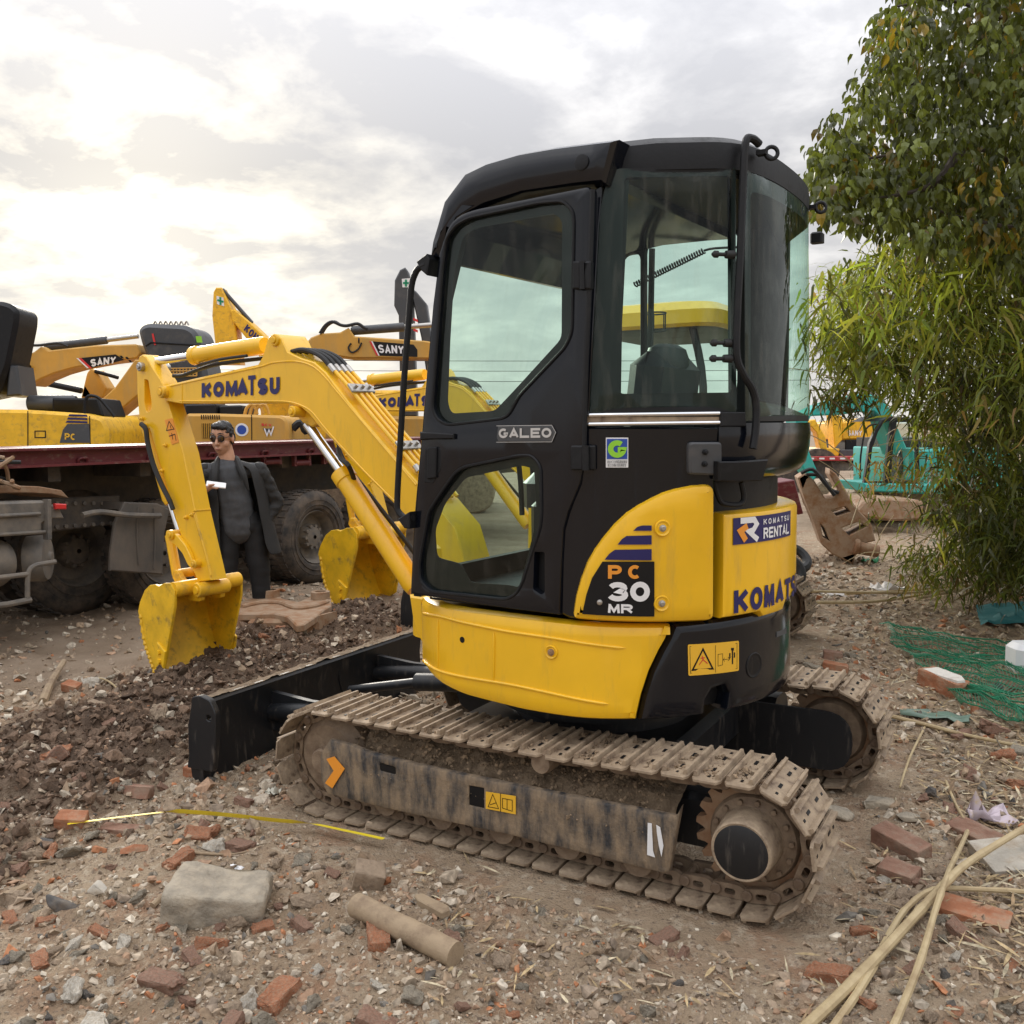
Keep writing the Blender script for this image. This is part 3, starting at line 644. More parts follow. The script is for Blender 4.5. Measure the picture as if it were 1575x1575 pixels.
# --- door
dr_in = [(690, 348), (706, 331), (730, 322), (905, 287), (909, 292), (906, 420), (900, 640), (896, 722), (892, 743), (874, 788), (867, 814), (864, 865), (861, 946), (780, 936), (700, 924), (634, 914), (633, 900), (641, 770), (650, 660), (658, 560), (666, 470), (676, 390)]
up_o = [(688, 368), (702, 348), (722, 337), (829, 314), (866, 311), (880, 325), (882, 342), (879, 510), (869, 533), (798, 608), (783, 636), (773, 642), (689, 652), (674, 644), (667, 628), (672, 560), (682, 420)]
lo_o = [(796, 703), (818, 702), (831, 718), (832, 788), (830, 811), (803, 895), (793, 913), (778, 920), (663, 908), (648, 893), (647, 865), (661, 788), (684, 753), (702, 728), (714, 720)]
pk_o = [(823, 849), (838, 850), (838, 911), (833, 914), (821, 906)]
DO, UO, LO, PO = (px(PD, q) for q in (dr_in, up_o, lo_o, pk_o))
UO, LO = rnd(UO, .02, 3), rnd(LO, .02, 3)
dm = MB(); dm.prism(rnd(DO, [.03, .03, .03, .012, .01]+[.0]*17, 3), PD.pt, -.04, .004, .008, holes=[UO, LO, rnd(PO, .006)], seg=2, grid=.12)
DOOR = part(dm, 'door', BK)
def window(outer, clear, surf, name, par, o=-.012, m=GLS, grid=0):
    g = MB(); V, T = fill(outer, (), grid); g.add([surf.pt(a, z, o) for a, z in V], T); W_ = part(g, name, m, par)
    if clear:
        f = MB(); f.prism(outer, surf.pt, o-.006, o-.003, 0, holes=[clear], grid=grid); part(f, 'window_border', BLKD, W_)
    return W_
up_c = rnd(px(PD, [(708, 362), (730, 349), (850, 327), (861, 338), (860, 520), (790, 597), (757, 632), (690, 636), (684, 620), (688, 520), (694, 420)]), .02, 3)
lo_c = rnd(px(PD, [(712, 735), (800, 716), (818, 722), (822, 800), (795, 905), (782, 901), (720, 897), (706, 868), (668, 858), (665, 815), (680, 775)]), .02, 3)
window(inset(UO, -.004), up_c, PD, 'door_window', DOOR); window(inset(LO, -.004), lo_c, PD, 'door_window', DOOR)
for lp in (UO, LO):
    s_ = MB(); pp = [PD.pt(a, z, .004) for a, z in inset(lp, -.004)]; s_.tube(pp+[pp[0]], .0055, 6); part(s_, 'window_seal', BM, DOOR)
pb = MB(); V, T = fill(inset(PO, -.004)); pb.add([PD.pt(a, z, -.03) for a, z in V], T); part(pb, 'slot_pocket', BM, DOOR)
q = MB(); q.prism(rnd(px(PD, [(655, 690), (672, 686), (680, 690), (680, 722), (668, 744), (653, 742)]), .008), PD.pt, 0, .006, .003); q.prism(rnd(px(PD, [(661, 688), (675, 687), (674, 735), (660, 737)]), .006), PD.pt, 0, .016, .004); part(q, 'door_handle', BM, DOOR)
q = MB(); q.prism(px(PD, [(650, 664), (702, 667), (702, 675), (660, 676), (650, 677)]), PD.pt, 0, .018, .004); part(q, 'door_latch', BM, DOOR)
for (u0, v0, u1, v1) in ((885, 403, 898, 446), (882, 685, 902, 723)):
    q = MB(); q.prism(rnd(px(PD, [(u0, v0), (u1, v0), (u1, v1), (u0, v1)]), .006), PD.pt, 0, .022, .005); H_ = part(q, 'door_hinge', BM, DOOR)
    q = MB(); a, z = PD.uv(u1+2, v0); z2 = PD.uv(u1+2, v1)[1]; q.cyl(PD.pt(a, z, .014), PD.pt(a, z2, .014), .012, n=12); q.prism(rnd(px(W3 if v0 > 600 else PD, [(u1+3, v0), (u1+15, v0), (u1+15, v1), (u1+3, v1)]), .005), (W3 if v0 > 600 else PD).pt, 0, .022, .005); part(q, 'hinge_leaf', BM)
bd = MB(); bo = rnd(px(PD, [(768, 655), (850, 655), (857, 665), (851, 679), (768, 679), (766, 672)]), .004); bd.prism(bo, PD.pt, .003, .009, .002); BD = part(bd, 'name_badge', GREY, DOOR)
d = MB(); words(d, 'GALEO', PD, [(770, 659), (851, 658), (851, 673), (770, 674)], .0115, .25, .13); lines(d, PD, [[(766, 655), (851, 654), (857, 665), (851, 679.5), (766, 680)]], .0016, .0098); part(d, 'badge_lettering', SILV, DOOR)
# green sticker
d = MB(); decal(d, W3, [(932, 673), (966, 673), (966, 719), (932, 719)], .004); G_ = part(d, 'emission_sticker', WHT, CAB)
d = MB(); decal(d, W3, [(933.5, 675), (964.5, 675), (964.5, 706), (933.5, 706)], .0052); part(d, 'sticker_field', BLUE, CAB)
d = MB(); words(d, 'G', W3, [(935, 677), (963, 677), (963, 704), (935, 704)], .0062, .3); part(d, 'sticker_letter', LIME, CAB)
try:
    tcv = bpy.data.curves.new('t', 'FONT'); tcv.body = '排出ガス対策型建設機械\n 国土交通省 超低騒音型'; to = bpy.data.objects.new('t', tcv); COL.objects.link(to); bpy.context.view_layer.update()
    tm = bpy.data.meshes.new_from_object(to.evaluated_get(bpy.context.evaluated_depsgraph_get())); bpy.data.objects.remove(to)
    if len(tm.vertices):
        xs = [v.co.x for v in tm.vertices]; ys = [v.co.y for v in tm.vertices]; q0, q1 = W3.uv(934, 708), W3.uv(964, 717.5)
        d = MB(); d.add([W3.pt(q0[0]+(v.co.x-min(xs))/(max(xs)-min(xs))*(q1[0]-q0[0]), q1[1]+(v.co.y-min(ys))/(max(ys)-min(ys))*(q0[1]-q1[1]), .0056) for v in tm.vertices], [tuple(p.vertices) for p in tm.polygons]); part(d, 'sticker_text', BLKD, CAB, sharp=0)
except Exception as e: print('sticker text', e)

# --- cab frame: front edge, roof, right wall, pillars
fpil = MB(); fpil.prism(px(PD, [(690, 330), (704, 316), (722, 318), (700, 332), (680, 372), (668, 460), (656, 570), (646, 690), (636, 800), (631, 914), (636, 916), (641, 800), (650, 660), (664, 490), (676, 380)][:9]+[(631, 914), (640, 914), (648, 740), (662, 560), (674, 440), (684, 380)]), PD.pt, -.05, .0, .004); part(fpil, 'front_pillar', BK)
fs = px(PD, [(664, 400), (668, 372), (676, 345), (686, 310), (703, 287), (719, 266), (752, 250), (803, 235), (854, 226), (917, 218), (951, 214)], -.03)
bs = px(PD, [(926, 281), (880, 286), (800, 298), (742, 316), (716, 330), (700, 350), (688, 372), (676, 400)], 0)
rf = MB(); rp_ = fs+bs; rf.prism(rp_, PD.pt, -1.08, .002, .04, grid=0, seg=2)
ROOFP = part(rf, 'cab_roof', BK, sharp=40)
a, z = PD.uv(896, 250); q = MB(); c = Vector(PD.pt(a, z, .003)); n = Vector(PD.pt(a, z, 1))-c; q.lathe(c, n, [(-.01, .024), (.004, .024), (.005, .021), (.0045, .0)], 24, False); part(q, 'roof_plug', BM, ROOFP)
rr = MB(); PH = [L2W(r_ct(a)*math.cos(a), r_ct(a)*math.sin(a)) for a in np.linspace(R(312), R(505), 60)]
i0 = L2W(.34, .41); 
def rring(k, z, dz=0): return [(p[0]*k+(1-k)*.1, p[1]*k-(1-k)*.1, z) for p in PH]+[(*L2W(.36, .40*k), z), (*L2W(.36, -.60*k), z)]
rr.loft([rring(.97, 2.252), rring(1.0, 2.255), rring(1.004, 2.30), rring(.995, 2.335), rring(.94, 2.36), rring(.7, 2.375)]); part(rr, 'rear_roof', BM); rl = MB(); rl.prism([p[:2] for p in rring(.955, 0)], lambda a, b, o: (a, b, o), 2.238, 2.249); part(rl, 'rear_headliner', BR)
hd = MB(); hp = [L2W(x, y) for x, y in ((-.16, -.62), (.36, -.60), (.36, .39), (-.16, .39))]
ho = [L2W(x, y) for x, y in ((-.40, -.28), (-.14, -.28), (-.14, .28), (-.40, .28))]
hd.prism(hp, lambda a, b, o: (a, b, o), 2.235, 2.25); part(hd, 'headliner', BR)
rw = MB(); PR = Plane(L2W(0, .405), (math.cos(UA), math.sin(UA)))
ro_ = rnd([(-.36, .86), (.35, .86), (.40, 1.42), (.61, 1.48), (.61, 2.24), (-.14, 2.26), (-.20, 2.05), (-.31, 1.4)], .03); rh1 = rnd([(-.26, 1.60), (-.02, 1.60), (-.02, 2.2), (-.10, 2.2), (-.18, 2.0)], .03); rh2 = rnd([(.0, 1.60), (.41, 1.60), (.41, 2.235), (.0, 2.235)], .04); rh3 = rnd([(-.30, 1.0), (.1, 1.0), (.1, 1.45), (-.27, 1.45)], .04)
rw.prism(ro_, PR.pt, -.015, .015, .004, holes=[rh1, rh2, rh3]); RW = part(rw, 'right_cab_wall', BM)
for lp in (rh1, rh2, rh3): window(inset(lp, -.01), None, PR, 'side_window', RW, 0)
fw_ = MB()
FE = sorted((z, a) for a, z in px(PD, [(634, 912), (642, 770), (652, 660), (666, 490), (676, 410), (688, 362), (700, 340)], -.03))
def fpt(a, z, o): # leaning windscreen frame
    p = L2W(float(np.interp(z, [q[0] for q in FE], [q[1] for q in FE]))+.03-o*.9, a); return (p[0], p[1], z)
fo = [(-.665, .86), (.40, .86), (.40, 1.4), (.40, 1.9), (.40, 2.24), (-.665, 2.24), (-.665, 1.9), (-.665, 1.4)]
fh = [(-.62, .95), (.365, .95), (.365, 1.4), (.365, 1.9), (.365, 2.17), (-.62, 2.17), (-.62, 1.9), (-.62, 1.4)]
fw_.prism(fo, fpt, -.02, .02, .004, holes=[fh]); FWf = part(fw_, 'windscreen_frame', BM)
g = MB(); V, T = fill(fh); g.add([fpt(a, z, 0) for a, z in V], T); part(g, 'windscreen', GLS, FWf)
# quarter and rear glass
ql = [W2.uv(*c)[0] for c in ((906, 620), (918, 350), (938, 300), (1133, 480), (957, 450), (1126, 480))]; qzb = W2.uv(1000, 635)[1]; qzc = W2.uv(1000, 605)[1]
qo = rnd([(ql[1], 2.10), (ql[2], 2.262), (ql[3], 2.262), (ql[3], qzb), (ql[0], qzb)], [.03, .03, .01, .01, .01]); qc = rnd([(ql[4]+.01, 2.235), (ql[5], 2.235), (ql[5], qzc), (ql[4]-.01, qzc)], .015)
qf = MB(); qf.prism(qo, W2.pt, -.03, -.004, 0, holes=[inset(qo, .012)], grid=.06); QF = part(qf, 'quarter_window_frame', BK)
window(qo, qc, W2, 'quarter_window', QF, .0, GLR, .05)
pl_ = MB(); pl_.prism(px(W2, [(912, 294), (927, 285), (921, 350), (913, 500), (906, 636), (898, 645), (900, 560), (906, 420)]), W2.pt, -.04, .003, .003, grid=.1); part(pl_, 'rear_door_pillar', BK)
pd_ = MB(); pd_.prism(px(W2, [(924, 300), (940, 275), (968, 275), (962, 400), (957, 500), (955, 630), (906, 630), (914, 450)]), W2.pt, -.05, -.01, .0, grid=.1); part(pd_, 'inner_pillar', BM)
tp_ = MB(); tp_.tube([PD.pt(*PD.uv(u, v), .006) for u, v in ((913, 292), (909, 420), (903, 560), (900, 690))], .008, 8); part(tp_, 'hinge_rod', BM)
sq0 = W2.uv(1146, 450)[0]; sq1 = float(np.interp(R(398), PHI, W2.S))
rg = [(sq0, 1.48), (sq1, 1.48), (sq1, 2.27), (sq0, 2.27)]; rc = rnd([(sq0+.03, 1.545), (sq1-.02, 1.545), (sq1-.02, 2.15), (sq0+.03, 2.2)], .03)
window(rg, rc, W2, 'rear_window', QF, .0, GLR, .05)
hbm = MB(); hbm.tube([W2.pt(*W2.uv(u, v, .03), .03) for u, v in ((1168, 222), (1156, 213), (1146, 222), (1142, 300), (1138, 400), (1134, 480), (1133, 545), (1143, 575), (1157, 598), (1163, 625), (1162, 660), (1158, 690))], .0125, 10, 5); part(hbm, 'rear_grab_rail', BM)
for u, v in ((1107, 390), (1104, 527), (1103, 551)):
    q = MB(); a, z = W2.uv(u, v, .03); c = Vector(W2.pt(a, z, .0)); n = (Vector(W2.pt(a, z, .1))-c).normalized(); t = (Vector(W2.pt(a+.05, z, .03))-Vector(W2.pt(a, z, .03)))
    q.lathe(Vector(W2.pt(a-.02, z, .02)), t, [(0, .004), (.008, .011), (.02, .011), (.021, .006), (.045, .006), (.046, .012), (.06, .013), (.075, .013), (.076, .008)], 12); part(q, 'window_stop', BR, QF)
for c in ((.755, -.33, 2.31), (.72, .33, 2.27)):
    q = MB(); c = Vector((*L2W(c[0]+.03, c[1]), c[2])); t = Vector(_rt); k = Vector(_up)
    q.tube([c+(t*math.cos(w)+k*math.sin(w))*.019 for w in np.linspace(0, 2*PI, 20)], .0065, 8); q.box(c-t*.03, (.03, .03, .014)); part(q, 'lifting_eye', BM)
q = MB(); q.box((*L2W(.725, .38), 2.17), (.045, .045, .04), bev=.006); part(q, 'lamp_bracket', BM)
# front grab rail
q = MB(); q.tube([PD.pt(*PD.uv(u, v, .02), .02) for u, v in ((655, 407), (645, 412), (639, 420), (633, 440), (629, 489), (622, 578), (615, 692), (611, 770), (613, 787), (622, 796), (636, 797))], .0115, 10, 4); GRB = part(q, 'front_grab_rail', BM)
q = MB(); q.prism(px(PD, [(648, 404), (664, 392), (668, 400), (664, 425), (655, 417)]), PD.pt, -.03, .03, .004); part(q, 'rail_bracket', BM, GRB); q = MB(); q.prism(px(PD, [(622, 797), (640, 786), (640, 812), (632, 811)]), PD.pt, -.01, .04, .004); part(q, 'rail_bracket', BM, GRB)
# interior
ins = MB(); ins.box((*L2W(-.08, -.13), .86), (.60, .98, .03), Matrix.Rotation(UA, 3, 'Z')); part(ins, 'cab_floor', BM)
st_ = MB(); ctr = L2W(.16, -.14)
def sbox(c, size, rot): st_.box((*L2W(c[0], c[1]), c[2]), size, Matrix.Rotation(UA, 3, 'Z') @ Matrix.Rotation(rot, 3, 'Y'), bev=.05)
sbox((.05, -.12, 1.24), (.46, .44, .14), .0); sbox((.31, -.12, 1.47), (.13, .42, .52), .12)
SE = part(st_, 'operator_seat', SEAT)
hr = MB(); hr.loft([[(*L2W(.34+.06*math.cos(t)*k, -.12+.14*math.sin(t)*k), z) for t in np.linspace(0, 2*PI, 20, endpoint=False)] for z, k in ((1.62, .8), (1.66, .98), (1.71, 1), (1.745, .85), (1.76, .5))]); part(hr, 'headrest', SEAT, SE)
sb = MB(); sb.box((*L2W(.22, .2), 1.12), (.5, .2, .5), Matrix.Rotation(UA, 3, 'Z'), bev=.03); sb.box((*L2W(.2, -.52), 1.06), (.34, .14, .34), Matrix.Rotation(UA, 3, 'Z'), bev=.03); part(sb, 'control_console', BM)
for x, y in ((-.1, -.42), (-.1, .2), (-.25, -.1), (-.25, -.02)):
    q = MB(); b0_, b1_ = L2W(x, y), L2W(x-.05, y); q.tube([(*b0_, .9 if x < -.2 else 1.15), (*L2W(x-.01, y), 1.32), (*b1_, 1.5)], .01, 8, 4); q.lathe((*b1_, 1.46), (-.1, 0, 1), [(0, .012), (.02, .02), (.07, .022), (.09, .012)], 12); part(q, 'control_lever', BR)
q = MB(); c0, c1 = Vector(PR.pt(*PR.uv(960, 434), -.1)), Vector(PR.pt(*PR.uv(1068, 380), -.1)); ax = (c1-c0).normalized(); e1 = ax.orthogonal().normalized(); e2 = ax.cross(e1)
q.tube([c0.lerp(c1, i/420)+(e1*math.cos(i*.43)+e2*math.sin(i*.43))*.011 for i in range(421)], .0038, 5); q.tube([c1, c1+ax*.05-Vector((0, 0, .012)), Vector(PR.pt(*PR.uv(1130, 374), -.1))], .005, 6, 3); part(q, 'coiled_cable', BR)
q = MB(); c = Vector(PR.pt(*PR.uv(988, 478), -.12))
for dz in (0, -.075): q.tube([c+Vector((.05*math.cos(w), .05*math.sin(w), dz)) for w in np.linspace(0, 2*PI, 24)], .0035, 6)
for w in range(0, 6): q.tube([c+Vector((.05*math.cos(w), .05*math.sin(w), 0)), c+Vector((.05*math.cos(w), .05*math.sin(w), -.075))], .003, 6)
part(q, 'cup_holder', BR)
q = MB(); q.cyl(PR.pt(*PR.uv(991, 600), -.05), PR.pt(*PR.uv(995, 380), -.05), .014, n=8); part(q, 'window_divider', BM)
# ------------------------------------------------------------------ boom, arm, bucket of the main machine
PB = Plane((-.85, -.02), (-.992, .125)); BW = .17; AW = .112
def T(u, v, o=-.07): return Vector(PB.pt(*PB.uv(u, v, o), o))
def ppx(pts, o=0): return [PB.uv(u, v, o) for u, v in pts]
bm_ = MB()
bo = [(300, 582), (396, 561), (404, 547), (411, 522), (417, 514), (426, 514), (433, 521), (442, 541), (463, 551), (483, 557), (501, 573), (516, 593), (554, 641), (615, 712), (640, 740), (700, 812), (720, 880), (690, 900), (638, 808), (612, 781), (541, 710), (516, 682), (493, 659), (475, 637), (463, 627), (442, 621), (399, 620), (277, 621), (256, 617), (247, 606), (249, 594)]
bm_.prism(ppx(bo), PB.pt, -BW, 0, .005)
BOOM = part(bm_, 'boom', Y1)
rib = MB()
for pl in ([(262, 594), (300, 585.5), (396, 565), (420, 558), (455, 556), (480, 563), (498, 578), (514, 597), (560, 652), (612, 713), (640, 746)], [(277, 617), (399, 617), (442, 618), (464, 624), (480, 634), (497, 655), (519, 680), (560, 724), (612, 776)], [(280, 590), (280, 620)]):
    P = [tuple(p) for p in smooth_path([Vector((*q, 0)) for q in ppx(pl)], 4)]; rib.tube([PB.pt(a, z, 0) for a, z, _ in P], .0045, 6)
part(rib, 'weld_seam', Y1, BOOM)
d = MB(); kq = [(311, 589), (434, 579), (434, 606), (311, 612)]
tl, tr, br, bl_ = [Vector((*p, 0)) for p in ppx(kq)]
for i, ch in enumerate('KOMATSU'):
    xs = [0, .155, .315, .47, .62, .715, .86, 1.0]; x0, x1 = xs[i], xs[i+1]-.022
    if ch == 'M': x1 = xs[i+1]+.0
    if ch == 'A': x0 -= .01
    if ch == 'T': x0 -= .02
    up = .22 if ch == 'T' else 0
    q = [(tl.lerp(tr, x0)+(tl-bl_)*up), (tl.lerp(tr, x1)+(tl-bl_)*up), br.lerp(bl_, 1-x1), br.lerp(bl_, 1-x0)]
    words(d, ch, PB, [(p.x, p.y) for p in q], .004, .34 if ch not in 'MA' else .31, .2, px=False)
part(d, 'maker_lettering', NAVY, BOOM)
# pipes along the back of the boom
for k, o in enumerate((-.03, -.065, -.105, -.14)):
    q = MB(); pth = [(497, 567), (516, 588), (535, 611), (560, 642), (590, 678), (620, 714), (644, 742), (668, 772)]
    q.tube([Vector(PB.pt(*PB.uv(u, v, 0), o))+Vector((.012, 0, .016)) for u, v in pth], .0095, 8, 3); part(q, 'hydraulic_pipe', Y1, BOOM)
    q = MB(); a_ = [Vector(PB.pt(*PB.uv(u, v, 0), o))+Vector((.012, 0, .016)) for u, v in ((497, 567), (505, 577))]; q.cyl(a_[0], a_[1], .014, n=8); a_ = [Vector(PB.pt(*PB.uv(u, v, 0), o))+Vector((.012, 0, .016)) for u, v in ((628, 722), (634, 731))]; q.cyl(a_[0], a_[1], .014, n=8); part(q, 'pipe_fitting', ST, BOOM)
    q = MB(); q.tube([Vector(PB.pt(*PB.uv(u, v, 0), o))+Vector((.01, 0, .014)) for u, v in ((498, 568), (488, 556), (474, 547), (456, 542), (440, 545), (425, 550))], .012, 8, 4); part(q, 'hydraulic_hose', BR, BOOM)
for u, v in ((531, 606), (604, 695)):
    q = MB(); c = Vector(PB.pt(*PB.uv(u, v, 0), -.085))+Vector((.02, 0, .028)); q.box(c, (.05, .17, .012), Matrix.Rotation(R(52), 3, 'Y'), bev=.004)
    for o in (-.05, .0, .05): q.cyl(c+Vector((0, o, 0)), c+Vector((.015, o, .014)), .008, n=6)
    part(q, 'pipe_clamp', ST, BOOM)
def bossed(pts, o0, o1, m, name, par, r=.004): q = MB(); q.prism(pts, PB.pt, o0, o1, r); return part(q, name, m, par)
def pin(u, v, o0, o1, r, name='pivot_pin', par=None, m=None):
    q = MB(); a, z = PB.uv(u, v, o1); q.cyl(PB.pt(a, z, o0), PB.pt(a, z, o1), r, n=20, bev=.004); q.cyl(PB.pt(a, z, o0-.008), PB.pt(a, z, o1+.008), r*.55, n=14, bev=.003); return part(q, name, m or Y2, par or BOOM)
pin(421, 523, -BW-.01, .012, .03); pin(448, 633, -BW-.03, .03, .028); pin(246, 603, -BW-.03, .035, .034)
q = MB(); q.prism(ppx([(438, 625), (452, 622), (470, 638), (478, 652), (470, 657), (455, 650), (446, 640)]), PB.pt, -.12, -.04, .006); part(q, 'cylinder_bracket', Y2, BOOM)
# arm cylinder
q = MB(); a0, a1 = T(408, 531), T(297, 547.5); ax = (a1-a0).normalized()
q.lathe(a0, ax, [(0, .02), (.0, .04), (.02, .046), ((a1-a0).length-.05, .046), ((a1-a0).length-.045, .052), ((a1-a0).length-.01, .052), ((a1-a0).length, .03)], 24); AC = part(q, 'arm_cylinder', Y1)
q = MB(); q.cyl(a1, T(228, 558), .0215, n=20); part(q, 'piston_rod', CH, AC)
q = MB(); q.tube([a0+Vector((-.1, -.03, -.05)), a0+Vector((-.3, -.03, -.06)), a1+Vector((.06, -.02, -.055))], .008, 8, 3); q.tube([a0+Vector((-.02, .04, -.06)), a0+Vector((-.35, .03, -.075)), a1+Vector((.0, .03, -.075)), a1+Vector((-.12, .03, -.10)), a1+Vector((-.2, .03, -.1))], .011, 8, 3); part(q, 'hydraulic_hose', BR, AC)
# boom cylinder
q = MB(); a0, a1 = T(640, 905), T(524, 724); L = (a1-a0).length
q.lathe(a0, a1-a0, [(0, .02), (0, .046), (.03, .052), (L-.07, .052), (L-.065, .058), (L-.012, .058), (L, .03)], 24); BC = part(q, 'boom_cylinder', Y1)
q = MB(); q.cyl(a1, T(473, 653), .026, n=20); part(q, 'piston_rod', CH, BC)
q = MB(); q.tube([a1+Vector((.03, .07, -.03)), a1+Vector((.12, .07, -.12)), a1+Vector((.35, .06, -.35)), a1+Vector((.6, .05, -.62))], .011, 8, 4); q.tube([T(520, 690), T(524, 705, -.02), T(536, 716, .0), T(545, 738)], .012, 8, 4); part(q, 'hydraulic_hose', BR, BC)
# arm
am = MB(); ao = [(211, 548), (216, 545), (222, 549), (232, 566), (244, 584), (250, 596), (254, 618), (266, 655), (279, 697), (297, 786), (322, 893), (302, 896), (284, 857), (269, 802), (254, 751), (239, 700), (233, 680), (227, 660), (216, 654), (211, 643), (208, 608), (207, 564)]
ah = rnd(ppx([(219, 583), (225, 585), (230, 620), (229, 632), (222, 634), (219, 620)]), .012)
am.prism(ppx(ao), PB.pt, -AW, -.012, .005, holes=[ah]); ARM = part(am, 'arm', Y1)
q = MB(); P = [tuple(p) for p in smooth_path([Vector((*t, 0)) for t in ppx([(295, 789), (302, 812), (313, 850), (322, 886)])], 10)]
q.tube([PB.pt(a, z, -.012) for a, z, _ in P], [.006+.0025*(i % 2) for i in range(len(P))], 6); q.tube([PB.pt(*PB.uv(u, v), -AW*k) for u, v in ((297, 786),) for k in (0, 1)], .005, 6); part(q, 'weld_seam', Y2, ARM)
d = MB(); decal(d, PB, [(251, 646), (263, 643), (273, 680), (262, 684)], -.0085, .004); S1 = part(d, 'warning_label', ORG, ARM)
d = MB(); lines(d, PB, [[(254, 662), (258, 648), (266, 660), (254, 662)], [(258, 671), (267, 668), (269, 678)], [(260, 654), (261, 659)], [(262, 666), (264, 676)]], .005, -.0075); part(d, 'warning_symbol', BLKD, ARM)
q = MB(); q.tube([PB.pt(*PB.uv(u, v), .02) for u, v in ((222, 652), (229, 660), (232, 680), (240, 712), (252, 742), (262, 762), (267, 772))], .014, 8, 4); q.cyl(PB.pt(*PB.uv(266, 769), .02), PB.pt(*PB.uv(271, 783), .02), .013, n=10); part(q, 'hydraulic_hose', BR, ARM)
for u, v in ((216, 644), (221, 654), (252, 685), (247, 724), (293, 792), (284, 796)): pin(u, v, -.02, .004, .011, 'bolt', ARM)
pin(213, 564, -BW-.01, .015, .026, 'pivot_pin', ARM, ST)
# bucket cylinder on the front of the arm (its lower end shows)
q = MB(); a0, a1 = T(232, 640), T(268, 775); a0 += Vector((-.05, 0, 0)); a1 += Vector((-.03, 0, 0)); L = (a1-a0).length; q.lathe(a0, a1-a0, [(0, .02), (0, .04), (L-.03, .04), (L, .03)], 20); K = part(q, 'bucket_cylinder', Y1)
q = MB(); q.cyl(a1, T(276, 818), .02, n=14); part(q, 'piston_rod', CH, K)
# bucket linkage
o1 = .02; lks = []
for oo_ in ((.012, -.01), (-AW-.003, -AW-.025)):
    q = MB(); lk = [(258, 816), (263, 815), (275, 823), (288, 839), (296, 856), (300, 868), (296, 874), (291, 868), (283, 851), (272, 838), (262, 831), (257, 825)]
    q.prism(rnd(ppx(lk), .008), PB.pt, oo_[1], oo_[0], .004); lks.append(part(q, 'bucket_link', Y1))
LK = lks[0]; pin(261, 823, -AW-.035, .025, .027, 'pivot_pin', LK); pin(297, 868, -AW-.035, .025, .024, 'pivot_pin', LK)
q = MB(); q.tube([T(261, 823), T(266, 850), T(272, 884)], .028, 10, 3); LR = part(q, 'tipping_link', Y1); pin(271, 883, -AW+.0, .0, .026, 'pivot_pin', LR)
# bucket
BO0, BO1 = .145, -.305
side = [(262, 897), (268, 909), (268, 934), (261, 973), (254, 1015), (246, 1053), (238, 1040), (228, 1014), (218, 973), (212, 940), (215, 925), (222, 908), (230, 900), (238, 899), (244, 902), (252, 897)]
SP = ppx(side, BO0); bk = MB()
bk.prism(SP, PB.pt, BO0-.016, BO0, .003); BKT = part(bk, 'bucket', YB); bk = MB(); bk.prism(SP, PB.pt, BO1+.016, BO1, .003); part(bk, 'side_plate', YB, BKT)
back = ppx([(261, 902), (252, 900), (244, 904), (238, 901), (230, 902), (222, 910), (215, 926), (213, 940), (219, 973), (229, 1014), (238, 1038), (247, 1054)], BO0)
back = [tuple(p)[:2] for p in smooth_path([Vector((*p, 0)) for p in back], 4)]
shl = MB(); inn = inset(back+[SP[2]], .013)[:len(back)]; N = len(back)
shl.add([PB.pt(a, z, BO0-.002) for a, z in back]+[PB.pt(a, z, BO1+.002) for a, z in back]+[PB.pt(a, z, BO0-.002) for a, z in inn]+[PB.pt(a, z, BO1+.002) for a, z in inn],
        [(i, i+1, N+i+1, N+i) for i in range(N-1)]+[(2*N+i, 3*N+i, 3*N+i+1, 2*N+i+1) for i in range(N-1)]+[(N-1, 2*N-1, 4*N-1, 3*N-1)])
part(shl, 'bucket_shell', YB, BKT)
tb = MB(); a, z = PB.uv(268, 907, BO0); tb.cyl(PB.pt(a+.03, z-.005, BO0-.01), PB.pt(a+.03, z-.005, BO1+.01), .042, n=20); part(tb, 'bucket_tube', Y2, BKT)
for o in (.006, -AW-.016):
    q = MB(); a, z = PB.uv(302, 908, 0)
    ear = [(a-.06, z-.055), (a+.05, z-.06), (a+.12, z-.02), (a+.2, z+.06), (a+.185, z+.10), (a+.15, z+.105), (a+.11, z+.06), (a+.05, z+.03), (a-.02, z+.05), (a-.07, z+.02)]
    q.prism(rnd(ear, .015), PB.pt, o-.014, o+.014, .003); part(q, 'bucket_ear', Y2, BKT)
pin(302, 908, -AW-.05, .04, .04, 'pivot_pin', BKT)
lip = MB(); e0 = back[-1]; e1 = back[-9]; dv = Vector((e0[0]-e1[0], e0[1]-e1[1])).normalized(); nv = Vector((-dv.y, dv.x))
lp = [Vector(e0)-dv*.09+nv*.006, Vector(e0)+dv*.012, Vector(e0)+dv*.012-nv*.016, Vector(e0)-dv*.09-nv*.022]
lip.prism([tuple(p) for p in lp], PB.pt, BO0-.004, BO1+.004, 0); part(lip, 'cutting_lip', YB, BKT)
for i in range(5):
    q = MB(); o = BO0-.03-(BO0-BO1-.06)*i/4
    tp = [Vector(e0)-dv*.06+nv*.022, Vector(e0)+dv*.03+nv*.018, Vector(e0)+dv*.115-nv*.004, Vector(e0)+dv*.03-nv*.028, Vector(e0)-dv*.05-nv*.03]
    q.prism([tuple(p) for p in tp], PB.pt, o-.024, o+.024, .005); part(q, 'bucket_tooth', YB, BKT)
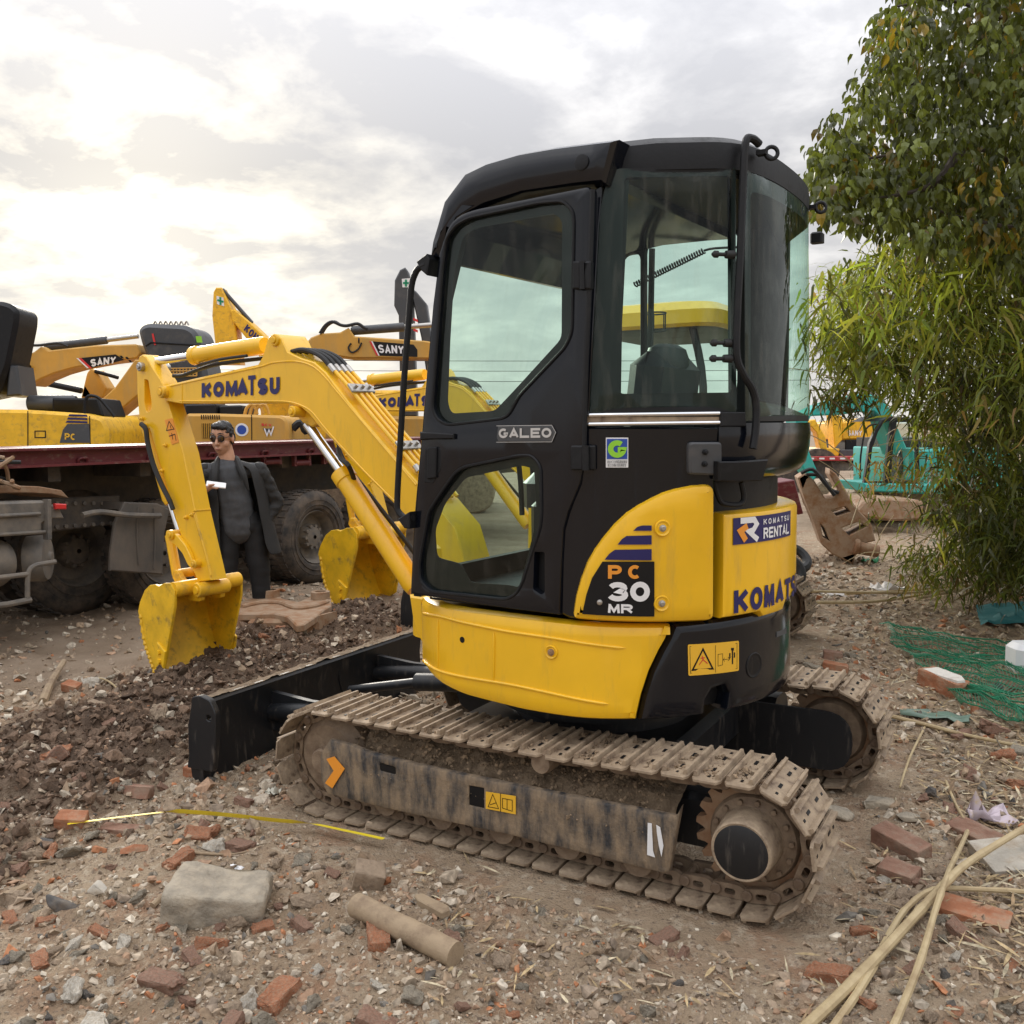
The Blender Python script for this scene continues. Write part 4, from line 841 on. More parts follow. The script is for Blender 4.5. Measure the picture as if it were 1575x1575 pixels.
for o, s_ in ((BO0+.001, .014), (BO1-.001, -.014)):
    q = MB(); c = Vector(PB.uv(249, 1008, BO0)); fx = -1
    sc = [(c.x-.045, c.y+.04), (c.x-.02, c.y+.075), (c.x+.055, c.y+.03), (c.x+.03, c.y-.07), (c.x-.02, c.y-.1), (c.x-.05, c.y-.05)]
    q.prism([((-(x-c.x)+c.x), y) for x, y in sc], PB.pt, o, o+s_, .003); CT = part(q, 'side_cutter', YB, BKT)
    for dz in (.02, -.03):
        q = MB(); p = Vector(PB.pt(c.x, c.y+dz, o)); n = Vector(PB.pt(c.x, c.y+dz, o+s_))-p; q.cyl(p, p+n*1.9, .014, n=6); part(q, 'bolt', YB, BKT)
q = MB(); P = [tuple(p) for p in smooth_path([Vector((*t, 0)) for t in ppx([(216, 945), (222, 985), (231, 1014), (240, 1040)], BO0)], 12)]
q.tube([PB.pt(a, z, BO0) for a, z, _ in P], [.006+.003*((i*7) % 3) for i in range(len(P))], 6); part(q, 'weld_seam', YB, BKT)
# swing post
q = MB(); c = Vector(PB.pt(-.02, .6, -BW/2)); q.lathe((c.x, c.y, .55), (0, 0, 1), [(0, .1), (.0, .13), (.4, .12), (.42, .1)], 24); q.box((c.x+.12, c.y, .72), (.34, .26, .34), bev=.03); part(q, 'swing_post', Y1)
# ------------------------------------------------------------------ ground
def pnoise(x, y, seed=0):
    """gradient noise on numpy arrays, about -1..1"""
    g = np.random.default_rng(seed+101); P = g.permutation(512); A = g.uniform(0, 2*PI, 512); gx, gy = np.cos(A), np.sin(A)
    xi, yi = np.floor(x).astype(int), np.floor(y).astype(int); fx, fy = x-xi, y-yi; u, v = fx*fx*fx*(fx*(fx*6-15)+10), fy*fy*fy*(fy*(fy*6-15)+10)
    def c(i, j):
        h = P[(P[(xi+i) & 511]+yi+j) & 511]; return gx[h]*(fx-i)+gy[h]*(fy-j)
    a, b, d, e = c(0, 0), c(1, 0), c(0, 1), c(1, 1)
    return 1.5*((a*(1-u)+b*u)*(1-v)+(d*(1-u)+e*u)*v)
def fbm(x, y, oct_, seed=0, gain=.5):
    s = 0; k = 1
    for i in range(oct_): s = s+k*pnoise(x*2**i, y*2**i, seed+i*7); k *= gain
    return s
SP_ = np.array([(-2.15, -1.15), (-2.35, -.5), (-2.5, .15), (-2.6, .7), (-2.75, 1.3), (-3.0, 2.0)])
def soil_mask(x, y):
    d = np.full(np.shape(x), 9.0)
    for (x0, y0), (x1, y1) in zip(SP_[:-1], SP_[1:]):
        ex, ey = x1-x0, y1-y0; t = np.clip(((x-x0)*ex+(y-y0)*ey)/(ex*ex+ey*ey), 0, 1); d = np.minimum(d, np.hypot(x-x0-t*ex, y-y0-t*ey))
    d = d+.34*fbm(x*1.7, y*1.7, 3, 5)
    return np.clip((.85-d)/.6, 0, 1)
def under_track(x, y):
    r = 0
    for ox, oy in ((0, 0), (-.85, 2.65)):
        dx = np.maximum(np.abs(x-ox)-.98, 0); dy = np.maximum(np.abs(y-oy)-.86, 0); r = np.maximum(r, np.clip(1-np.hypot(dx, dy)/.3, 0, 1))
    return r
def litter_mask(x, y): return np.clip((x-.9+.25*fbm(x*1.3, y*1.3, 3, 9)+np.clip((y-1)*.28, -1, 1.2))/.8, 0, 1)*np.clip((9-y)/2, 0, 1)
def road_mask(x, y): return np.clip((-3.1+.3*pnoise(x*.8, y*.8, 3)-(x-.18*(y)))/.6, 0, 1)
def hgt(x, y, fine=True):
    x, y = np.asarray(x, float), np.asarray(y, float)
    far = np.clip(1-np.hypot(x, y)/60, 0, 1)
    s = soil_mask(x, y); rd = road_mask(x, y); rough = 1-.65*rd
    h = (.05*fbm(x*.45, y*.45, 3, 21)+.022*fbm(x*1.9, y*1.9, 3, 31)*rough)*far
    h = h+s*s*(.105+.06*fbm(x*2.5, y*2.5, 3, 41))
    h = h+.075*np.exp(-((x+2.72)**2+(y-.28)**2)/.16)
    if fine:
        lump = np.abs(fbm(x*8, y*8, 4, 51, .6)); h = h+(s*.045*lump+(.004+.011*rough)*fbm(x*7, y*7, 4, 61, .6)*(1-.5*s))*far
        h = h+rd*.012*np.abs(pnoise(x*1.1+y*.4, y*5-x*2, 71))*far
    u = under_track(x, y); h = h*(1-u)+(-.006+.004*fbm(x*9, y*9, 3, 81))*u
    return h
H = lambda x, y: float(hgt(np.array([x]), np.array([y]))[0])
rs = np.concatenate([np.geomspace(.3, 2.1, 14)[:-1], np.geomspace(2.1, 14, 560)[:-1], np.geomspace(14, 4500, 70)])
an = np.concatenate([np.linspace(-46, 46, 700), np.linspace(46, 314, 60)[1:-1]]); an = np.radians(an)+YAW
RR, AA = np.meshgrid(rs, an, indexing='ij'); GX, GY = CAM[0]+RR*np.sin(AA), CAM[1]+RR*np.cos(AA)
GZ = hgt(GX, GY); nr, na = RR.shape
verts = np.stack([GX, GY, GZ], -1).reshape(-1, 3)
I, J = np.meshgrid(np.arange(nr-1), np.arange(na), indexing='ij'); J2 = (J+1) % na
quads = np.stack([I*na+J, I*na+J2, (I+1)*na+J2, (I+1)*na+J], -1).reshape(-1, 4)
def np_mesh(name, V, F, mat_, smooth=True, attrs=None, sharp=None):
    me = bpy.data.meshes.new(name); k = F.shape[1]
    me.vertices.add(len(V)); me.vertices.foreach_set('co', np.ascontiguousarray(V, dtype=np.float32).ravel())
    me.loops.add(F.size); me.loops.foreach_set('vertex_index', np.ascontiguousarray(F, dtype=np.int32).ravel())
    me.polygons.add(len(F)); me.polygons.foreach_set('loop_start', np.arange(0, F.size, k, dtype=np.int32)); me.polygons.foreach_set('loop_total', np.full(len(F), k, dtype=np.int32))
    me.update(calc_edges=True); me.polygons.foreach_set('use_smooth', np.full(len(F), smooth))
    for an_, val in (attrs or {}).items():
        at = me.color_attributes.new(an_, 'FLOAT_COLOR', 'POINT'); at.data.foreach_set('color', np.ascontiguousarray(np.concatenate([val, np.ones((len(val), 1))], 1), dtype=np.float32).ravel())
    for m_ in (mat_ if isinstance(mat_, list) else [mat_]): me.materials.append(m_)
    return me
def ground_mat():
    m, N, L, p = newmat('rubble_earth'); p.inputs['Roughness'].default_value = .95; p.inputs['Specular IOR Level'].default_value = .2
    t = N.new('ShaderNodeTexCoord'); at = N.new('ShaderNodeAttribute'); at.attribute_name = 'kinds'; sp = N.new('ShaderNodeSeparateColor'); L.new(at.outputs['Color'], sp.inputs[0])
    def nz(sc, det=6, ro=.6, typ='ShaderNodeTexNoise', out=0):
        n = N.new(typ); n.inputs['Scale'].default_value = sc
        if typ == 'ShaderNodeTexNoise': n.inputs['Detail'].default_value = det; n.inputs['Roughness'].default_value = ro
        L.new(t.outputs['Object'], n.inputs['Vector']); return n.outputs[out]
    def rng_(x, a, b, c=0, d=1):
        r_ = N.new('ShaderNodeMapRange'); r_.inputs[1].default_value = a; r_.inputs[2].default_value = b; r_.inputs[3].default_value = c; r_.inputs[4].default_value = d; L.new(x, r_.inputs[0]); return r_.outputs[0]
    def mix(f, a, b):
        x = N.new('ShaderNodeMix'); x.data_type = 'RGBA'
        if isinstance(f, float): x.inputs[0].default_value = f
        else: L.new(f, x.inputs[0])
        for i, c in ((6, a), (7, b)):
            if isinstance(c, tuple): x.inputs[i].default_value = (*c, 1)
            else: L.new(c, x.inputs[i])
        return x.outputs[2]
    def mul(a, b):
        n = N.new('ShaderNodeMath'); n.operation = 'MULTIPLY'
        for i, x in enumerate((a, b)):
            if isinstance(x, float): n.inputs[i].default_value = x
            else: L.new(x, n.inputs[i])
        return n.outputs[0]
    c = mix(rng_(nz(1.1, 5), .35, .65), (.26, .188, .122), (.35, .27, .185))
    c = mix(rng_(nz(3.7, 6), .5, .68), c, (.275, .17, .105))
    c = mix(rng_(nz(23, 5), .52, .70), c, (.44, .365, .27))
    c = mix(rng_(nz(60, 4), .56, .68), c, (.155, .115, .085))
    road = mix(rng_(nz(2.2, 6), .35, .65), (.225, .165, .112), (.32, .245, .175)); c = mix(sp.outputs[2], c, road)
    lit = mix(rng_(nz(9, 6), .4, .62), (.24, .178, .115), (.37, .29, .19)); c = mix(mul(sp.outputs[1], .8), c, lit)
    so_ = mix(rng_(nz(14, 6), .42, .65), (.092, .062, .043), (.175, .122, .085)); c = mix(sp.outputs[0], c, so_)
    L.new(c, p.inputs['Base Color'])
    b = N.new('ShaderNodeBump'); b.inputs['Strength'].default_value = .9; b.inputs['Distance'].default_value = .012
    hh_ = N.new('ShaderNodeMath'); hh_.operation = 'ADD'; L.new(nz(70, 6, .7), hh_.inputs[0]); L.new(mul(nz(120, 1, .5, 'ShaderNodeTexVoronoi', 0), .5), hh_.inputs[1])
    L.new(hh_.outputs[0], b.inputs['Height']); L.new(b.outputs[0], p.inputs['Normal']); return m
kinds = np.stack([soil_mask(GX, GY), litter_mask(GX, GY), road_mask(GX, GY)], -1).reshape(-1, 3)
gm = np_mesh('ground', verts, quads, ground_mat(), True, {'kinds': kinds}); gm.flip_normals()
link('ground', gm, kind='structure')

# ------------------------------------------------------------------ rubble
def tint_mat(name, rough=.9, bump=.4, bs=60):
    m, N, L, p = newmat(name); p.inputs['Roughness'].default_value = rough; p.inputs['Specular IOR Level'].default_value = .25
    at = N.new('ShaderNodeAttribute'); at.attribute_name = 'tint'; t = N.new('ShaderNodeTexCoord'); n = N.new('ShaderNodeTexNoise'); n.inputs['Scale'].default_value = bs; n.inputs['Detail'].default_value = 5; L.new(t.outputs['Object'], n.inputs['Vector'])
    r_ = N.new('ShaderNodeMapRange'); r_.inputs[1].default_value = .3; r_.inputs[2].default_value = .7; r_.inputs[3].default_value = .62; r_.inputs[4].default_value = 1.3; L.new(n.outputs[0], r_.inputs[0])
    v = N.new('ShaderNodeVectorMath'); v.operation = 'SCALE'; L.new(at.outputs['Color'], v.inputs[0]); L.new(r_.outputs[0], v.inputs['Scale']); L.new(v.outputs[0], p.inputs['Base Color'])
    b = N.new('ShaderNodeBump'); b.inputs['Strength'].default_value = bump; b.inputs['Distance'].default_value = .004; L.new(n.outputs[0], b.inputs['Height']); L.new(b.outputs[0], p.inputs['Normal']); return m
def hull(pts):
    bm = bmesh.new(); [bm.verts.new(p) for p in pts]; r_ = bmesh.ops.convex_hull(bm, input=bm.verts)
    bmesh.ops.delete(bm, geom=[v for v in bm.verts if not v.link_faces], context='VERTS'); bm.verts.index_update()
    V = np.array([v.co[:] for v in bm.verts]); F = np.array([[v.index for v in f.verts] for f in bm.faces]); bm.free(); return V, F
def chunk(seed, n=11, flat=.65):
    g = random.Random(seed); pts = []
    for i in range(n):
        p = Vector((g.gauss(0, 1), g.gauss(0, 1), g.gauss(0, 1))).normalized(); m_ = max(abs(c) for c in p); p = p*(1+.45*(1/m_-1))*g.uniform(.78, 1.0); pts.append((p.x*.5, p.y*.5*g.uniform(.75, 1), p.z*.5*flat))
    return hull(pts)
CH_ = [chunk(i, rng.choice((9, 11, 13)), rng.uniform(.45, .85)) for i in range(12)]
def scatter(bases, P, S, tint, seed=0, tilt=.5):
    g = np.random.default_rng(seed); Vs, Fs, Ts = [], [], []; b0 = 0; which = g.integers(0, len(bases), len(P))
    for k, (V, F) in enumerate(bases):
        ix = np.nonzero(which == k)[0]; n = len(ix)
        if not n: continue
        a, b, c = g.uniform(0, 2*PI, n), g.normal(0, tilt, n), g.normal(0, tilt, n)
        ca, sa_, cb_, sb_, cc, sc = np.cos(a), np.sin(a), np.cos(b), np.sin(b), np.cos(c), np.sin(c)
        M = np.stack([np.stack([ca*cb_, ca*sb_*sc-sa_*cc, ca*sb_*cc+sa_*sc], -1), np.stack([sa_*cb_, sa_*sb_*sc+ca*cc, sa_*sb_*cc-ca*sc], -1), np.stack([-sb_, cb_*sc, cb_*cc], -1)], 1)
        W = V[None]*S[ix][:, None, :]; W = np.einsum('nij,nvj->nvi', M, W)+P[ix][:, None, :]
        Vs.append(W.reshape(-1, 3)); Fs.append((F[None]+(b0+np.arange(n)*len(V))[:, None, None]).reshape(-1, F.shape[1])); Ts.append(np.repeat(tint[ix], len(V), 0)); b0 += n*len(V)
    return np.concatenate(Vs), np.concatenate(Fs), np.concatenate(Ts)
PAL = np.array([(.37, .30, .22), (.44, .375, .29), (.27, .21, .155), (.40, .175, .085), (.35, .225, .145), (.33, .25, .175), (.55, .485, .385), (.15, .135, .115), (.35, .255, .17)])
def tints(n, w, seed, var=.18):
    g = np.random.default_rng(seed); w = np.array(w, float); return PAL[g.choice(len(PAL), n, p=w/w.sum())]*g.uniform(1-var, 1+var, (n, 1))
def fan(n, r0, r1, a0, a1, seed, power=1.0):
    g = np.random.default_rng(seed); r = r0*(r1/r0)**(g.uniform(0, 1, n)**power); a = YAW+np.radians(g.uniform(a0, a1, n)); return CAM[0]+r*np.sin(a), CAM[1]+r*np.cos(a), r
GRM = tint_mat('loose_stone')
x, y, r = fan(78000, 2.0, 11, -38, 38, 3); g_ = np.random.default_rng(5)
dens_ = .5+.7*np.clip(fbm(x*1.3, y*1.3, 3, 77)+.25, 0, 1); dens_ *= (1-.72*road_mask(x, y))*(1-.6*soil_mask(x, y))*(1-.45*litter_mask(x, y))*(1-.93*(under_track(x, y) > .75))*np.where(np.hypot(x, y) < .9, .25, 1)
k = g_.uniform(0, 1, len(x)) < dens_; x, y, r = x[k], y[k], r[k]; n = len(x)
s_ = r*np.exp(g_.normal(math.log(.0054), .55, n)); s_ = np.clip(s_, .005, .075)
S = s_[:, None]*g_.uniform(.6, 1.35, (n, 3)); P = np.stack([x, y, hgt(x, y)+s_*g_.uniform(-.12, .2, n)], -1)
V, F, Tn = scatter(CH_, P, S, tints(n, (6, 5, 5, 1.3, 3, 7, 2.2, 1.2, 5), 8), 9)
link('gravel', np_mesh('gravel', V, F, GRM, False, {'tint': Tn}), label='small stones and brick crumbs strewn all over the earth', cat='gravel', kind='stuff')
# clods of dug soil
x, y, r = fan(42000, 2.8, 9, -36, 4, 13); k = np.random.default_rng(6).uniform(0, 1, len(x)) < soil_mask(x, y)**1.5*.9; x, y, r = x[k], y[k], r[k]; n = len(x); g_ = np.random.default_rng(16)
s_ = np.clip(np.exp(g_.normal(math.log(.027), .5, n)), .009, .085); P = np.stack([x, y, hgt(x, y)+s_*.15], -1)
tn = np.array([(.120, .080, .054)])*g_.uniform(.65, 1.7, (n, 1))
V, F, Tn = scatter(CH_, P, s_[:, None]*g_.uniform(.6, 1.2, (n, 3)), tn, 19, .8)
link('soil_clods', np_mesh('soil_clods', V, F, tint_mat('dug_soil', .95, .8, 90), False, {'tint': Tn}), label='dark brown clods of freshly dug soil round the bucket', cat='soil', kind='stuff')
# dry bamboo leaves and straw on the right
bl_v = np.array([(-.5, 0, 0), (-.15, .5, .08), (.2, .45, .05), (.5, 0, 0), (.2, -.45, .05), (-.15, -.5, .08)]); bl_f = np.array([(0, 1, 5), (1, 2, 4), (1, 4, 5), (2, 3, 4)])
x, y, r = fan(52000, 2.3, 12, -6, 36, 23); g_ = np.random.default_rng(26); k = g_.uniform(0, 1, len(x)) < (litter_mask(x, y)*.8+.035)*(1-.9*(under_track(x, y) > .75)); x, y, r = x[k], y[k], r[k]; n = len(x)
L_ = g_.uniform(.025, .11, n); P = np.stack([x, y, hgt(x, y)+.006+g_.uniform(0, .012, n)], -1)
tn = np.array([(.40, .30, .165), (.30, .21, .12), (.47, .40, .27), (.22, .15, .09)])[g_.integers(0, 4, n)]*g_.uniform(.7, 1.2, (n, 1))
V, F, Tn = scatter([(bl_v, bl_f)], P, np.stack([L_, g_.uniform(.004, .012, n), L_*.4], -1), tn, 29, .22)
link('leaf_litter', np_mesh('leaf_litter', V, F, tint_mat('dry_leaf', .8, .1), False, {'tint': Tn}), label='dry fallen bamboo leaves and straw covering the right side', cat='leaf litter', kind='stuff')

# single stones and bricks
def stone_mat(name, base, alt, bump=.7, bs=45): return mat(name, base, .92, dirt=alt, amt=.42, scale=17, var=.22, bump=bump, bscale=bs, sharp=.13, spec=.25)
MS = {'grey': stone_mat('grey_concrete', (.31, .27, .21), (.42, .355, .265), 1.2, 30), 'tan': stone_mat('tan_rubble', (.31, .235, .165), (.22, .165, .115)), 'red': stone_mat('red_brick', (.35, .145, .075), (.34, .245, .165)),
      'pale': stone_mat('pale_mortar', (.48, .44, .37), (.36, .29, .21)), 'dark': stone_mat('dark_slag', (.10, .095, .09), (.19, .155, .12)), 'clay': stone_mat('burnt_clay', (.26, .145, .10), (.27, .205, .15))}
def rough_mesh(name, V0, F0, m, cuts=2, amp=.05, seed=0, bev=.04):
    me = bpy.data.meshes.new(name); me.from_pydata([tuple(v) for v in V0], [], [tuple(int(i) for i in f) for f in F0]); bm = bmesh.new(); bm.from_mesh(me)
    if bev: bmesh.ops.bevel(bm, geom=list(bm.edges), offset=bev, segments=1, affect='EDGES', profile=.5)
    bmesh.ops.triangulate(bm, faces=bm.faces)
    if cuts: bmesh.ops.subdivide_edges(bm, edges=list(bm.edges), cuts=cuts, use_grid_fill=True)
    bm.normal_update()
    for v in bm.verts:
        q = v.co*3.1+Vector((seed*3.7, seed, 1)); v.co += v.normal*(mnoise.fractal(q, .8, 2.2, 4)*amp)
    bmesh.ops.triangulate(bm, faces=bm.faces); bm.to_mesh(me); bm.free(); me.polygons.foreach_set('use_smooth', [True]*len(me.polygons)); me.set_sharp_from_angle(angle=R(38)); me.materials.append(m); return me
def brick_pts(g, lx, ly, lz, chip):
    pts = []
    for i in (-1, 1):
        for j in (-1, 1):
            for k_ in (-1, 1):
                if i > 0:
                    for q in range(2): pts.append((lx*.5*g.uniform(1-chip, 1), ly*.5*j*g.uniform(.6, 1), lz*.5*k_*g.uniform(.6, 1)))
                pts.append((lx*.5*i*(g.uniform(1-chip, 1) if i > 0 else 1), ly*.5*j, lz*.5*k_))
    return pts
SM = {}
for kd in MS:
    SM[kd] = []
    for i in range(7):
        g = random.Random(hash(kd) % 1000+i*13+len(kd)) if False else random.Random(len(kd)*100+i*13+ord(kd[0]))
        V0, F0 = hull(brick_pts(g, 1.25, .8, .5, .45)) if kd in ('red', 'clay') and i % 3 != 2 else chunk(i*7+ord(kd[0]), 12, .62)
        SM[kd].append(rough_mesh('stone', V0, F0, MS[kd], 3, .12, i+ord(kd[1]), .03))
NM = {'grey': ('concrete_lump', 'small grey lump of broken concrete lying loose in the rubble', 'concrete lump', 'loose grey concrete lumps'), 'tan': ('stone', 'small dusty tan stone lying loose in the rubble', 'stone', 'loose tan stones'),
      'red': ('brick_fragment', 'small orange red brick fragment lying loose in the rubble', 'brick', 'loose red brick fragments'), 'pale': ('mortar_piece', 'small pale piece of mortar lying loose in the rubble', 'stone', 'loose pale mortar pieces'),
      'dark': ('slag_stone', 'small dark grey stone lying loose in the rubble', 'stone', 'loose dark stones'), 'clay': ('clay_fragment', 'small brownish red clay fragment lying loose in the rubble', 'brick', 'loose brown clay fragments')}
taken = []
def clear_of(x, y, d): return all((x-a)**2+(y-b)**2 > (d+c)**2 for a, b, c in taken)
def place_stone(kd, u, v, pxs, label=None, name=None, rot=None, mesh=None, flat=1.0, sink=.22, grp=True, asp=(1, 1)):
    p = onz(u, v, 0)
    for _ in range(3): p = onz(u, v, H(p.x, p.y))
    t = float((np.array(p)-CAM)@_fw); s = pxs*t/FPX
    nm, lb, ct, gp = NM[kd]; o = link(name or nm, mesh or rng.choice(SM[kd]), None, label or lb, ct, gp if not label else None)
    o.scale = (s*asp[0], s*asp[1]*rng.uniform(.85, 1.1), s*flat*rng.uniform(.85, 1.1)); o.rotation_euler = rot or (rng.gauss(0, .3), rng.gauss(0, .3), rng.uniform(0, 6.28)); o.location = (p.x, p.y, H(p.x, p.y)+s*flat*(.31-sink))
    taken.append((p.x, p.y, s*.42)); return o
# ------------------------------------------------------------------ special pieces lying on the ground
def gp(u, v, up=0.0):
    p = onz(u, v, 0)
    for _ in range(4): p = onz(u, v, H(p.x, p.y)+up)
    return p
WOOD = mat('weathered_wood', (.33, .245, .155), .85, dirt=(.2, .14, .09), amt=.42, scale=14, stretch=(1, 1, 1), bump=.4, bscale=40); CANE = mat('dry_bamboo_cane', (.46, .36, .20), .55, dirt=(.25, .17, .09), amt=.38, scale=12, sharp=.2)
def special(name, u, v, size, kd, label, cat, rotz=0, tilt=(0, 0), seed=1, pts=None, amp=.05, cuts=3, sink=.12, m=None, bev=.03):
    """size in metres (length, width, height)"""
    g = random.Random(seed); size = tuple(.74*k for k in size); V0, F0 = hull(pts) if pts else chunk(seed, 13, 1.0); sink += .14
    me = rough_mesh(name, np.array(V0)*np.array(size), F0, m or MS[kd], cuts, 2.2*amp*min(size), seed, bev*min(size)); p = gp(u, v)
    o = link(name, me, None, label, cat); o.location = (p.x, p.y, p.z+size[2]*(.5-sink)); o.rotation_euler = (tilt[0], tilt[1], rotz); taken.append((p.x, p.y, max(size[:2])*.45)); return o
def bpts(seed, chip=.3): return brick_pts(random.Random(seed), 1, 1, 1, chip)
special('concrete_block', 347, 1398, (.42, .25, .17), 'grey', 'largest pale grey concrete lump in the bottom left foreground', 'concrete lump', .55, (.12, .1), 3, bpts(6, .5), .10, 9)
special('concrete_corner', 566, 1362, (.13, .10, .12), 'tan', 'tan angular block corner above the round timber pole', 'concrete lump', .7, (.2, .3), 5, bpts(8, .2), .08, 4)
special('stone_slab', 46, 1300, (.26, .18, .05), 'dark', 'flat dark grey slab near the left edge', 'stone', .3, (.15, .05), 9, None, .12, 4)
special('broken_brick', 112, 1268, (.15, .09, .075), 'red', 'orange brick half just left of the thin tape end', 'brick', .6, (.2, .1), 12, bpts(3), .05)
special('broken_brick', 190, 1282, (.24, .07, .05), 'clay', 'long flat brown brick sliver under the thin tape end', 'brick', .3, (.1, 0), 14, bpts(5), .06)
special('broken_brick', 206, 1308, (.15, .10, .05), 'red', 'flat red brick flake below the long brown sliver', 'brick', 1.1, (.25, .1), 15, None, .06)
special('slag_stone', 100, 1392, (.17, .11, .08), 'dark', 'blackish angular stone in the bottom left corner', 'stone', .5, (.1, .2), 17, None, .1, 4)
special('pale_stone', 152, 1374, (.12, .08, .07), 'pale', 'pale rounded stone right of the blackish stone', 'stone', .2, (.2, .1), 19, None, .07, 4)
special('pale_stone', 82, 1192, (.22, .08, .07), 'pale', 'long pale stone lying at the edge of the dug soil', 'stone', .75, (.1, .1), 23, None, .07, 4)
special('round_stone', 146, 1090, (.20, .14, .11), 'tan', 'tan stone half sunk in the dug soil left of the bucket', 'stone', .6, (.1, .2), 24, None, .06, 4)
special('round_stone', 246, 1128, (.13, .11, .09), 'grey', 'grey round stone in the soil left of the blade end', 'stone', .2, (.1, .2), 27, None, .06, 4)
special('broken_brick', 242, 1166, (.17, .08, .06), 'red', 'red brick lying in the soil below the blade end', 'brick', .2, (.05, .05), 28, bpts(9), .05)
special('broken_brick', 112, 1060, (.15, .09, .07), 'red', 'red brick chunk on the crest of the soil beside the stick', 'brick', .2, (.2, .15), 29, bpts(11), .06)
special('broken_brick', 212, 1222, (.18, .10, .07), 'clay', 'tilted brown brick chunk below the dug soil', 'brick', .5, (-.3, .1), 30, bpts(12), .06)
special('broken_brick', 312, 1192, (.20, .10, .065), 'red', 'red brick squeezed under the near end of the black blade', 'brick', .2, (0, .05), 31, bpts(13), .05)
special('brick_block', 1452, 1062, (.34, .17, .16), 'red', 'brown brick lump with a white plaster face beside the green net', 'brick', -.55, (.0, .12), 33, bpts(14, .2), .07, 4)
p = gp(1452, 1062); q = MB(); q.loft([[(x*k, y*k, z) for x, y in ((-.15, -.075), (.0, -.085), (.14, -.05), (.155, .02), (.08, .08), (-.13, .075))] for z, k in ((0, 1), (.016, .97), (.02, .8))])
PLST = mat('white_plaster', (.62, .59, .53), .85, dirt=(.3, .22, .16), amt=.3, scale=16, bump=.5, bscale=40); o = q.build('plaster_face', PLST, bpy.data.objects['brick_block']); o.location = (-.0, 0, .055); o.scale = (.72, .72, .8)
special('broken_brick', 1386, 1306, (.26, .11, .085), 'clay', 'largest red brown brick, lying right of the near track', 'brick', -.5, (.05, .1), 35, bpts(15, .15), .06, 4)
special('broken_brick', 1384, 1352, (.16, .12, .08), 'clay', 'dark brown brick half below the largest brick', 'brick', -.2, (.1, .05), 36, bpts(16), .06)
special('concrete_lump', 1346, 1242, (.23, .15, .13), 'grey', 'grey angular stone between the two track ends', 'concrete lump', .3, (.2, .1), 38, None, .08, 4)
special('concrete_lump', 1288, 1256, (.17, .13, .09), 'grey', 'flat grey stone touching the rear of the near track', 'concrete lump', -.3, (.1, .2), 39, None, .08, 4)
special('concrete_lump', 1400, 1262, (.16, .10, .05), 'grey', 'thin pale grey stone right of the angular stone', 'concrete lump', .1, (.1, .1), 43, None, .08, 4)
special('round_stone', 1430, 1226, (.09, .09, .09), 'dark', 'dark round stone right of the angular grey stone', 'stone', .0, (.1, .1), 41, None, .06, 4)
special('paving_slab', 1560, 1325, (.30, .26, .06), 'pale', 'pale flat slab cut off by the right picture edge', 'slab', .5, (.1, -.1), 44, bpts(17, .2), .06, 4)
special('paving_slab', 1502, 1290, (.26, .13, .06), 'clay', 'brown flat brick slab under the crumpled packet', 'slab', -.5, (.1, .1), 45, bpts(18, .2), .06, 4)
special('broken_brick', 1502, 1098, (.09, .09, .10), 'red', 'stubby red brick end standing upright by the long cane', 'brick', .2, (0, 0), 46, None, .05, 4)
special('broken_brick', 1286, 1030, (.20, .09, .07), 'red', 'red brick behind the far track, the lower of two', 'brick', .1, (0, .1), 47, bpts(20), .05)
special('broken_brick', 1282, 1012, (.17, .09, .08), 'clay', 'brown brick behind the far track, the upper of two', 'brick', .3, (0, .1), 48, bpts(21), .05)
special('brick_slab', 1498, 1412, (.26, .14, .05), 'red', 'flat brick slab under the sticks in the bottom right corner', 'brick', -.1, (.05, .05), 49, bpts(22, .15), .05, 4)
# timber, sticks and canes
def stick(pts, r, m, name, label, cat, n=8, sub=4, knots=0, up=.01, px_=True, group=None):
    P = [gp(u, v)+Vector((0, 0, up+(h if len(t) > 2 else 0))) for t in pts for u, v, h in [(t[0], t[1], t[2] if len(t) > 2 else 0)]]
    q = MB(); S_ = smooth_path(P, sub); N = len(S_); rr_ = [r*(1-.35*i/N)*(1+(.18 if knots and i % knots == 0 else 0))*rng.uniform(.95, 1.05) for i in range(N)]
    q.tube(S_, rr_, n); o = q.build(name, m); o['label'] = label; o['category'] = cat
    if group: o['group'] = group
    return o
q = MB(); a_, b_ = gp(548, 1392, .035), gp(668, 1452, .035); d_ = (b_-a_); S_ = [a_+d_*t+Vector((0, 0, .001*math.sin(t*9))) for t in np.linspace(0, 1.25, 14)]; q.tube(S_, [.036+.0008*math.sin(i*2.1) for i in range(14)], 20); o = q.build('timber_pole', WOOD); o['label'] = 'round sawn timber pole lying at the bottom foreground'; o['category'] = 'pole'
def plank(pts, th, label, name='wood_splinter', m=WOOD):
    P = [gp(u, v) for u, v in pts]; z = sum(p.z for p in P)/len(P); q = MB(); q.prism([(p.x, p.y) for p in P], lambda a, b, o: (a, b, z+o+.004), 0, th, .003); o = q.build(name, m); o['label'] = label; o['category'] = 'wood'
plank([(638, 1384), (650, 1382), (690, 1406), (692, 1414), (680, 1418), (642, 1392)], .02, 'flat broken piece of pale wood right of the timber pole')
plank([(224, 1172), (232, 1170), (270, 1186), (264, 1194), (240, 1184)], .018, 'pale splintered board end left of the blade end')
plank([(5, 1325), (20, 1322), (75, 1330), (60, 1335), (24, 1334)], .008, 'thin pale flake of board near the left edge')
stick([(66, 1082), (78, 1062, .03), (99, 1032, .05)], .026, WOOD, 'wood_stick', 'thick short stick leaning on the crest of the dug soil', 'stick')
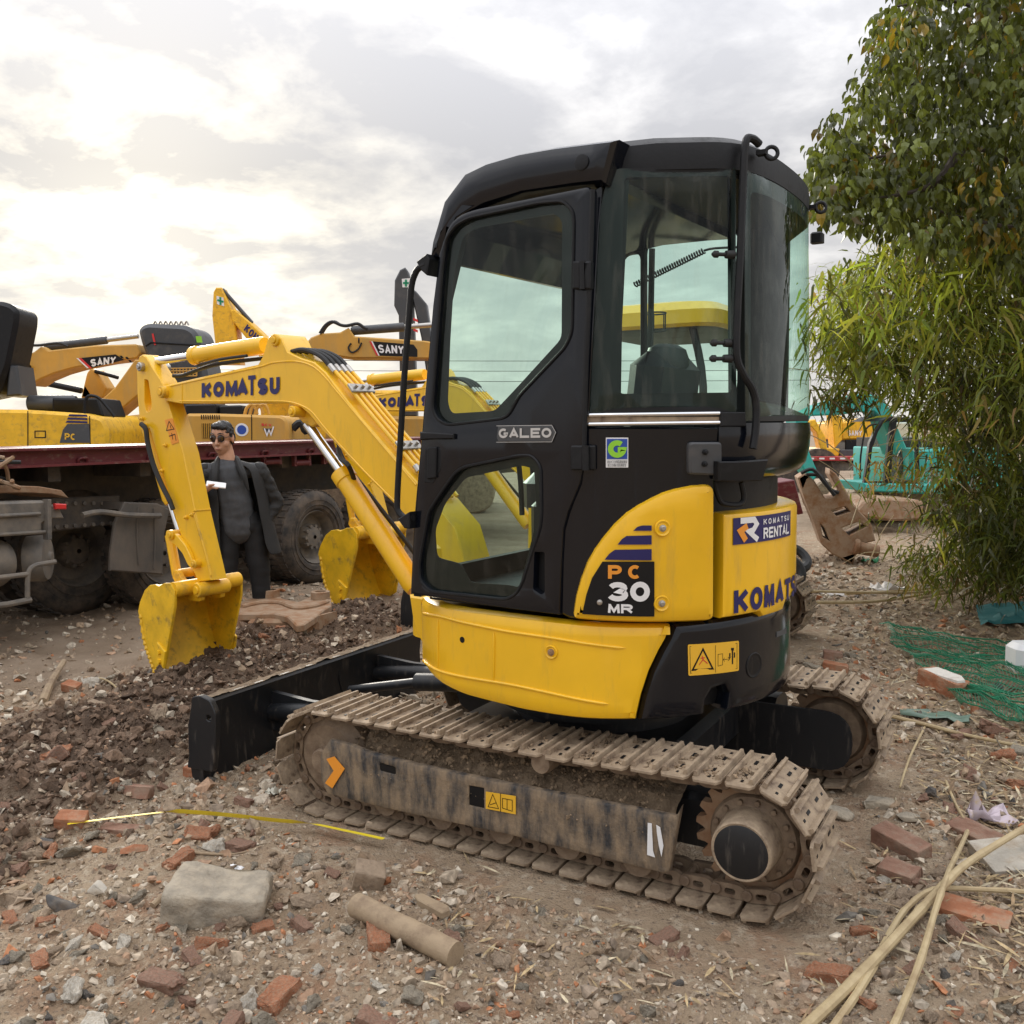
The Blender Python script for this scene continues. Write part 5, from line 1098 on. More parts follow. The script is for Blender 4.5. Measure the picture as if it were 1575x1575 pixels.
stick([(0, 1388), (40, 1368)], .017, WOOD, 'wood_stick', 'brown stick at the left edge near the bottom', 'stick')
stick([(235, 1398), (262, 1378, .01), (288, 1362, .03)], .012, WOOD, 'wood_stick', 'split pale stick leaning against the largest concrete lump', 'stick')
stick([(152, 1050, .02), (170, 1060, .03), (194, 1078, .01)], .006, CANE, 'thin_twig', 'thin curved twig on top of the dug soil', 'twig')
stick([(300, 1316), (360, 1318), (402, 1306)], .005, WOOD, 'thin_twig', 'thin twig lying below the yellow tape', 'twig')
stick([(1130, 1700, .02), (1300, 1540, .02), (1398, 1440, .03), (1440, 1402, .05), (1480, 1376, .08), (1530, 1350, .1), (1640, 1298, .14)], .0155, CANE, 'bamboo_cane', 'thickest pale cane crossing the bottom right corner', 'cane', 10, 6, 7)
stick([(1200, 1700, .01), (1318, 1540, .01), (1372, 1440, .01), (1398, 1408, .02), (1436, 1388, .03), (1500, 1382, .02), (1640, 1390, .02)], .011, CANE, 'bamboo_cane', 'curved cane running under the thickest cane to the right edge', 'cane', 8, 6, 8)
stick([(1330, 1700, .02), (1408, 1520, .03), (1438, 1430, .05), (1458, 1375, .06), (1476, 1322, .03), (1490, 1282, .01)], .0105, CANE, 'bamboo_cane', 'short pale cane standing across the thickest cane', 'cane', 8, 6, 7)
stick([(1345, 1098), (1420, 1120, .01), (1500, 1140, .01), (1640, 1172, .02)], .011, CANE, 'bamboo_cane', 'long straight cane lying below the green net', 'cane', 8, 6, 8)
stick([(1422, 1122, .0), (1400, 1170, .01), (1384, 1218, .01)], .006, CANE, 'thin_twig', 'forked twig hanging down from the long straight cane', 'twig')
stick([(1455, 1205), (1475, 1255, .01), (1500, 1285, .01), (1560, 1298, .01)], .006, CANE, 'thin_twig', 'wiry curved twig left of the crumpled packet', 'twig')
for i, (pts, r) in enumerate((([(1232, 938), (1350, 936), (1470, 916), (1640, 892)], .014), ([(1300, 930), (1420, 922), (1640, 902)], .012), ([(1245, 932), (1400, 934), (1520, 924), (1660, 920)], .011), ([(1410, 950), (1500, 930), (1640, 896)], .012))):
    stick([(u, v, .05+.03*i) for u, v in pts], r, CANE, 'bamboo_cane', ('longest pale cane lying level in front of the bamboo', 'thin pale cane lying just above the longest one', 'pale cane sagging below the longest one', 'pale cane rising to the right over the green net')[i], 'cane', 8, 6, 8)
for i, (pts, r, lb) in enumerate((([(1392, 872, .0), (1470, 838, .35), (1575, 772, .9), (1650, 730, 1.2)], .013, 'pale dead cane slanting up to the right through the bamboo'), ([(1420, 800, .3), (1450, 700, .9), (1490, 660, 1.2)], .007, 'thin bare twig arching high in the bamboo'), ([(1438, 900, .0), (1444, 850, .25), (1450, 800, .5)], .012, 'short upright dead cane at the bamboo foot'), ([(1452, 895, .0), (1520, 850, .4), (1600, 790, .9)], .010, 'second slanting dead cane below the first'))):
    stick([(u, v, h*.0) for u, v, h in pts], r, CANE, 'dead_cane', lb, 'cane', 8, 6, 8) if False else None
    P = []; g0 = gp(pts[0][0], min(pts[0][1]+20, 900)); t0 = float((np.array(g0)-CAM)@_fw)
    for u, v, h in pts: P.append(Vector(CAM+ray(u, v)*(t0-.05*h)))
    q = MB(); S_ = smooth_path(P, 6); q.tube(S_, [r*(1-.4*k/len(S_)) for k in range(len(S_))], 7); o = q.build('dead_cane', CANE); o['label'] = lb; o['category'] = 'cane'
# steel tape measure
YT = mat('yellow_tape', (.80, .62, .03), .4); q = MB(); P = [gp(u, v, .026) for u, v in ((104, 1272), (180, 1262), (262, 1253), (300, 1254), (360, 1259), (420, 1266), (476, 1271), (530, 1282), (590, 1295))]
S_ = smooth_path(P, 8); tw = np.interp(np.arange(len(S_)), [0, 14, 18, 44, 50, len(S_)], [.12, .15, 1.15, 1.05, .2, .1]); rows = []
for i, p in enumerate(S_):
    t = (S_[min(i+1, len(S_)-1)]-S_[max(i-1, 0)]).normalized(); side = t.cross(Vector((0, 0, 1))).normalized(); wv = side*math.cos(tw[i])+Vector((0, 0, 1))*math.sin(tw[i])
    rows.append([tuple(p-wv*.0115+Vector((0, 0, .012))), tuple(p+Vector((0, 0, .0105))), tuple(p+wv*.0115+Vector((0, 0, .012)))])
q.loft(rows, closed=False, caps=False); TP = q.build('tape_measure', YT); TP['label'] = 'yellow steel measuring tape lying twisted across the ground'; TP['category'] = 'tape measure'
q = MB()
for i in range(16, 48):
    for f in (0, .33, .66):
        a, b = Vector(rows[i][0]).lerp(Vector(rows[i+1][0]), f), Vector(rows[i][2]).lerp(Vector(rows[i+1][2]), f); m_ = a.lerp(b, .35 if f else .6); d_ = (Vector(rows[i+1][0])-Vector(rows[i][0])).normalized()*.0016; up = Vector((0, 0, .0012))
        q.add([a+up, a+d_+up, m_+d_+up, m_+up], [(0, 1, 2, 3)])
part(q, 'scale_marks', BLKD, TP, sharp=0, kind='stuff')
# litter
def crumple(name, u, v, size, m, label, cat, seed):
    g = random.Random(seed); p = gp(u, v); q = MB(); n = 7; V = [(p.x+(i/(n-1)-.5)*size[0]+g.gauss(0, .006), p.y+(j/(n-1)-.5)*size[1]+g.gauss(0, .006), p.z+.008+abs(g.gauss(0, size[2]))) for i in range(n) for j in range(n)]
    q.add(V, [(i*n+j, i*n+j+1, (i+1)*n+j+1, (i+1)*n+j) for i in range(n-1) for j in range(n-1)]); o = q.build(name, m, None, 20)
    so_ = o.modifiers.new('thick', 'SOLIDIFY'); so_.thickness = .0015; o['label'] = label; o['category'] = cat; return o
crumple('crumpled_packet', 1526, 1268, (.17, .07, .03), mat('foil_packet', (.50, .42, .46), .35, .3, dirt=(.55, .40, .05), amt=.35, scale=20), 'crumpled shiny snack packet on the right', 'litter', 2)
crumple('paper_scrap', 362, 1340, (.05, .035, .004), WHT, 'small white paper scrap above the largest concrete lump', 'litter', 3)
crumple('plastic_scrap', 420, 1222, (.06, .05, .01), mat('pale_plastic', (.55, .53, .44), .5), 'crumpled pale plastic scrap left of the near track', 'litter', 4)
crumple('plastic_bag', 1440, 1105, (.30, .12, .012), mat('green_plastic', (.15, .22, .17), .35), 'flattened grey green plastic bag below the net', 'litter', 5)
crumple('green_scrap', 1338, 866, (.16, .1, .03), mat('green_wrapper', (.04, .30, .13), .4), 'bright green wrapper beside the rusty casting', 'litter', 7)
crumple('plastic_sheet', 1276, 916, (.50, .16, .02), mat('pale_sheet', (.52, .49, .45), .6), 'long pale plastic sheet on the ground behind the hood', 'litter', 8)
crumple('plastic_sheet', 1368, 912, (.34, .22, .04), mat('pale_sheet_two', (.46, .43, .39), .6), 'crumpled pale plastic sheet at the foot of the bamboo', 'litter', 9)
# white canister at the right edge, teal sheet and green net
q = MB(); p = gp(1578, 1030); q.box((p.x+.05, p.y, p.z+.085), (.30, .18, .17), Matrix.Rotation(.5, 3, 'Z'), bev=.03); o = q.build('white_canister', mat('white_plastic', (.74, .75, .76), .4)); o['label'] = 'white plastic canister cut off by the right edge'; o['category'] = 'canister'
q = MB(); g = random.Random(4); n = 16; pa, pb, pc = gp(1500, 938), gp(1650, 930), gp(1508, 968)
V = [tuple(pa+(pb-pa)*(i/(n-1))+(pc-pa)*(j/(n-1))+Vector((0, 0, .03+.05*abs(mnoise.noise(Vector((i*.5, j*.6, 2))))))) for i in range(n) for j in range(n)]
q.add(V, [(i*n+j, i*n+j+1, (i+1)*n+j+1, (i+1)*n+j) for i in range(n-1) for j in range(n-1)]); o = q.build('tarpaulin', mat('teal_cloth', (.008, .13, .14), .7)); o['label'] = 'dark teal sheet lying above the green net at the right'; o['category'] = 'tarpaulin'
q = MB(); c0_, c1_, c2_, c3_ = gp(1352, 972), gp(1700, 1010), gp(1700, 1170), gp(1478, 1090)
def netp(a, b):
    p = (c0_*(1-a)+c1_*a)*(1-b)+(c3_*(1-a)+c2_*a)*b; w = mnoise.noise(Vector((a*5, b*5, 7)))*.09; p = p+Vector((w, w*.6, 0)); return Vector((p.x, p.y, H(p.x, p.y)+.045+.05*abs(mnoise.noise(Vector((a*7, b*7, 3))))))
for k in range(46):
    b = k/45+rng.uniform(-.006, .006); q.tube([netp(a, min(1, max(0, b+.03*math.sin(a*6+k)))) for a in np.linspace(0, 1, 26)], .0040, 4)
for k in range(60):
    a = k/59; q.tube([netp(a, b) for b in np.linspace(0, 1, 14)], .0022, 3)
o = q.build('green_net', mat('green_net_cord', (.015, .17, .085), .5), sharp=0); o['label'] = 'green plastic netting spread flat on the ground at the right'; o['category'] = 'net'
# rusty quick coupler lying flat
class Flat:
    def __init__(s, z): s.z = z
    def uv(s, u, v, o=0): p = onz(u, v, s.z); return (p.x, p.y)
    def pt(s, a, b, o=0): return (a, b, s.z+o)
QC = thing('quick_coupler', 'dusty rusty excavator coupler with round pin eyes lying flat behind the soil', 'machine part')
FT, FB = Flat(.21), Flat(.10)
q = MB(); q.prism(rnd(px(FT, [(368, 926), (396, 916), (408, 910), (424, 911), (436, 921), (458, 926), (478, 917), (494, 911), (509, 919), (510, 931), (498, 938), (486, 948), (468, 960), (456, 962), (442, 948), (420, 943), (400, 944), (366, 944)]), .02, 3), FT.pt, -.045, .0, .008); part(q, 'upper_plate', RSTP, QC)
def eye(F_, u, v, r, par, hgt_=.055):
    a, b = F_.uv(u, v); q = MB(); q.lathe((a, b, F_.z-.02), (0, 0, 1), [(0, r), (.02+hgt_, r), (.022+hgt_, r*.95), (.022+hgt_, r*.62), (.0, r*.6)], 28, False); e_ = part(q, 'pin_eye', RSTP, par)
    q = MB(); q.cyl((a, b, F_.z-.02), (a, b, F_.z+.004), r*.61, n=20); part(q, 'eye_hole_shade', BLKD, e_)  # black disc in the eye paints the dark of its hole
for u, v in ((416, 918), (493, 921)): eye(FT, u, v, .07, QC)
q = MB(); q.prism(rnd(px(FB, [(340, 952), (378, 944), (404, 950), (410, 966), (400, 980), (378, 996), (345, 990)]), .03, 3), FB.pt, -.12, .0, .01); part(q, 'lower_plate', RSTP, QC); eye(FB, 374, 960, .055, QC); eye(Flat(.03), 499, 968, .055, QC, .04)
q = MB(); q.tube([tuple(FT.pt(*FT.uv(u, v), .008)) for u, v in ((372, 935), (400, 929), (430, 929), (455, 937), (484, 934), (504, 927))], .018, 8, 5); part(q, 'cast_rib', RSTP, QC)
for (u0, v0, u1, v1, d_) in ((455, 962, 468, 985, .06), (470, 958, 486, 972, .05)):
    a = onz(u0, v0, .17); b = onz(u1, v0-3, .17); q = MB(); q.prism([(0, .0), (1, 0), (1, .2), (0, .2)], lambda s_, z, o: tuple(a.lerp(b, s_)+Vector((0, o, z-a.z+.0))), 0, .22, .006); part(q, 'web_plate', RSTP, QC)
q = MB(); a, b = FT.uv(430, 945); q.box((a, b+.06, .09), (.5, .16, .17), Matrix.Rotation(.45, 3, 'Z'), bev=.02); part(q, 'core_block', RST, QC); q = MB(); q.tube([onz(404, 968, .1), onz(424, 964, .1), onz(446, 966, .1)], .022, 10, 4); part(q, 'locking_bar', RSTP, QC)
# loose stones one by one, each named after what lies nearest
ANCH = [(347, 1385, 'largest concrete lump'), (600, 1415, 'round timber pole'), (566, 1350, 'tan block corner'), (100, 1392, 'blackish angular stone'), (46, 1285, 'flat dark slab'), (190, 1275, 'long brown brick sliver'), (310, 1130, 'near end of the blade'), (290, 1000, 'bucket'), (85, 1060, 'leaning stick'), (146, 1090, 'half sunk tan stone'), (82, 1192, 'long pale stone'), (370, 1258, 'yellow tape'), (212, 1215, 'tilted brown brick'), (440, 1230, 'front of the near track'), (440, 950, 'rusty coupler'),
        (800, 1350, 'middle of the near track'), (1010, 1400, 'rear half of the near track'), (1230, 1410, 'rear end of the near track'), (1386, 1300, 'largest red brown brick'), (1346, 1235, 'angular grey stone'), (1430, 1222, 'dark round stone'), (1526, 1268, 'crumpled packet'), (1450, 1380, 'crossed canes'), (1560, 1320, 'pale slab'), (1460, 1130, 'long straight cane'), (1320, 1110, 'rear of the far track'), (1452, 1050, 'white faced brick lump'), (1520, 1080, 'green net'), (1285, 1020, 'two bricks behind the far track'), (1300, 935, 'longest pale cane'), (1290, 830, 'rusty casting'), (700, 1500, 'bottom picture edge'), (150, 1500, 'bottom left corner'), (1400, 1500, 'bottom right corner'), (1050, 1520, 'bottom edge below the track')]
KW = {'grey': 'grey concrete lump', 'tan': 'dusty tan stone', 'red': 'orange red brick fragment', 'pale': 'pale mortar piece', 'dark': 'dark stone', 'clay': 'brownish brick fragment'}
SEEN = {}
def name_stone(o, kd, u, v, s):
    a = min(ANCH, key=lambda q: math.hypot(q[0]-u, 1.5*(q[1]-v))); du, dv = u-a[0], (v-a[1])*1.5
    d_ = ('just right of' if du > 0 else 'just left of') if abs(du) > abs(dv) else ('in front of' if dv > 0 else 'behind')
    far_ = math.hypot(du, dv) > 90; d_ = {'just right of': 'well right of', 'just left of': 'well left of', 'in front of': 'further in front of', 'behind': 'further behind'}[d_] if far_ else d_
    z = 'tiny' if s < 20 else 'small' if s < 30 else 'medium' if s < 42 else 'larger'
    for w in ('', ' lying flat', ' tipped up', ' half sunk'):
        lb = '%s %s%s %s the %s' % (z, KW[kd], w, d_, a[2])
        if w == ' lying flat': o.rotation_euler = (rng.gauss(0, .06), rng.gauss(0, .06), o.rotation_euler[2])
        if w == ' tipped up': o.rotation_euler = (.9, rng.gauss(0, .1), o.rotation_euler[2])
        if w == ' half sunk': o.rotation_euler.x = .3; o.location.z -= .12*o.scale.z
        if lb not in SEEN: break
    SEEN.setdefault(lb, []).append(o); o['label'] = lb
cand = []
g = random.Random(99); REG = [((-30, 470, 1195, 1590), 112, (16, 52)), ((1270, 1600, 1085, 1590), 84, (15, 46)), ((470, 1290, 1300, 1590), 34, (14, 40)), ((0, 440, 1010, 1200), 30, (14, 38)), ((1235, 1600, 840, 1085), 16, (12, 26)), ((380, 640, 965, 1020), 12, (10, 20))]
for (u0, u1, v0, v1), n, (s0_, s1_) in REG:
    k = 0; tries = 0
    while k < n and tries < n*30:
        tries += 1; u = g.uniform(u0, u1); v = v0+(v1-v0)*g.uniform(0, 1)**.85; p = onz(u, v, .02); s = s0_*(s1_/s0_)**(g.uniform(0, 1)**1.7)*(1+.5*(v-v0)/(v1-v0)); t = float((np.array(p)-CAM)@_fw); sm_ = s*t/FPX
        if float(under_track(np.array([p.x]), np.array([p.y]))[0]) > .72 or not clear_of(p.x, p.y, sm_*.42) or (abs(p.x) < 1.12 and abs(p.y) < .8) or (-1.75 < p.x < -1.4 and abs(p.y) < .85): continue
        kd = g.choices(('grey', 'tan', 'red', 'pale', 'dark', 'clay'), (4.5, 6, 2.3, 2.4, 1.1, 3))[0]; o_ = place_stone(kd, u, v, s, flat=g.uniform(.7, 1.1), asp=(g.uniform(.95, 1.3), g.uniform(.75, 1))); name_stone(o_, kd, u, v, s); k += 1

# mud clods lying on the near track and its frame
mp_, g_ = [], np.random.default_rng(5)
for i in range(2600):
    if g_.uniform() < .55:
        k = g_.integers(0, 17); x, z, a = PTS[k]; xx = x+g_.uniform(-.03, .03); yy = -.625+g_.uniform(-.135, .14); zz = z+.010
        if mnoise.noise(Vector((xx*5, yy*7, 2))) < .02: continue
    else: xx = g_.uniform(-.72, .52); tt = g_.uniform(0, 1); yy = -.765+.17*tt; zz = .205+.13*math.sin(tt*1.5)+.004
    mp_.append((xx, yy, zz))
mp_ = np.array(mp_); n = len(mp_); s_ = np.clip(np.exp(g_.normal(math.log(.011), .5, n)), .004, .03); V, F, Tn = scatter(CH_, mp_, s_[:, None]*g_.uniform(.6, 1.2, (n, 3)), np.array([(.25, .18, .115)])*g_.uniform(.5, 1.25, (n, 1)), 61, .8)
link('mud_clods', np_mesh('mud_clods', V, F, GRM, False, {'tint': Tn}), TN, kind='stuff')
# ------------------------------------------------------------------ second mini excavator in the row: copies of the tracks, blade, body, boom and bucket
def copy_tree(o, parent):
    c = o.copy(); COL.objects.link(c); c.parent = parent
    for ch in list(o.children): copy_tree(ch, c)
    return c
R2 = thing('mini_excavator', 'second yellow mini excavator with a yellow canopy, standing behind the black cab', 'excavator')
KEEP = ('track_frame', 'car_body', 'dozer_blade', 'blade_arm', 'blade_cylinder', 'main_frame', 'yellow_skirt', 'front_bracket', 'counterweight', 'boom', 'arm_cylinder', 'boom_cylinder', 'arm', 'bucket_cylinder', 'bucket_link', 'tipping_link', 'bucket', 'swing_post')
for ch in list(ROOT.children):
    if ch.name.split('.')[0] in KEEP: copy_tree(ch, R2)
R2.location = (-.87, 2.65, 0)
for ch in R2.children:
    if ch.name.startswith('bucket.') or ch.name == 'bucket':
        p_ = Vector(PB.pt(*PB.uv(302, 900, -.06), -.06)); ch.location = p_*(1-1.32); ch.scale = (1.32, 1.32, 1.32)   # this one carries a larger bucket
q = MB(); c0 = L2W(.02, .0)
q.loft([[(c0[0]+x*k, c0[1]+y*k, z) for x, y in rnd([(-.22, -.62), (.66, -.62), (.66, .55), (-.22, .55)], .2, 6)] for z, k in ((2.06, .97), (2.08, 1.0), (2.16, 1.0), (2.21, .93), (2.235, .7))]); part(q, 'canopy_roof', Y1, R2)
q = MB(); q.loft([[(c0[0]+x*k, c0[1]+y*k, z) for x, y in rnd([(-.22, -.62), (.66, -.62), (.66, .55), (-.22, .55)], .2, 6)] for z, k in ((2.05, .9), (2.058, .95))]); part(q, 'canopy_lining', GREY, R2)
for x in (.62, .62):
    pass
for y in (-.5, .45):
    q = MB(); q.tube([(*L2W(.60, y), 1.1), (*L2W(.62, y), 1.7), (*L2W(.55, y), 2.06)], .025, 8, 4); part(q, 'canopy_post', BM, R2)
q = MB(); q.loft([dring(z, k) for z, k in ((.83, .97), (1.1, .98), (1.22, .9), (1.26, .7))]); part(q, 'engine_hood', Y1, R2)
q = MB(); q.box((*L2W(.1, -.05), 1.05), (.45, .45, .14), bev=.04); q.box((*L2W(.3, -.05), 1.3), (.12, .42, .45), bev=.04); part(q, 'operator_seat', SEAT, R2)

# ------------------------------------------------------------------ flatbed trailer
MAR = mat('maroon_paint_worn', (.125, .018, .022), .5, dirt=(.21, .13, .10), amt=.36, scale=7, stretch=(1, 2, 3), sharp=.1, bump=.1, bscale=25)
CHS = mat('chassis_dusty', (.035, .035, .036), .6, dirt=(.13, .105, .08), amt=.5, scale=7, sharp=.18)
DST = mat('dusty_grey_metal', (.10, .095, .088), .6, .1, dirt=(.22, .185, .145), amt=.5, scale=8, sharp=.18, bump=.2, bscale=30)
TYR = mat('tyre_rubber', (.022, .021, .02), .75, dirt=(.15, .115, .085), amt=.45, scale=9, sharp=.2)
XT = -4.7; PT = Plane((XT, 0), (0, 1))
TR = thing('flatbed_trailer', 'long flatbed trailer with a maroon side beam, loaded yard behind it', 'trailer')
y0, y1 = -1.2, 9.0
q = MB(); q.box((XT-.05, (y0+y1)/2, 1.305), (.1, y1-y0, .135), bev=.01); q.box((XT-.0, (y0+y1)/2, 1.362), (.13, y1-y0, .018)); q.box((XT-.0, (y0+y1)/2, 1.245), (.13, y1-y0, .018)); SB = part(q, 'side_beam', MAR, TR)
for i in range(16):
    q = MB(); yy = y0+.4+i*.62; q.tube([(XT+.005, yy-.035, 1.255), (XT+.02, yy-.03, 1.285), (XT+.02, yy+.03, 1.285), (XT+.005, yy+.035, 1.255)], .011, 6, 3); part(q, 'lashing_ring', MAR, SB)
q = MB(); q.box((XT-1.3, (y0+y1)/2, 1.33), (2.4, y1-y0, .05)); part(q, 'deck', MAR, TR)
for x in (-.75, -1.75):
    q = MB(); q.box((XT+x, (y0+y1)/2, 1.03), (.14, y1-y0, .42)); part(q, 'chassis_rail', CHS, TR)
for i in range(12):
    q = MB(); q.box((XT-1.2, y0+.5+i*.8, 1.2), (2.2, .1, .16)); part(q, 'cross_member', CHS, TR)
for i, (u, v) in enumerate(((408, 707), (455, 709), (500, 706))):
    a, z = PT.uv(u, v); q = MB(); q.cyl((XT-.02, a, z-.02), (XT-.02, a+.2, z-.02), .03, n=12, bev=.005); q.box((XT-.02, a, z), (.04, .03, .1)); q.box((XT-.02, a+.2, z), (.04, .03, .1)); part(q, 'stake_pocket', MAR, TR)
def wheel(x, y, r, par, rim=True, w=.26):
    q = MB(); pr = [(-w, r*.62), (-w, r*.90), (-w*.88, r*.97), (-w*.8, r), (-.05, r), (-.03, r*.975), (-.0, r*.90), (.012, r*.8), (.0, r*.62), (-.02, r*.57)]
    q.lathe((x, y, r*.97), (1, 0, 0), pr, 56, False); n = 56
    W_ = part(q, 'wheel', TYR, par)
    t = MB()
    for i in range(40):
        a = 2*PI*i/40
        for xx, da in ((-.19, 0), (-.08, .07)):
            c = Vector((x+xx, y+r*1.004*math.cos(a+da), r*.97+r*1.004*math.sin(a+da))); t.box(c, (.09, .012, .045), Matrix.Rotation(a+da, 3, 'X'))
    part(t, 'tyre_tread', TYR, W_, kind='stuff')
    for k_ in (.70, .80):
        q = MB(); q.tube([(x+.010, y+r*k_*math.cos(a), r*.97+r*k_*math.sin(a)) for a in np.linspace(0, 2*PI, 48)], .006, 5); part(q, 'sidewall_ring', TYR, W_)
    q = MB(); q.lathe((x, y, r*.97), (1, 0, 0), [(-.02, r*.57), (-.01, r*.56), (-.04, r*.52), (-.12, r*.46), (-.13, r*.28), (-.08, r*.25), (-.04, r*.2), (-.03, .02)], 40, False); RM = part(q, 'rim', DST, W_)
    for i in range(10):
        a = 2*PI*i/10; q = MB(); c = Vector((x-.085, y+r*.235*math.cos(a), r*.97+r*.235*math.sin(a))); q.cyl(c, c+Vector((.045, 0, 0)), .018, n=6); part(q, 'wheel_nut', DST, RM)
    return W_
gz_ = lambda x, y: 0
wa, wz = Plane((-4.62, 0), (0, 1)).uv(486, 832)
wheel(-4.60, wa, .455, TR); wheel(-4.60, wa+1.05, .455, TR); wheel(-4.95, wa, .44, TR); wheel(-6.6, wa, .45, TR); wheel(-6.6, wa+1.05, .45, TR)
wb, _ = Plane((-4.85, 0), (0, 1)).uv(262, 850); wheel(-4.95, wb+.05, .46, TR); wheel(-6.6, wb, .46, TR)
wc, _ = Plane((-5.4, 0), (0, 1)).uv(120, 860); wheel(-5.35, wc, .52, TR); wheel(-5.75, wc, .52, TR); wheel(-5.35, wc-1.2, .52, TR); wheel(-6.9, wc, .52, TR); wheel(-6.9, wc+1.5, .52, TR)
PM = Plane((-4.72, 0), (0, 1)); GRD = mat('mudguard_plastic', (.085, .078, .070), .7, dirt=(.17, .14, .11), amt=.45, scale=6, stretch=(1, 1, .6), sharp=.2)
mg = px(PM, [(192, 772), (243, 774), (262, 784), (254, 820), (251, 884), (170, 878), (171, 850), (177, 805)])
q = MB(); q.prism(mg, PM.pt, -.03, 0, .01)
q.prism(px(PM, [(192, 772), (262, 778), (262, 790), (190, 784)]), PM.pt, -.55, -.02, .01); MG = part(q, 'mudguard', GRD, TR)
for pl in ([(212, 780), (210, 820), (213, 868)], [(236, 782), (238, 830), (236, 875)]):
    q = MB(); q.tube([PM.pt(*PM.uv(u, v), .004) for u, v in pl], .008, 6, 3); part(q, 'pressed_rib', GRD, MG)
q = MB(); q.tube([PM.pt(*PM.uv(u, v), .05) for u, v in ((120, 792), (148, 787), (190, 792), (240, 793))], .022, 8, 3); part(q, 'mudguard_bracket', DST, TR)
PG = Plane((-5.0, 0), (0, 1))
q = MB(); q.prism(px(PG, [(40, 768), (185, 762), (186, 806), (80, 818), (40, 816)]), PG.pt, -.06, 0, .01); CP = part(q, 'frame_plate', CHS, TR)
for u in range(86, 180, 14):
    for v in (774, 810 - (u-86)*.06):
        q = MB(); a, z = PG.uv(u, v); q.cyl(PG.pt(a, z, 0), PG.pt(a, z, .02), .016, n=8); part(q, 'rivet', DST, CP)
# tractor gear at the left edge
PL = Plane((-4.45, 0), (0, 1))
q = MB(); q.prism(px(PL, [(-60, 774), (72, 770), (76, 776), (74, 800), (66, 806), (66, 822), (-60, 828)]), PL.pt, -.35, 0, .015); TK = part(q, 'battery_box', DST, TR)
for pl in ([(-60, 797), (60, 790)], [(-60, 826), (68, 818)]):
    q = MB(); q.tube([PL.pt(*PL.uv(u, v), .01) for u, v in pl], .013, 8); part(q, 'box_strap', DST, TK)
q = MB(); q.prism(px(PL, [(68, 768), (74, 768), (75, 830), (69, 830)]), PL.pt, -.02, .04, .004); part(q, 'upright', DST, TK)
q = MB(); a, z = PL.uv(40, 864); rr_ = .165; q.lathe((-4.62, a-1.0, z), (0, 1, 0), [(0, .02), (0, rr_*.8), (.06, rr_), (.9, rr_), (.96, rr_*.8), (.97, .02)], 32); AT = part(q, 'air_tank', DST, TR)
a, z = PL.uv(72, 862); q = MB(); q.lathe((-4.66, a, z), (.75, .66, 0), [(0, .16), (.10, .165), (.13, .15), (.14, .05), (.16, .04), (.16, .01)], 32); part(q, 'brake_chamber', DST, TR)
q = MB(); q.tube([PL.pt(*PL.uv(u, v), .08) for u, v in ((74, 863), (55, 866), (40, 870), (32, 882), (31, 918))], .017, 8, 3); q.tube([PL.pt(*PL.uv(u, v), .08) for u, v in ((-60, 893), (31, 882))], .017, 8); q.tube([PL.pt(*PL.uv(u, v), .08) for u, v in ((-60, 935), (0, 928), (36, 921))], .02, 8); part(q, 'step_frame', DST, TR)
q = MB(); q.prism(px(PL, [(76, 778), (86, 776), (96, 797), (76, 797)]), PL.pt, -.03, .02, .006); part(q, 'marker_lamp_bracket', DST, TR); q = MB(); q.prism(px(PL, [(78, 774), (96, 775), (96, 783), (80, 783)]), PL.pt, .02, .05, .006); part(q, 'marker_lamp', RED, TR)
PH_ = Plane((-4.58, 0), (0, 1))
for i in range(7):
    g = random.Random(i+3); q = MB(); pts = [(g.uniform(-40, 30), g.uniform(700, 752)) for _ in range(4)]; q.tube([PH_.pt(*PH_.uv(u, v), g.uniform(-.1, .12)) for u, v in pts], .014, 6, 6); part(q, 'loose_hose', g.choice((BR, RSTP, RST)), TR)
q = MB(); q.prism(px(PH_, [(-60, 744), (60, 748), (95, 754), (106, 766), (80, 760), (40, 758), (-60, 760)]), PH_.pt, -.6, 0, .006); part(q, 'rusty_plate', RST, TR)

# ------------------------------------------------------------------ big excavators standing behind the trailer
def slab(S, pts, depth, m, name, par, r=.0, bev=.03, o=0, holes=(), sharp=32):
    q = MB(); P = px(S, pts, o); P = rnd(P, r, 3) if r else P
    q.prism(P, S.pt, o-depth, o, bev, holes=[px(S, h, o) for h in holes]); return part(q, name, m, par, sharp=sharp)
def rod(S, p, q_, r, m, name, par, o=0, n=12):
    b = MB(); b.cyl(S.pt(*S.uv(*p, o), o), S.pt(*S.uv(*q_, o), o), r, n=n, bev=r*.2); return part(b, name, m, par)
def hose(S, pts, r, m, name, par, o=.02, sub=4):
    b = MB(); b.tube([S.pt(*S.uv(u, v, o), o) for u, v in pts], r, 6, sub); return part(b, name, m, par)
def mark(S, pts, m, name, par, o=.006, holes=()):
    b = MB(); decal(b, S, pts, o, holes=holes); return part(b, name, m, par)
def lettering(S, text, quad, m, par, o=.012, wd=.3, gap=.15, name='lettering'):
    b = MB(); words(b, text, S, quad, o, wd, gap); return part(b, name, m, par)
def crawlers(S, u0, u1, par, dep=2.4, h=.85):
    a0, a1 = S.uv(u0, 700)[0], S.uv(u1, 700)[0]
    for o in (-.25, -dep):
        q = MB(); q.prism(rnd([(a0, .02), (a1, .02), (a1, h), (a0, h)], h*.48, 6), S.pt, o-.5, o, .03); part(q, 'crawler_track', TRK, par)
    q = MB(); q.prism([(a0+(a1-a0)*.3, .5), (a0+(a1-a0)*.7, .5), (a0+(a1-a0)*.7, 1.25), (a0+(a1-a0)*.3, 1.25)], S.pt, -dep+.2, -.5, .05); part(q, 'slew_base', BS, par)
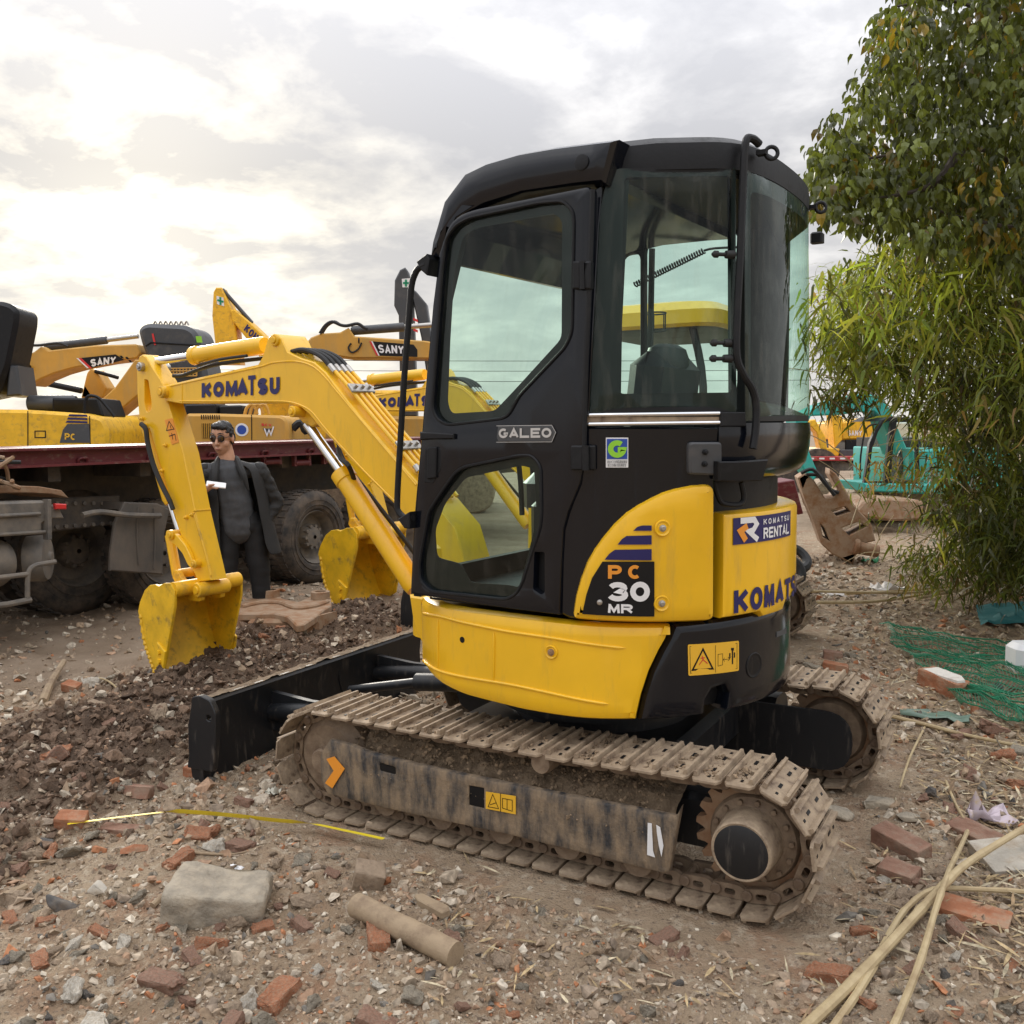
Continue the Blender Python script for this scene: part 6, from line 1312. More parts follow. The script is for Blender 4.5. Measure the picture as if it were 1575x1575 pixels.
GUN = mat('gunmetal_paint', (.05, .053, .058), .4, dirt=(.12, .11, .1), amt=.3, scale=5, sharp=.2); TEAL = mat('teal_paint', (.02, .40, .35), .45, dirt=(.2, .3, .25), amt=.3, scale=6, sharp=.2)
# yellow machine with the dark cab at the left edge
X1 = facing(80, 650, 11.2, 6); E1 = thing('crawler_excavator', 'large yellow excavator with a dark cab cut off by the left picture edge', 'excavator')
HD = slab(X1, [(-160, 628), (38, 630), (130, 636), (158, 643), (166, 660), (168, 760), (-160, 760)], 2.0, Y2, 'engine_hood', E1, .05, .04)
for pl in ([(43, 632), (43, 760)], [(138, 640), (140, 760)]): b = MB(); lines(b, X1, [pl], .012, .004); part(b, 'panel_gap', BLKD, HD)
b = MB(); lines(b, X1, [[(54, 663), (70, 663), (70, 673), (54, 673), (54, 663)]], .012, .004); part(b, 'latch_outline', BLKD, HD)
mark(X1, [(92, 681), (97, 661), (104, 652), (137, 652), (139, 681)], GREY, 'model_plate', HD); 
for v in (637, 642, 647): mark(X1, [(107-(v-637)*.4, v), (134, v+1), (135, v+4), (105-(v-637)*.4, v+3)], NAVY, 'stripe', HD)
lettering(X1, 'PC', [(100, 666), (117, 667), (117, 677), (100, 676)], YELD, HD)
q = MB(); a, z = X1.uv(18, 620); a2, _ = X1.uv(95, 620); q.lathe(X1.pt(a, z+.01, -.5), Vector(X1.pt(a2, z, -.5))-Vector(X1.pt(a, z, -.5)), [(0, .05), (0, .085), (.03, .1), (a2-a-.03, .1), (a2-a, .085), (a2-a, .05)], 24); part(q, 'muffler', GUN, E1)
slab(X1, [(80, 612), (150, 612), (160, 640), (80, 640)], .9, BM, 'engine_top', E1, .02, .02, -.3); hose(X1, [(130, 640), (133, 612), (150, 611), (166, 628), (176, 641)], .02, BM, 'hand_rail', E1, -.1)
CB1 = slab(X1, [(-160, 466), (2, 463), (18, 468), (28, 478), (27, 496), (14, 560), (-2, 606), (-160, 640)], .6, BM, 'cab', E1, .04, .05, -.2, holes=[[(-140, 490), (-14, 494), (-16, 560), (-140, 590)]])
slab(X1, [(14, 562), (26, 562), (33, 608), (9, 610)], .5, GUN, 'cab_side', E1, .0, .02, -.25); crawlers(X1, -160, 150, E1)
# tan machine with the long boom
X2 = facing(150, 600, 13.5, -4); E2 = thing('crawler_excavator', 'ochre excavator with its boom stretched left beside the grey sloping cab', 'excavator')
H2 = slab(X2, [(163, 643), (215, 637), (290, 636), (340, 639), (345, 760), (163, 760)], 2.2, Y3, 'engine_hood', E2, .05, .04)
lettering(X2, 'SANY', [(136, 664), (197, 662), (193, 674), (136, 675)], WHT, H2, wd=.28)
B2 = slab(X2, [(33, 576), (38, 547), (52, 541), (63, 532), (73, 539), (147, 531), (210, 529), (217, 543), (211, 551), (160, 557), (112, 566), (84, 574), (60, 584), (45, 594), (38, 592)], .45, Y3, 'boom', E2, .03, .02, -.5)
XB = lambda pts: pts
b = MB(); decal(b, X2, [(94, 547), (152, 541), (166, 550), (112, 563)], -.49); part(b, 'logo_plate', BLKD, B2)
b = MB(); decal(b, X2, [(93, 547), (98, 547), (115, 563), (110, 563)], -.483); part(b, 'logo_stripe', RED, B2); b = MB(); decal(b, X2, [(90, 547), (93, 547), (110, 563), (107, 563)], -.483); part(b, 'logo_stripe', WHT, B2)
lettering(X2, 'SANY', [(112, 549), (154, 544), (152, 555), (114, 561)], WHT, B2, -.478, .3)
for u, v in ((158, 543), (167, 545), (172, 550)): mark(X2, [(u, v), (u+4, v), (u+7, v+4), (u+3, v+4)], BLKD, 'logo_square', B2, -.49)
K2 = rod(X2, (70, 534), (165, 523), .06, GUN, 'arm_cylinder', E2, -.7); rod(X2, (165, 523), (213, 517), .035, ST, 'piston_rod', K2, -.7); hose(X2, [(38, 548), (46, 533), (62, 531), (90, 528), (105, 533)], .02, BR, 'hydraulic_hose', B2, -.48)
rod(X2, (44, 565), (46, 565), .05, BM, 'boom_pin', B2, -.45)
C2 = slab(X2, [(211, 508), (216, 501), (226, 497), (285, 500), (299, 508), (305, 520), (318, 576), (326, 650), (230, 650), (224, 548), (216, 528)], .6, GUN, 'cab', E2, .06, .06, -.3)
for i in range(7): hose(X2, [(236+i*8, 500), (239+i*8, 494), (242+i*8, 500)], .012, ST, 'guard_loop', C2, -.4, 3)
mark(X2, [(288, 514), (297, 514), (299, 524), (290, 524)], LIME, 'cab_sticker', C2, -.292); mark(X2, [(219, 510), (222, 510), (226, 528), (223, 528)], RED, 'red_reflector', C2, -.292)
hose(X2, [(224, 532), (232, 527), (304, 531)], .012, BM, 'seam', C2, -.295, 1)
b = MB(); a0, z0 = X2.uv(252, 579, -.25); a1, z1 = X2.uv(302, 566, -.25)
for i in range(11): b.box(X2.pt(a0+(a1-a0)*i/10, (z0+z1)/2, -.25), (.014, .014, z1-z0))
for i in range(4): b.tube([X2.pt(a0, z0+(z1-z0)*i/3, -.25), X2.pt(a1, z0+(z1-z0)*i/3, -.25)], .009, 5)
part(b, 'guard_mesh', Y3, E2)
slab(X2, [(132, 636), (176, 596), (207, 553), (222, 553), (222, 600), (168, 645), (150, 645)], .4, Y3, 'lifting_arm', E2, .0, .02, -.15)
A2 = slab(X2, [(124, 612), (133, 574), (139, 566), (146, 569), (164, 597), (158, 612)], .3, Y3, 'bucket_arm', E2, .02, .02, -1.4); rod(X2, (74, 590), (126, 601), .05, BM, 'bucket_cylinder', E2, -1.5); rod(X2, (146, 571), (182, 581), .03, BM, 'bucket_rod', A2, -1.4)
crawlers(X2, 170, 330, E2)
# machine directly behind the person
X3 = facing(370, 660, 12.2, 3); E3 = thing('crawler_excavator', 'ochre excavator whose low engine hood shows behind the standing man', 'excavator')
H3 = slab(X3, [(286, 636), (330, 636), (432, 639), (441, 645), (444, 660), (446, 760), (286, 760)], 2.0, Y3, 'engine_hood', E3, .04, .035)
b = MB(); lines(b, X3, [[(387, 638), (388, 760)]], .012, .004); part(b, 'panel_gap', BLKD, H3)
for i in range(9): mark(X3, [(309+i*3.4, 638), (310.6+i*3.4, 638), (311.2+i*3.4, 645), (309.6+i*3.4, 645)], BLKD, 'vent_slot', H3)
gq = MB(); a0, z0 = X3.uv(311, 674); a1, z1 = X3.uv(334, 651); gq.prism([(a0, z0), (a1, z0), (a1, z1), (a0, z1)], X3.pt, 0, .004); GP = part(gq, 'grille_panel', BM, H3)
for i in range(8):
    b = MB(); b.box(X3.pt(a0+(a1-a0)*(i+.5)/8, (z0+z1)/2, .01), (.008, .012, z1-z0)); part(b, 'grille_bar', Y3, GP)
a, z = X3.uv(372, 661); b = MB(); b.prism([(a+.085*math.cos(t), z+.085*math.sin(t)) for t in np.linspace(0, 2*PI, 24, endpoint=False)], X3.pt, 0, .006); ST_ = part(b, 'round_sticker', WHT, H3); b = MB(); b.prism([(a+.06*math.cos(t), z+.06*math.sin(t)) for t in np.linspace(0, 2*PI, 24, endpoint=False)], X3.pt, .004, .009); part(b, 'sticker_globe', BLUE, H3)
mark(X3, [(404, 659), (420, 659), (421, 655), (412, 668), (414, 670)], GREY, 'wing_emblem', H3); lettering(X3, 'SCV', [(402, 651), (418, 652), (418, 656), (402, 655)], RED, H3); b = MB(); lines(b, X3, [[(407, 659), (411, 670), (414, 661), (417, 669), (421, 656)]], .018, .012); part(b, 'wing_lettering', WHT, H3)
for i, (u0, u1, v0) in enumerate(((284, 332, 622), (336, 372, 624), (374, 380, 628))): slab(X3, [(u0, v0), (u1, v0-1), (u1, 640), (u0, 640)], .7, BM, 'engine_part', E3, .03, .02, -.3-.1*i)
for i in range(3): hose(X3, [(376+i*8, 640), (380+i*8, 627), (390+i*9, 623), (396+i*9, 637)], .022, Y3, 'bent_pipe', E3, -.2)
hose(X3, [(450, 660), (462, 650), (470, 664), (480, 655)], .05, BR, 'hydraulic_hose', E3, -.3); slab(X3, [(446, 676), (482, 675), (482, 690), (446, 690)], .3, BLKD, 'step_plate', E3, .0, .0, .02); lettering(X3, 'SANY', [(451, 677), (469, 677), (469, 682), (451, 682)], WHT, E3, .03); crawlers(X3, 280, 440, E3)
# raised arm with a green cross
X4 = facing(360, 490, 17, 0); E4 = thing('crawler_excavator', 'distant yellow excavator with its arm raised to a point against the sky', 'excavator')
A4 = slab(X4, [(326, 486), (328, 449), (332, 442), (340, 442), (350, 462), (360, 484), (369, 560), (334, 560)], .35, Y2, 'arm', E4, .0, .02)
B4 = slab(X4, [(354, 478), (360, 475), (386, 497), (404, 514), (470, 600), (440, 610), (384, 527), (356, 492)], .4, Y2, 'boom', E4, .0, .02, .05)
rod(X4, (342, 445), (388, 497), .035, GUN, 'arm_cylinder', E4, -.1); mark(X4, [(333, 455), (344, 458), (345, 471), (334, 468)], WHT, 'safety_sticker', A4)
b = MB(); lines(b, X4, [[(339, 457), (339.5, 469)], [(334.5, 461.5), (344, 464.5)]], .035, .012); part(b, 'green_cross', GRN, A4)
lettering(X4, 'KOMATSU', [(382, 499), (425, 541), (418, 553), (376, 508)], NAVY, B4, .062, .32); slab(X4, [(400, 600), (620, 600), (620, 700), (400, 700)], 2.0, Y2, 'engine_hood', E4, .05, .05, -.5); crawlers(X4, 400, 620, E4)
# second long boom and the dark arm
X5 = facing(560, 530, 14.5, 4); E5 = thing('crawler_excavator', 'ochre excavator boom with black hoses reaching right towards the cab rail', 'excavator')
B5 = slab(X5, [(455, 556), (466, 533), (478, 519), (493, 513), (523, 511), (536, 504), (545, 517), (653, 524), (690, 530), (690, 552), (579, 551), (541, 551), (520, 548), (500, 560), (480, 640), (440, 650)], .45, Y3, 'boom', E5, .0, .02)
K5 = rod(X5, (540, 509), (622, 503), .07, GUN, 'arm_cylinder', E5, -.2); rod(X5, (622, 503), (690, 498), .04, ST, 'piston_rod', K5, -.2)
mark(X5, [(573, 525), (636, 530), (642, 538), (642, 549), (583, 547)], BLKD, 'logo_plate', B5); mark(X5, [(568, 525), (571, 525), (582, 547), (579, 547)], RED, 'logo_stripe', B5, .01); mark(X5, [(571, 525), (573, 525), (584, 547), (582, 547)], WHT, 'logo_stripe', B5, .01)
lettering(X5, 'SANY', [(581, 530), (621, 532), (621, 544), (583, 543)], WHT, B5, .014, .3)
for i in range(2): hose(X5, [(492+i*3, 513), (500+i*3, 501), (511+i*3, 495), (524, 500), (534, 501), (550, 498), (560, 504), (566, 506)], .025, BR, 'hydraulic_hose', B5, .0-.2*i)
hose(X5, [(540, 528), (536, 535), (541, 542), (551, 537), (556, 527)], .014, BR, 'hydraulic_hose', B5, .02); rod(X5, (551, 524), (553, 524), .05, BM, 'work_lamp', B5, .1)
slab(X5, [(500, 640), (690, 640), (690, 730), (500, 730)], 2, Y3, 'engine_hood', E5, .05, .05, -.8); crawlers(X5, 450, 690, E5)
X6 = facing(630, 460, 15.5, 0); E6 = thing('crawler_excavator', 'dark grey excavator arm with a green cross, upright behind the thin rail', 'excavator')
A6 = slab(X6, [(606, 470), (607, 431), (615, 415), (623, 411), (627, 416), (633, 435), (637, 520), (641, 640), (616, 640), (613, 485)], .3, GUN, 'arm', E6, .0, .02)
slab(X6, [(630, 440), (641, 449), (656, 467), (664, 520), (690, 640), (665, 640), (648, 520)], .3, GUN, 'boom', E6, .0, .02, -.05)
mark(X6, [(618, 429), (630, 428), (630, 442), (619, 442)], WHT, 'safety_sticker', A6); b = MB(); lines(b, X6, [[(624.5, 430), (624.5, 441)], [(620, 435.5), (629, 435.5)]], .035, .012); part(b, 'green_cross', GRN, A6)
for i in range(3): mark(X6, [(636, 489+i*8), (643, 492+i*8), (643, 496+i*8), (636, 493+i*8)], RED if i % 2 == 0 else WHT, 'hazard_stripe', A6, .03)
slab(X6, [(600, 640), (760, 640), (760, 740), (600, 740)], 1.5, GUN, 'engine_hood', E6, .05, .05, -.5); crawlers(X6, 600, 760, E6)

# ------------------------------------------------------------------ the yard on the right
X7 = facing(1300, 630, 13.5, 5); E7 = thing('crawler_excavator', 'turquoise excavator with a glazed black framed cab among the bamboo', 'excavator')
slab(X7, [(1225, 640), (1242, 633), (1267, 621), (1300, 611), (1333, 605), (1356, 610), (1366, 622), (1400, 700), (1378, 700), (1357, 645), (1344, 633), (1320, 634), (1295, 638), (1248, 640), (1238, 660), (1225, 665)], .4, TEAL, 'boom', E7, .0, .02)
slab(X7, [(1225, 650), (1240, 655), (1243, 690), (1259, 728), (1251, 742), (1236, 722), (1222, 690)], .3, TEAL, 'arm', E7, .0, .02, .02)
C7 = [(1329, 745), (1333, 720), (1338, 681), (1347, 661), (1357, 646), (1372, 640), (1412, 645), (1416, 745)]; C7h = [[(1336, 740), (1342, 690), (1351, 664), (1359, 651), (1372, 645), (1367, 680), (1361, 740)], [(1370, 740), (1375, 680), (1380, 648), (1409, 650), (1411, 740)]]
CB7 = slab(X7, C7, .07, BM, 'cab', E7, .0, .01, .5, holes=C7h); slab(X7, C7, .07, BM, 'far_cab_frame', E7, .0, .01, -.5, holes=C7h); slab(X7, [(1356, 648), (1372, 640), (1412, 644), (1412, 649), (1372, 645)], .95, BM, 'cab_roof', E7, .0, .01, .43); slab(X7, [(1384, 715), (1390, 690), (1402, 690), (1404, 742), (1384, 742)], .4, SEAT, 'operator_seat', E7, .0, .03, .1)
q = MB(); V, T_ = fill(px(X7, [(1336, 740), (1345, 665), (1360, 648), (1410, 648), (1412, 740)], .45)); q.add([X7.pt(a, z, .45) for a, z in V], T_); part(q, 'cab_window', GLS, CB7)
slab(X7, [(1328, 743), (1440, 745), (1440, 760), (1332, 756)], 1.0, TEAL, 'cab_base', E7, .0, .02, .55); slab(X7, [(1400, 690), (1560, 690), (1560, 760), (1400, 760)], 1.8, TEAL, 'engine_hood', E7, .03, .04, .3)
hose(X7, [(1323, 736), (1324, 700), (1332, 660), (1348, 652)], .014, BM, 'hand_rail', E7, .5); crawlers(X7, 1330, 1540, E7, 1.8, .55)
X8 = facing(1310, 660, 21, 0); E8 = thing('crawler_excavator', 'small far off orange yellow excavator standing on a red lorry', 'excavator')
H8 = slab(X8, [(1294, 649), (1330, 643), (1354, 646), (1356, 700), (1330, 700), (1330, 676), (1294, 677)], 1.8, Y2, 'engine_hood', E8, .04, .04); lettering(X8, 'SANY', [(1303, 662), (1326, 662), (1325, 670), (1304, 670)], WHT, H8)
slab(X8, [(1280, 637), (1296, 640), (1296, 676), (1284, 690)], .4, Y2, 'boom', E8, .0, .02, .2); slab(X8, [(1240, 648), (1254, 645), (1270, 672), (1274, 700), (1252, 702), (1262, 690), (1256, 665)], .3, Y2, 'arm', E8, .0, .02, .3); slab(X8, [(1262, 688), (1292, 690), (1290, 702), (1258, 702)], .8, Y2, 'bucket', E8, .03, .02, .3)
slab(X8, [(1292, 692), (1328, 692), (1328, 702), (1292, 702)], .5, GREY, 'dozer_blade', E8, .0, .01, .3); slab(X8, [(1300, 676), (1380, 676), (1380, 702), (1300, 702)], 1.8, BM, 'crawler_track', E8, .03, .02)
X9 = facing(1290, 710, 20.4, 0); E9 = thing('flatbed_lorry', 'far red flatbed lorry carrying the small orange yellow excavator', 'lorry')
slab(X9, [(1200, 702), (1480, 702), (1480, 709), (1200, 709)], 2.4, mat('red_paint', (.40, .03, .03), .5, dirt=(.3, .2, .17), amt=.35, scale=4), 'side_beam', E9, .0, .01)
for i in range(8): mark(X9, [(1212+i*16, 704), (1220+i*16, 704), (1220+i*16, 706.5), (1212+i*16, 706.5)], WHT, 'reflective_strip', E9)
slab(X9, [(1200, 711), (1480, 711), (1480, 724), (1200, 724)], 2.0, DST, 'chassis', E9, .0, .02, -.15)
for u in (1225, 1262, 1400): 
    a, z = X9.uv(u, 728); b = MB(); b.lathe(X9.pt(a, .48, -.1), Vector(X9.n)*1.0, [(-.25, .2), (-.25, .46), (0, .46), (.01, .3), (-.03, .28), (-.03, .05)], 24); part(b, 'wheel', TYR, E9)
XA = facing(1290, 800, 9.9, -12); EA = thing('bucket_linkage', 'rusty excavator arm end with square openings lying tilted beside the bamboo', 'machine part')
slab(XA, [(1227, 735), (1238, 728), (1252, 738), (1269, 766), (1281, 764), (1288, 752), (1276, 730), (1277, 721), (1287, 729), (1300, 752), (1314, 776), (1340, 805), (1347, 832), (1322, 838), (1312, 868), (1279, 852), (1264, 838), (1255, 812), (1238, 769)], .42, RSTP, 'arm_casting', EA, .008, .015, .1, holes=[[(1279, 785), (1301, 779), (1308, 787), (1287, 794)], [(1295, 812), (1322, 802), (1333, 810), (1306, 824)], [(1262, 806), (1268, 812), (1276, 832), (1266, 826)]])
rod(XA, (1318, 842), (1352, 848), .065, RST, 'pivot_pin', EA, .12, 18); rod(XA, (1313, 840), (1322, 842), .085, RST, 'pin_collar', EA, .12, 18); hose(XA, [(1232, 728), (1250, 722), (1268, 742), (1284, 762)], .02, BR, 'hydraulic_hose', EA, .14); hose(XA, [(1240, 730), (1262, 732), (1276, 752), (1290, 758)], .02, BR, 'hydraulic_hose', EA, .10)
XC = facing(1360, 790, 12.4, 0); EC_ = thing('track_frame', 'rusty flat undercarriage frame with an upright pin beyond the tilted casting', 'machine part')
slab(XC, [(1316, 786), (1330, 770), (1366, 766), (1420, 770), (1424, 800), (1372, 802), (1330, 796)], 1.2, RSTP, 'frame_casting', EC_, .03, .03); b = MB(); a, z = XC.uv(1348, 772); b.cyl(XC.pt(a, z-.05, -.3), XC.pt(a, z+.1, -.3), .055, n=16); part(b, 'upright_pin', RST, EC_)
XD = facing(1222, 765, 10.4, 0); ED = thing('old_bucket', 'dull maroon bucket edge showing just right of the rear hood', 'bucket'); slab(XD, [(1196, 742), (1222, 738), (1236, 790), (1228, 792), (1206, 775), (1196, 770)], .5, MAR, 'bucket_shell', ED, .01, .01)
def coil(u, v, t, r, rt, label, tilt):
    P = Vector(CAM+ray(u, v)*t); q = MB(); M_ = Matrix.Rotation(tilt, 3, 'X') @ Matrix.Rotation(.5, 3, 'Y')
    q.tube([P+M_ @ Vector((r*math.cos(a), r*math.sin(a), 0)) for a in np.linspace(0, 2*PI, 28)], rt, 8); o = q.build('rubber_ring', BR); o['label'] = label; o['category'] = 'rubber ring'
coil(1218, 858, 8.9, .15, .045, 'upper one of two black rubber rings beside the rear hood', .5); coil(1210, 880, 8.6, .14, .04, 'lower one of two black rubber rings beside the rear hood', 1.0)
# overhead wires
for k_, (dz, lb) in enumerate(((0, 'highest of three thin overhead wires crossing the far sky'), (-.42, 'middle one of three thin overhead wires crossing the far sky'), (-.85, 'lowest of three thin overhead wires crossing the far sky'))):
    XW = facing(1270, 546, 40, 3); a, z = XW.uv(1270, 546); q = MB(); q.tube([XW.pt(a+s_, z+dz+.0009*(s_)**2*.4-.2, 0) for s_ in np.linspace(-26, 22, 30)], .014, 4); o = q.build('power_line', BR); o['label'] = lb; o['category'] = 'power line'; o['group'] = 'overhead wires'
# ------------------------------------------------------------------ the standing man
PT7 = 7.1; PO_ = CAM+ray(372, 900)*PT7; PYv = Vector((PO_[0]-CAM[0], PO_[1]-CAM[1], 0)); PDD = PYv.length; PYv.normalize(); PXv = PYv.cross(Vector((0, 0, 1))); KP = PT7/FPX; KX = PT7*PT7/PDD/FPX
PBASE = Vector((PO_[0], PO_[1], H(PO_[0], PO_[1])))
def hp(u, v, y=0.0): return PBASE+PXv*((u-372)*KX)+PYv*y+Vector((0, 0, 1.468+(664-v)*KP-PBASE.z))
MAN = thing('person', 'man in sunglasses, dark open jacket and grey sweater, looking at his phone hand', 'person', loc=None)
def cap(mb, a, b, ra, rb, n=14):
    a, b = Vector(a), Vector(b); d = (b-a); L = max(d.length, 1e-4); pr = []
    for i in range(5): t = PI/2*(1-i/4.0); pr.append((-ra*math.sin(t), max(ra*math.cos(t), .0005)))
    for i in range(5): t = PI/2*(i/4.0); pr.append((L+rb*math.sin(t), max(rb*math.cos(t), .0005)))
    mb.lathe(a, d, pr, n)
def ball(mb, c, rad, M=None, n=16):
    pts = [[(rad[0]*math.sin(PI*i/10)*math.cos(2*PI*k/n), rad[1]*math.sin(PI*i/10)*math.sin(2*PI*k/n), rad[2]*math.cos(PI*i/10)) for k in range(n)] for i in range(1, 10)]
    mb.loft([[tuple((M @ Vector(p) if M else Vector(p))+Vector(c)) for p in r_] for r_ in [[(0, 0, rad[2])]*n]+pts+[[(0, 0, -rad[2])]*n]])
def fuse(mb, name, vox, m, par, smooth=4, disp=None):
    me = mb.mesh('tmp', m, 0); o = bpy.data.objects.new('tmp', me); COL.objects.link(o); rm = o.modifiers.new('r', 'REMESH'); rm.mode = 'VOXEL'; rm.voxel_size = vox; sm_ = o.modifiers.new('s', 'SMOOTH'); sm_.factor = .5; sm_.iterations = smooth
    bpy.context.view_layer.update(); me2 = bpy.data.meshes.new_from_object(o.evaluated_get(bpy.context.evaluated_depsgraph_get())); bpy.data.objects.remove(o)
    if disp:
        for v in me2.vertices: v.co += v.normal*disp(v.co)
    me2.polygons.foreach_set('use_smooth', [True]*len(me2.polygons)); me2.materials.clear(); me2.materials.append(m); return link(name, me2, par)
SKIN = mat('skin', (.50, .27, .17), .5, var=.1, scale=30, bump=.05, bscale=150); HAIR = mat('black_hair', (.010, .009, .009), .45, bump=.6, bscale=160)
JKT = mat('dark_jacket', (.017, .017, .017), .75, bump=.3, bscale=90, var=.2); SWT = mat('grey_sweater', (.068, .071, .077), .95, bump=.5, bscale=260, var=.15, scale=30); TRS = mat('black_trousers', (.008, .008, .009), .8, bump=.2, bscale=60); LENS = mat('dark_lens', (.03, .014, .008), .08, coat=.6)
fd = (PXv*-.42-PYv*.90).normalized(); fs_ = fd.cross(Vector((0, 0, 1))).normalized()            # where the face looks, and its own left-to-right
fdd = (fd+Vector((0, 0, -.16))).normalized(); fu = fs_.cross(fdd).normalized(); HM = Matrix((fs_, fdd, fu)).transposed(); hc = hp(351, 674)
hl = lambda x, y, z: hc+fs_*x+fdd*y+fu*z
sk_ = MB()
ball(sk_, hl(0, -.008, .035), (.074, .092, .090), HM); ball(sk_, hl(0, .012, -.045), (.060, .072, .078), HM); ball(sk_, hl(0, .035, -.090), (.034, .034, .026), HM); ball(sk_, hl(-.034, .03, -.035), (.03, .04, .035), HM); ball(sk_, hl(.034, .03, -.035), (.03, .04, .035), HM)
cap(sk_, hl(0, .083, .012), hl(0, .103, -.024), .009, .013); ball(sk_, hl(-.012, .092, -.028), (.009, .011, .008), HM); ball(sk_, hl(.012, .092, -.028), (.009, .011, .008), HM); ball(sk_, hl(0, .082, -.058), (.024, .013, .007), HM); ball(sk_, hl(0, .080, -.070), (.020, .013, .007), HM)
for s_ in (-1, 1): ball(sk_, hl(.077*s_, -.012, -.004), (.010, .022, .034), HM)
nk = hp(358, 709, .02); cap(sk_, hl(0, -.02, -.06), nk, .056, .062)
shL, shR = hp(323, 723, .02), hp(405, 724, .02); hipc = hp(374, 800, .02); cap(sk_, shL, shR, .055, .055); cap(sk_, hp(358, 735, .01), hp(368, 775, .01), .105, .105); cap(sk_, hp(368, 775, .01), hp(372, 800, .02), .105, .095)
elL, wrL = hp(309, 768, .02), hp(322, 750, -.20); cap(sk_, shL, elL, .048, .04); cap(sk_, elL, wrL, .038, .026)
elR, wrR = hp(430, 775, .06), hp(414, 802, .0); cap(sk_, shR, elR, .048, .04); cap(sk_, elR, wrR, .038, .026)
hpL, hpR = hp(354, 812, .02), hp(394, 812, .02); knL, knR = hp(350, 880, -.02), hp(400, 880, .0); anL, anR = PBASE+PXv*-.12+Vector((0, 0, .08)), PBASE+PXv*.15+Vector((0, 0, .08))
for a, b, c in ((hpL, knL, anL), (hpR, knR, anR)): cap(sk_, a, b, .08, .055); cap(sk_, b, c, .05, .036); cap(sk_, c, c-PYv*.12-Vector((0, 0, .045)), .035, .03)
# the hand with the phone: palm, four bent fingers and a thumb
pm = hp(329, 744, -.245); pdx = PXv; cap(sk_, wrL, pm, .024, .028); ball(sk_, pm+PXv*.012, (.036, .030, .017), Matrix((PXv, PYv, Vector((0, 0, 1)))).transposed())
for i in range(4):
    b = pm+PXv*(.034-.004*i)+PYv*(-.026+.018*i)+Vector((0, 0, -.004)); m1 = b+PXv*(.026-.002*abs(i-1))+Vector((0, 0, -.007)); m2 = m1+PXv*.018+Vector((0, 0, .009)); cap(sk_, b, m1, .0085, .008, 8); cap(sk_, m1, m2, .008, .0065, 8)
tb_ = pm-PYv*.022-PXv*.005; t1 = tb_+PXv*.02-PYv*.012+Vector((0, 0, .016)); cap(sk_, tb_, t1, .010, .009, 8); cap(sk_, t1, t1+PXv*.026+PYv*.006+Vector((0, 0, .004)), .009, .0075, 8)
hR_ = wrR-PXv*.04+PYv*.01-Vector((0, 0, .045)); cap(sk_, wrR, hR_, .026, .024)
for i in range(4): b = hR_+PYv*(-.02+.014*i); cap(sk_, b, b-Vector((0, 0, .045))-PXv*.008, .0085, .007, 8)
cap(sk_, hR_-PYv*.022, hR_-PYv*.034-Vector((0, 0, .03)), .009, .008, 8)
BODY = fuse(sk_, 'body', .0052, SKIN, MAN, 5)
hm_ = MB(); ball(hm_, hl(0, -.020, .050), (.080, .094, .082), HM); ball(hm_, hl(0, -.052, .0), (.077, .062, .075), HM); ball(hm_, hl(0, .034, .098), (.058, .05, .026), HM); ball(hm_, hl(-.03, .045, .090), (.035, .03, .02), HM)
for s_ in (-1, 1): cap(hm_, hl(.073*s_, -.002, .04), hl(.072*s_, .0, .005), .013, .009)
fuse(hm_, 'hair', .006, HAIR, MAN, 2, lambda c: .005*mnoise.noise(c*70)+.004*mnoise.noise(Vector((c.x*160, c.y*160, c.z*50))))
for s_ in (-1, 1):
    q = MB(); q.lathe(hl(.031*s_, .088-.010*1, .014), (fdd*.95+fs_*.28*s_), [(0, .024), (.004, .0255), (.007, .022), (.009, .012), (.0095, .001)], 20); part(q, 'sunglass_lens', LENS, MAN)
    q = MB(); q.tube([hl(.031*s_, .088, .014)+(fs_*math.cos(w)+fu*math.sin(w))*.0265-fdd*.006*abs(math.cos(w)) for w in np.linspace(0, 2*PI, 22)], .0018, 5); q.tube([hl(.057*s_, .076, .018), hl(.078*s_, .03, .018), hl(.08*s_, -.02, .012)], .0022, 5, 3); part(q, 'sunglass_frame', HAIR, MAN)
    q = MB(); q.tube([hl(.012*s_, .092, .046), hl(.032*s_, .090, .052), hl(.054*s_, .074, .045)], [.003, .005, .002], 6, 3); part(q, 'eyebrow', HAIR, MAN)
q = MB(); q.tube([hl(-.008, .095, .018), hl(0, .099, .021), hl(.008, .095, .018)], .002, 5, 2); part(q, 'sunglass_bridge', HAIR, MAN)
q = MB(); q.tube([hl(-.022, .090, -.064), hl(-.008, .0965, -.062), hl(.008, .0965, -.062), hl(.022, .090, -.064)], [.001, .0035, .0035, .001], 6, 4); part(q, 'lips', mat('lips', (.36, .13, .10), .45), MAN)
def ell(c, rx, ry, a0=0, a1=360, n=28, ph=0): return [tuple(c+PXv*rx*math.cos(R(a0+(a1-a0)*i/(n-1)))+PYv*ry*math.sin(R(a0+(a1-a0)*i/(n-1)))) for i in range(n)]
sw = MB()
for a, b, ra, rb in ((hp(357, 728, .01), hp(366, 772, .0), .125, .130), (hp(366, 772), hp(370, 810), .132, .125), (shL, shR, .062, .062), (shL, elL, .053, .046), (shR, elR, .053, .046)): cap(sw, a, b, ra, rb)
cap(sw, hp(357, 716, .012), hp(358, 722, .012), .072, .085)
fuse(sw, 'sweater', .010, SWT, MAN, 4, lambda c: .008*mnoise.noise(Vector((c.x*9, c.y*9, c.z*20))))
tr_ = MB(); cap(tr_, hp(366, 806, .02), hp(382, 806, .02), .122, .122)
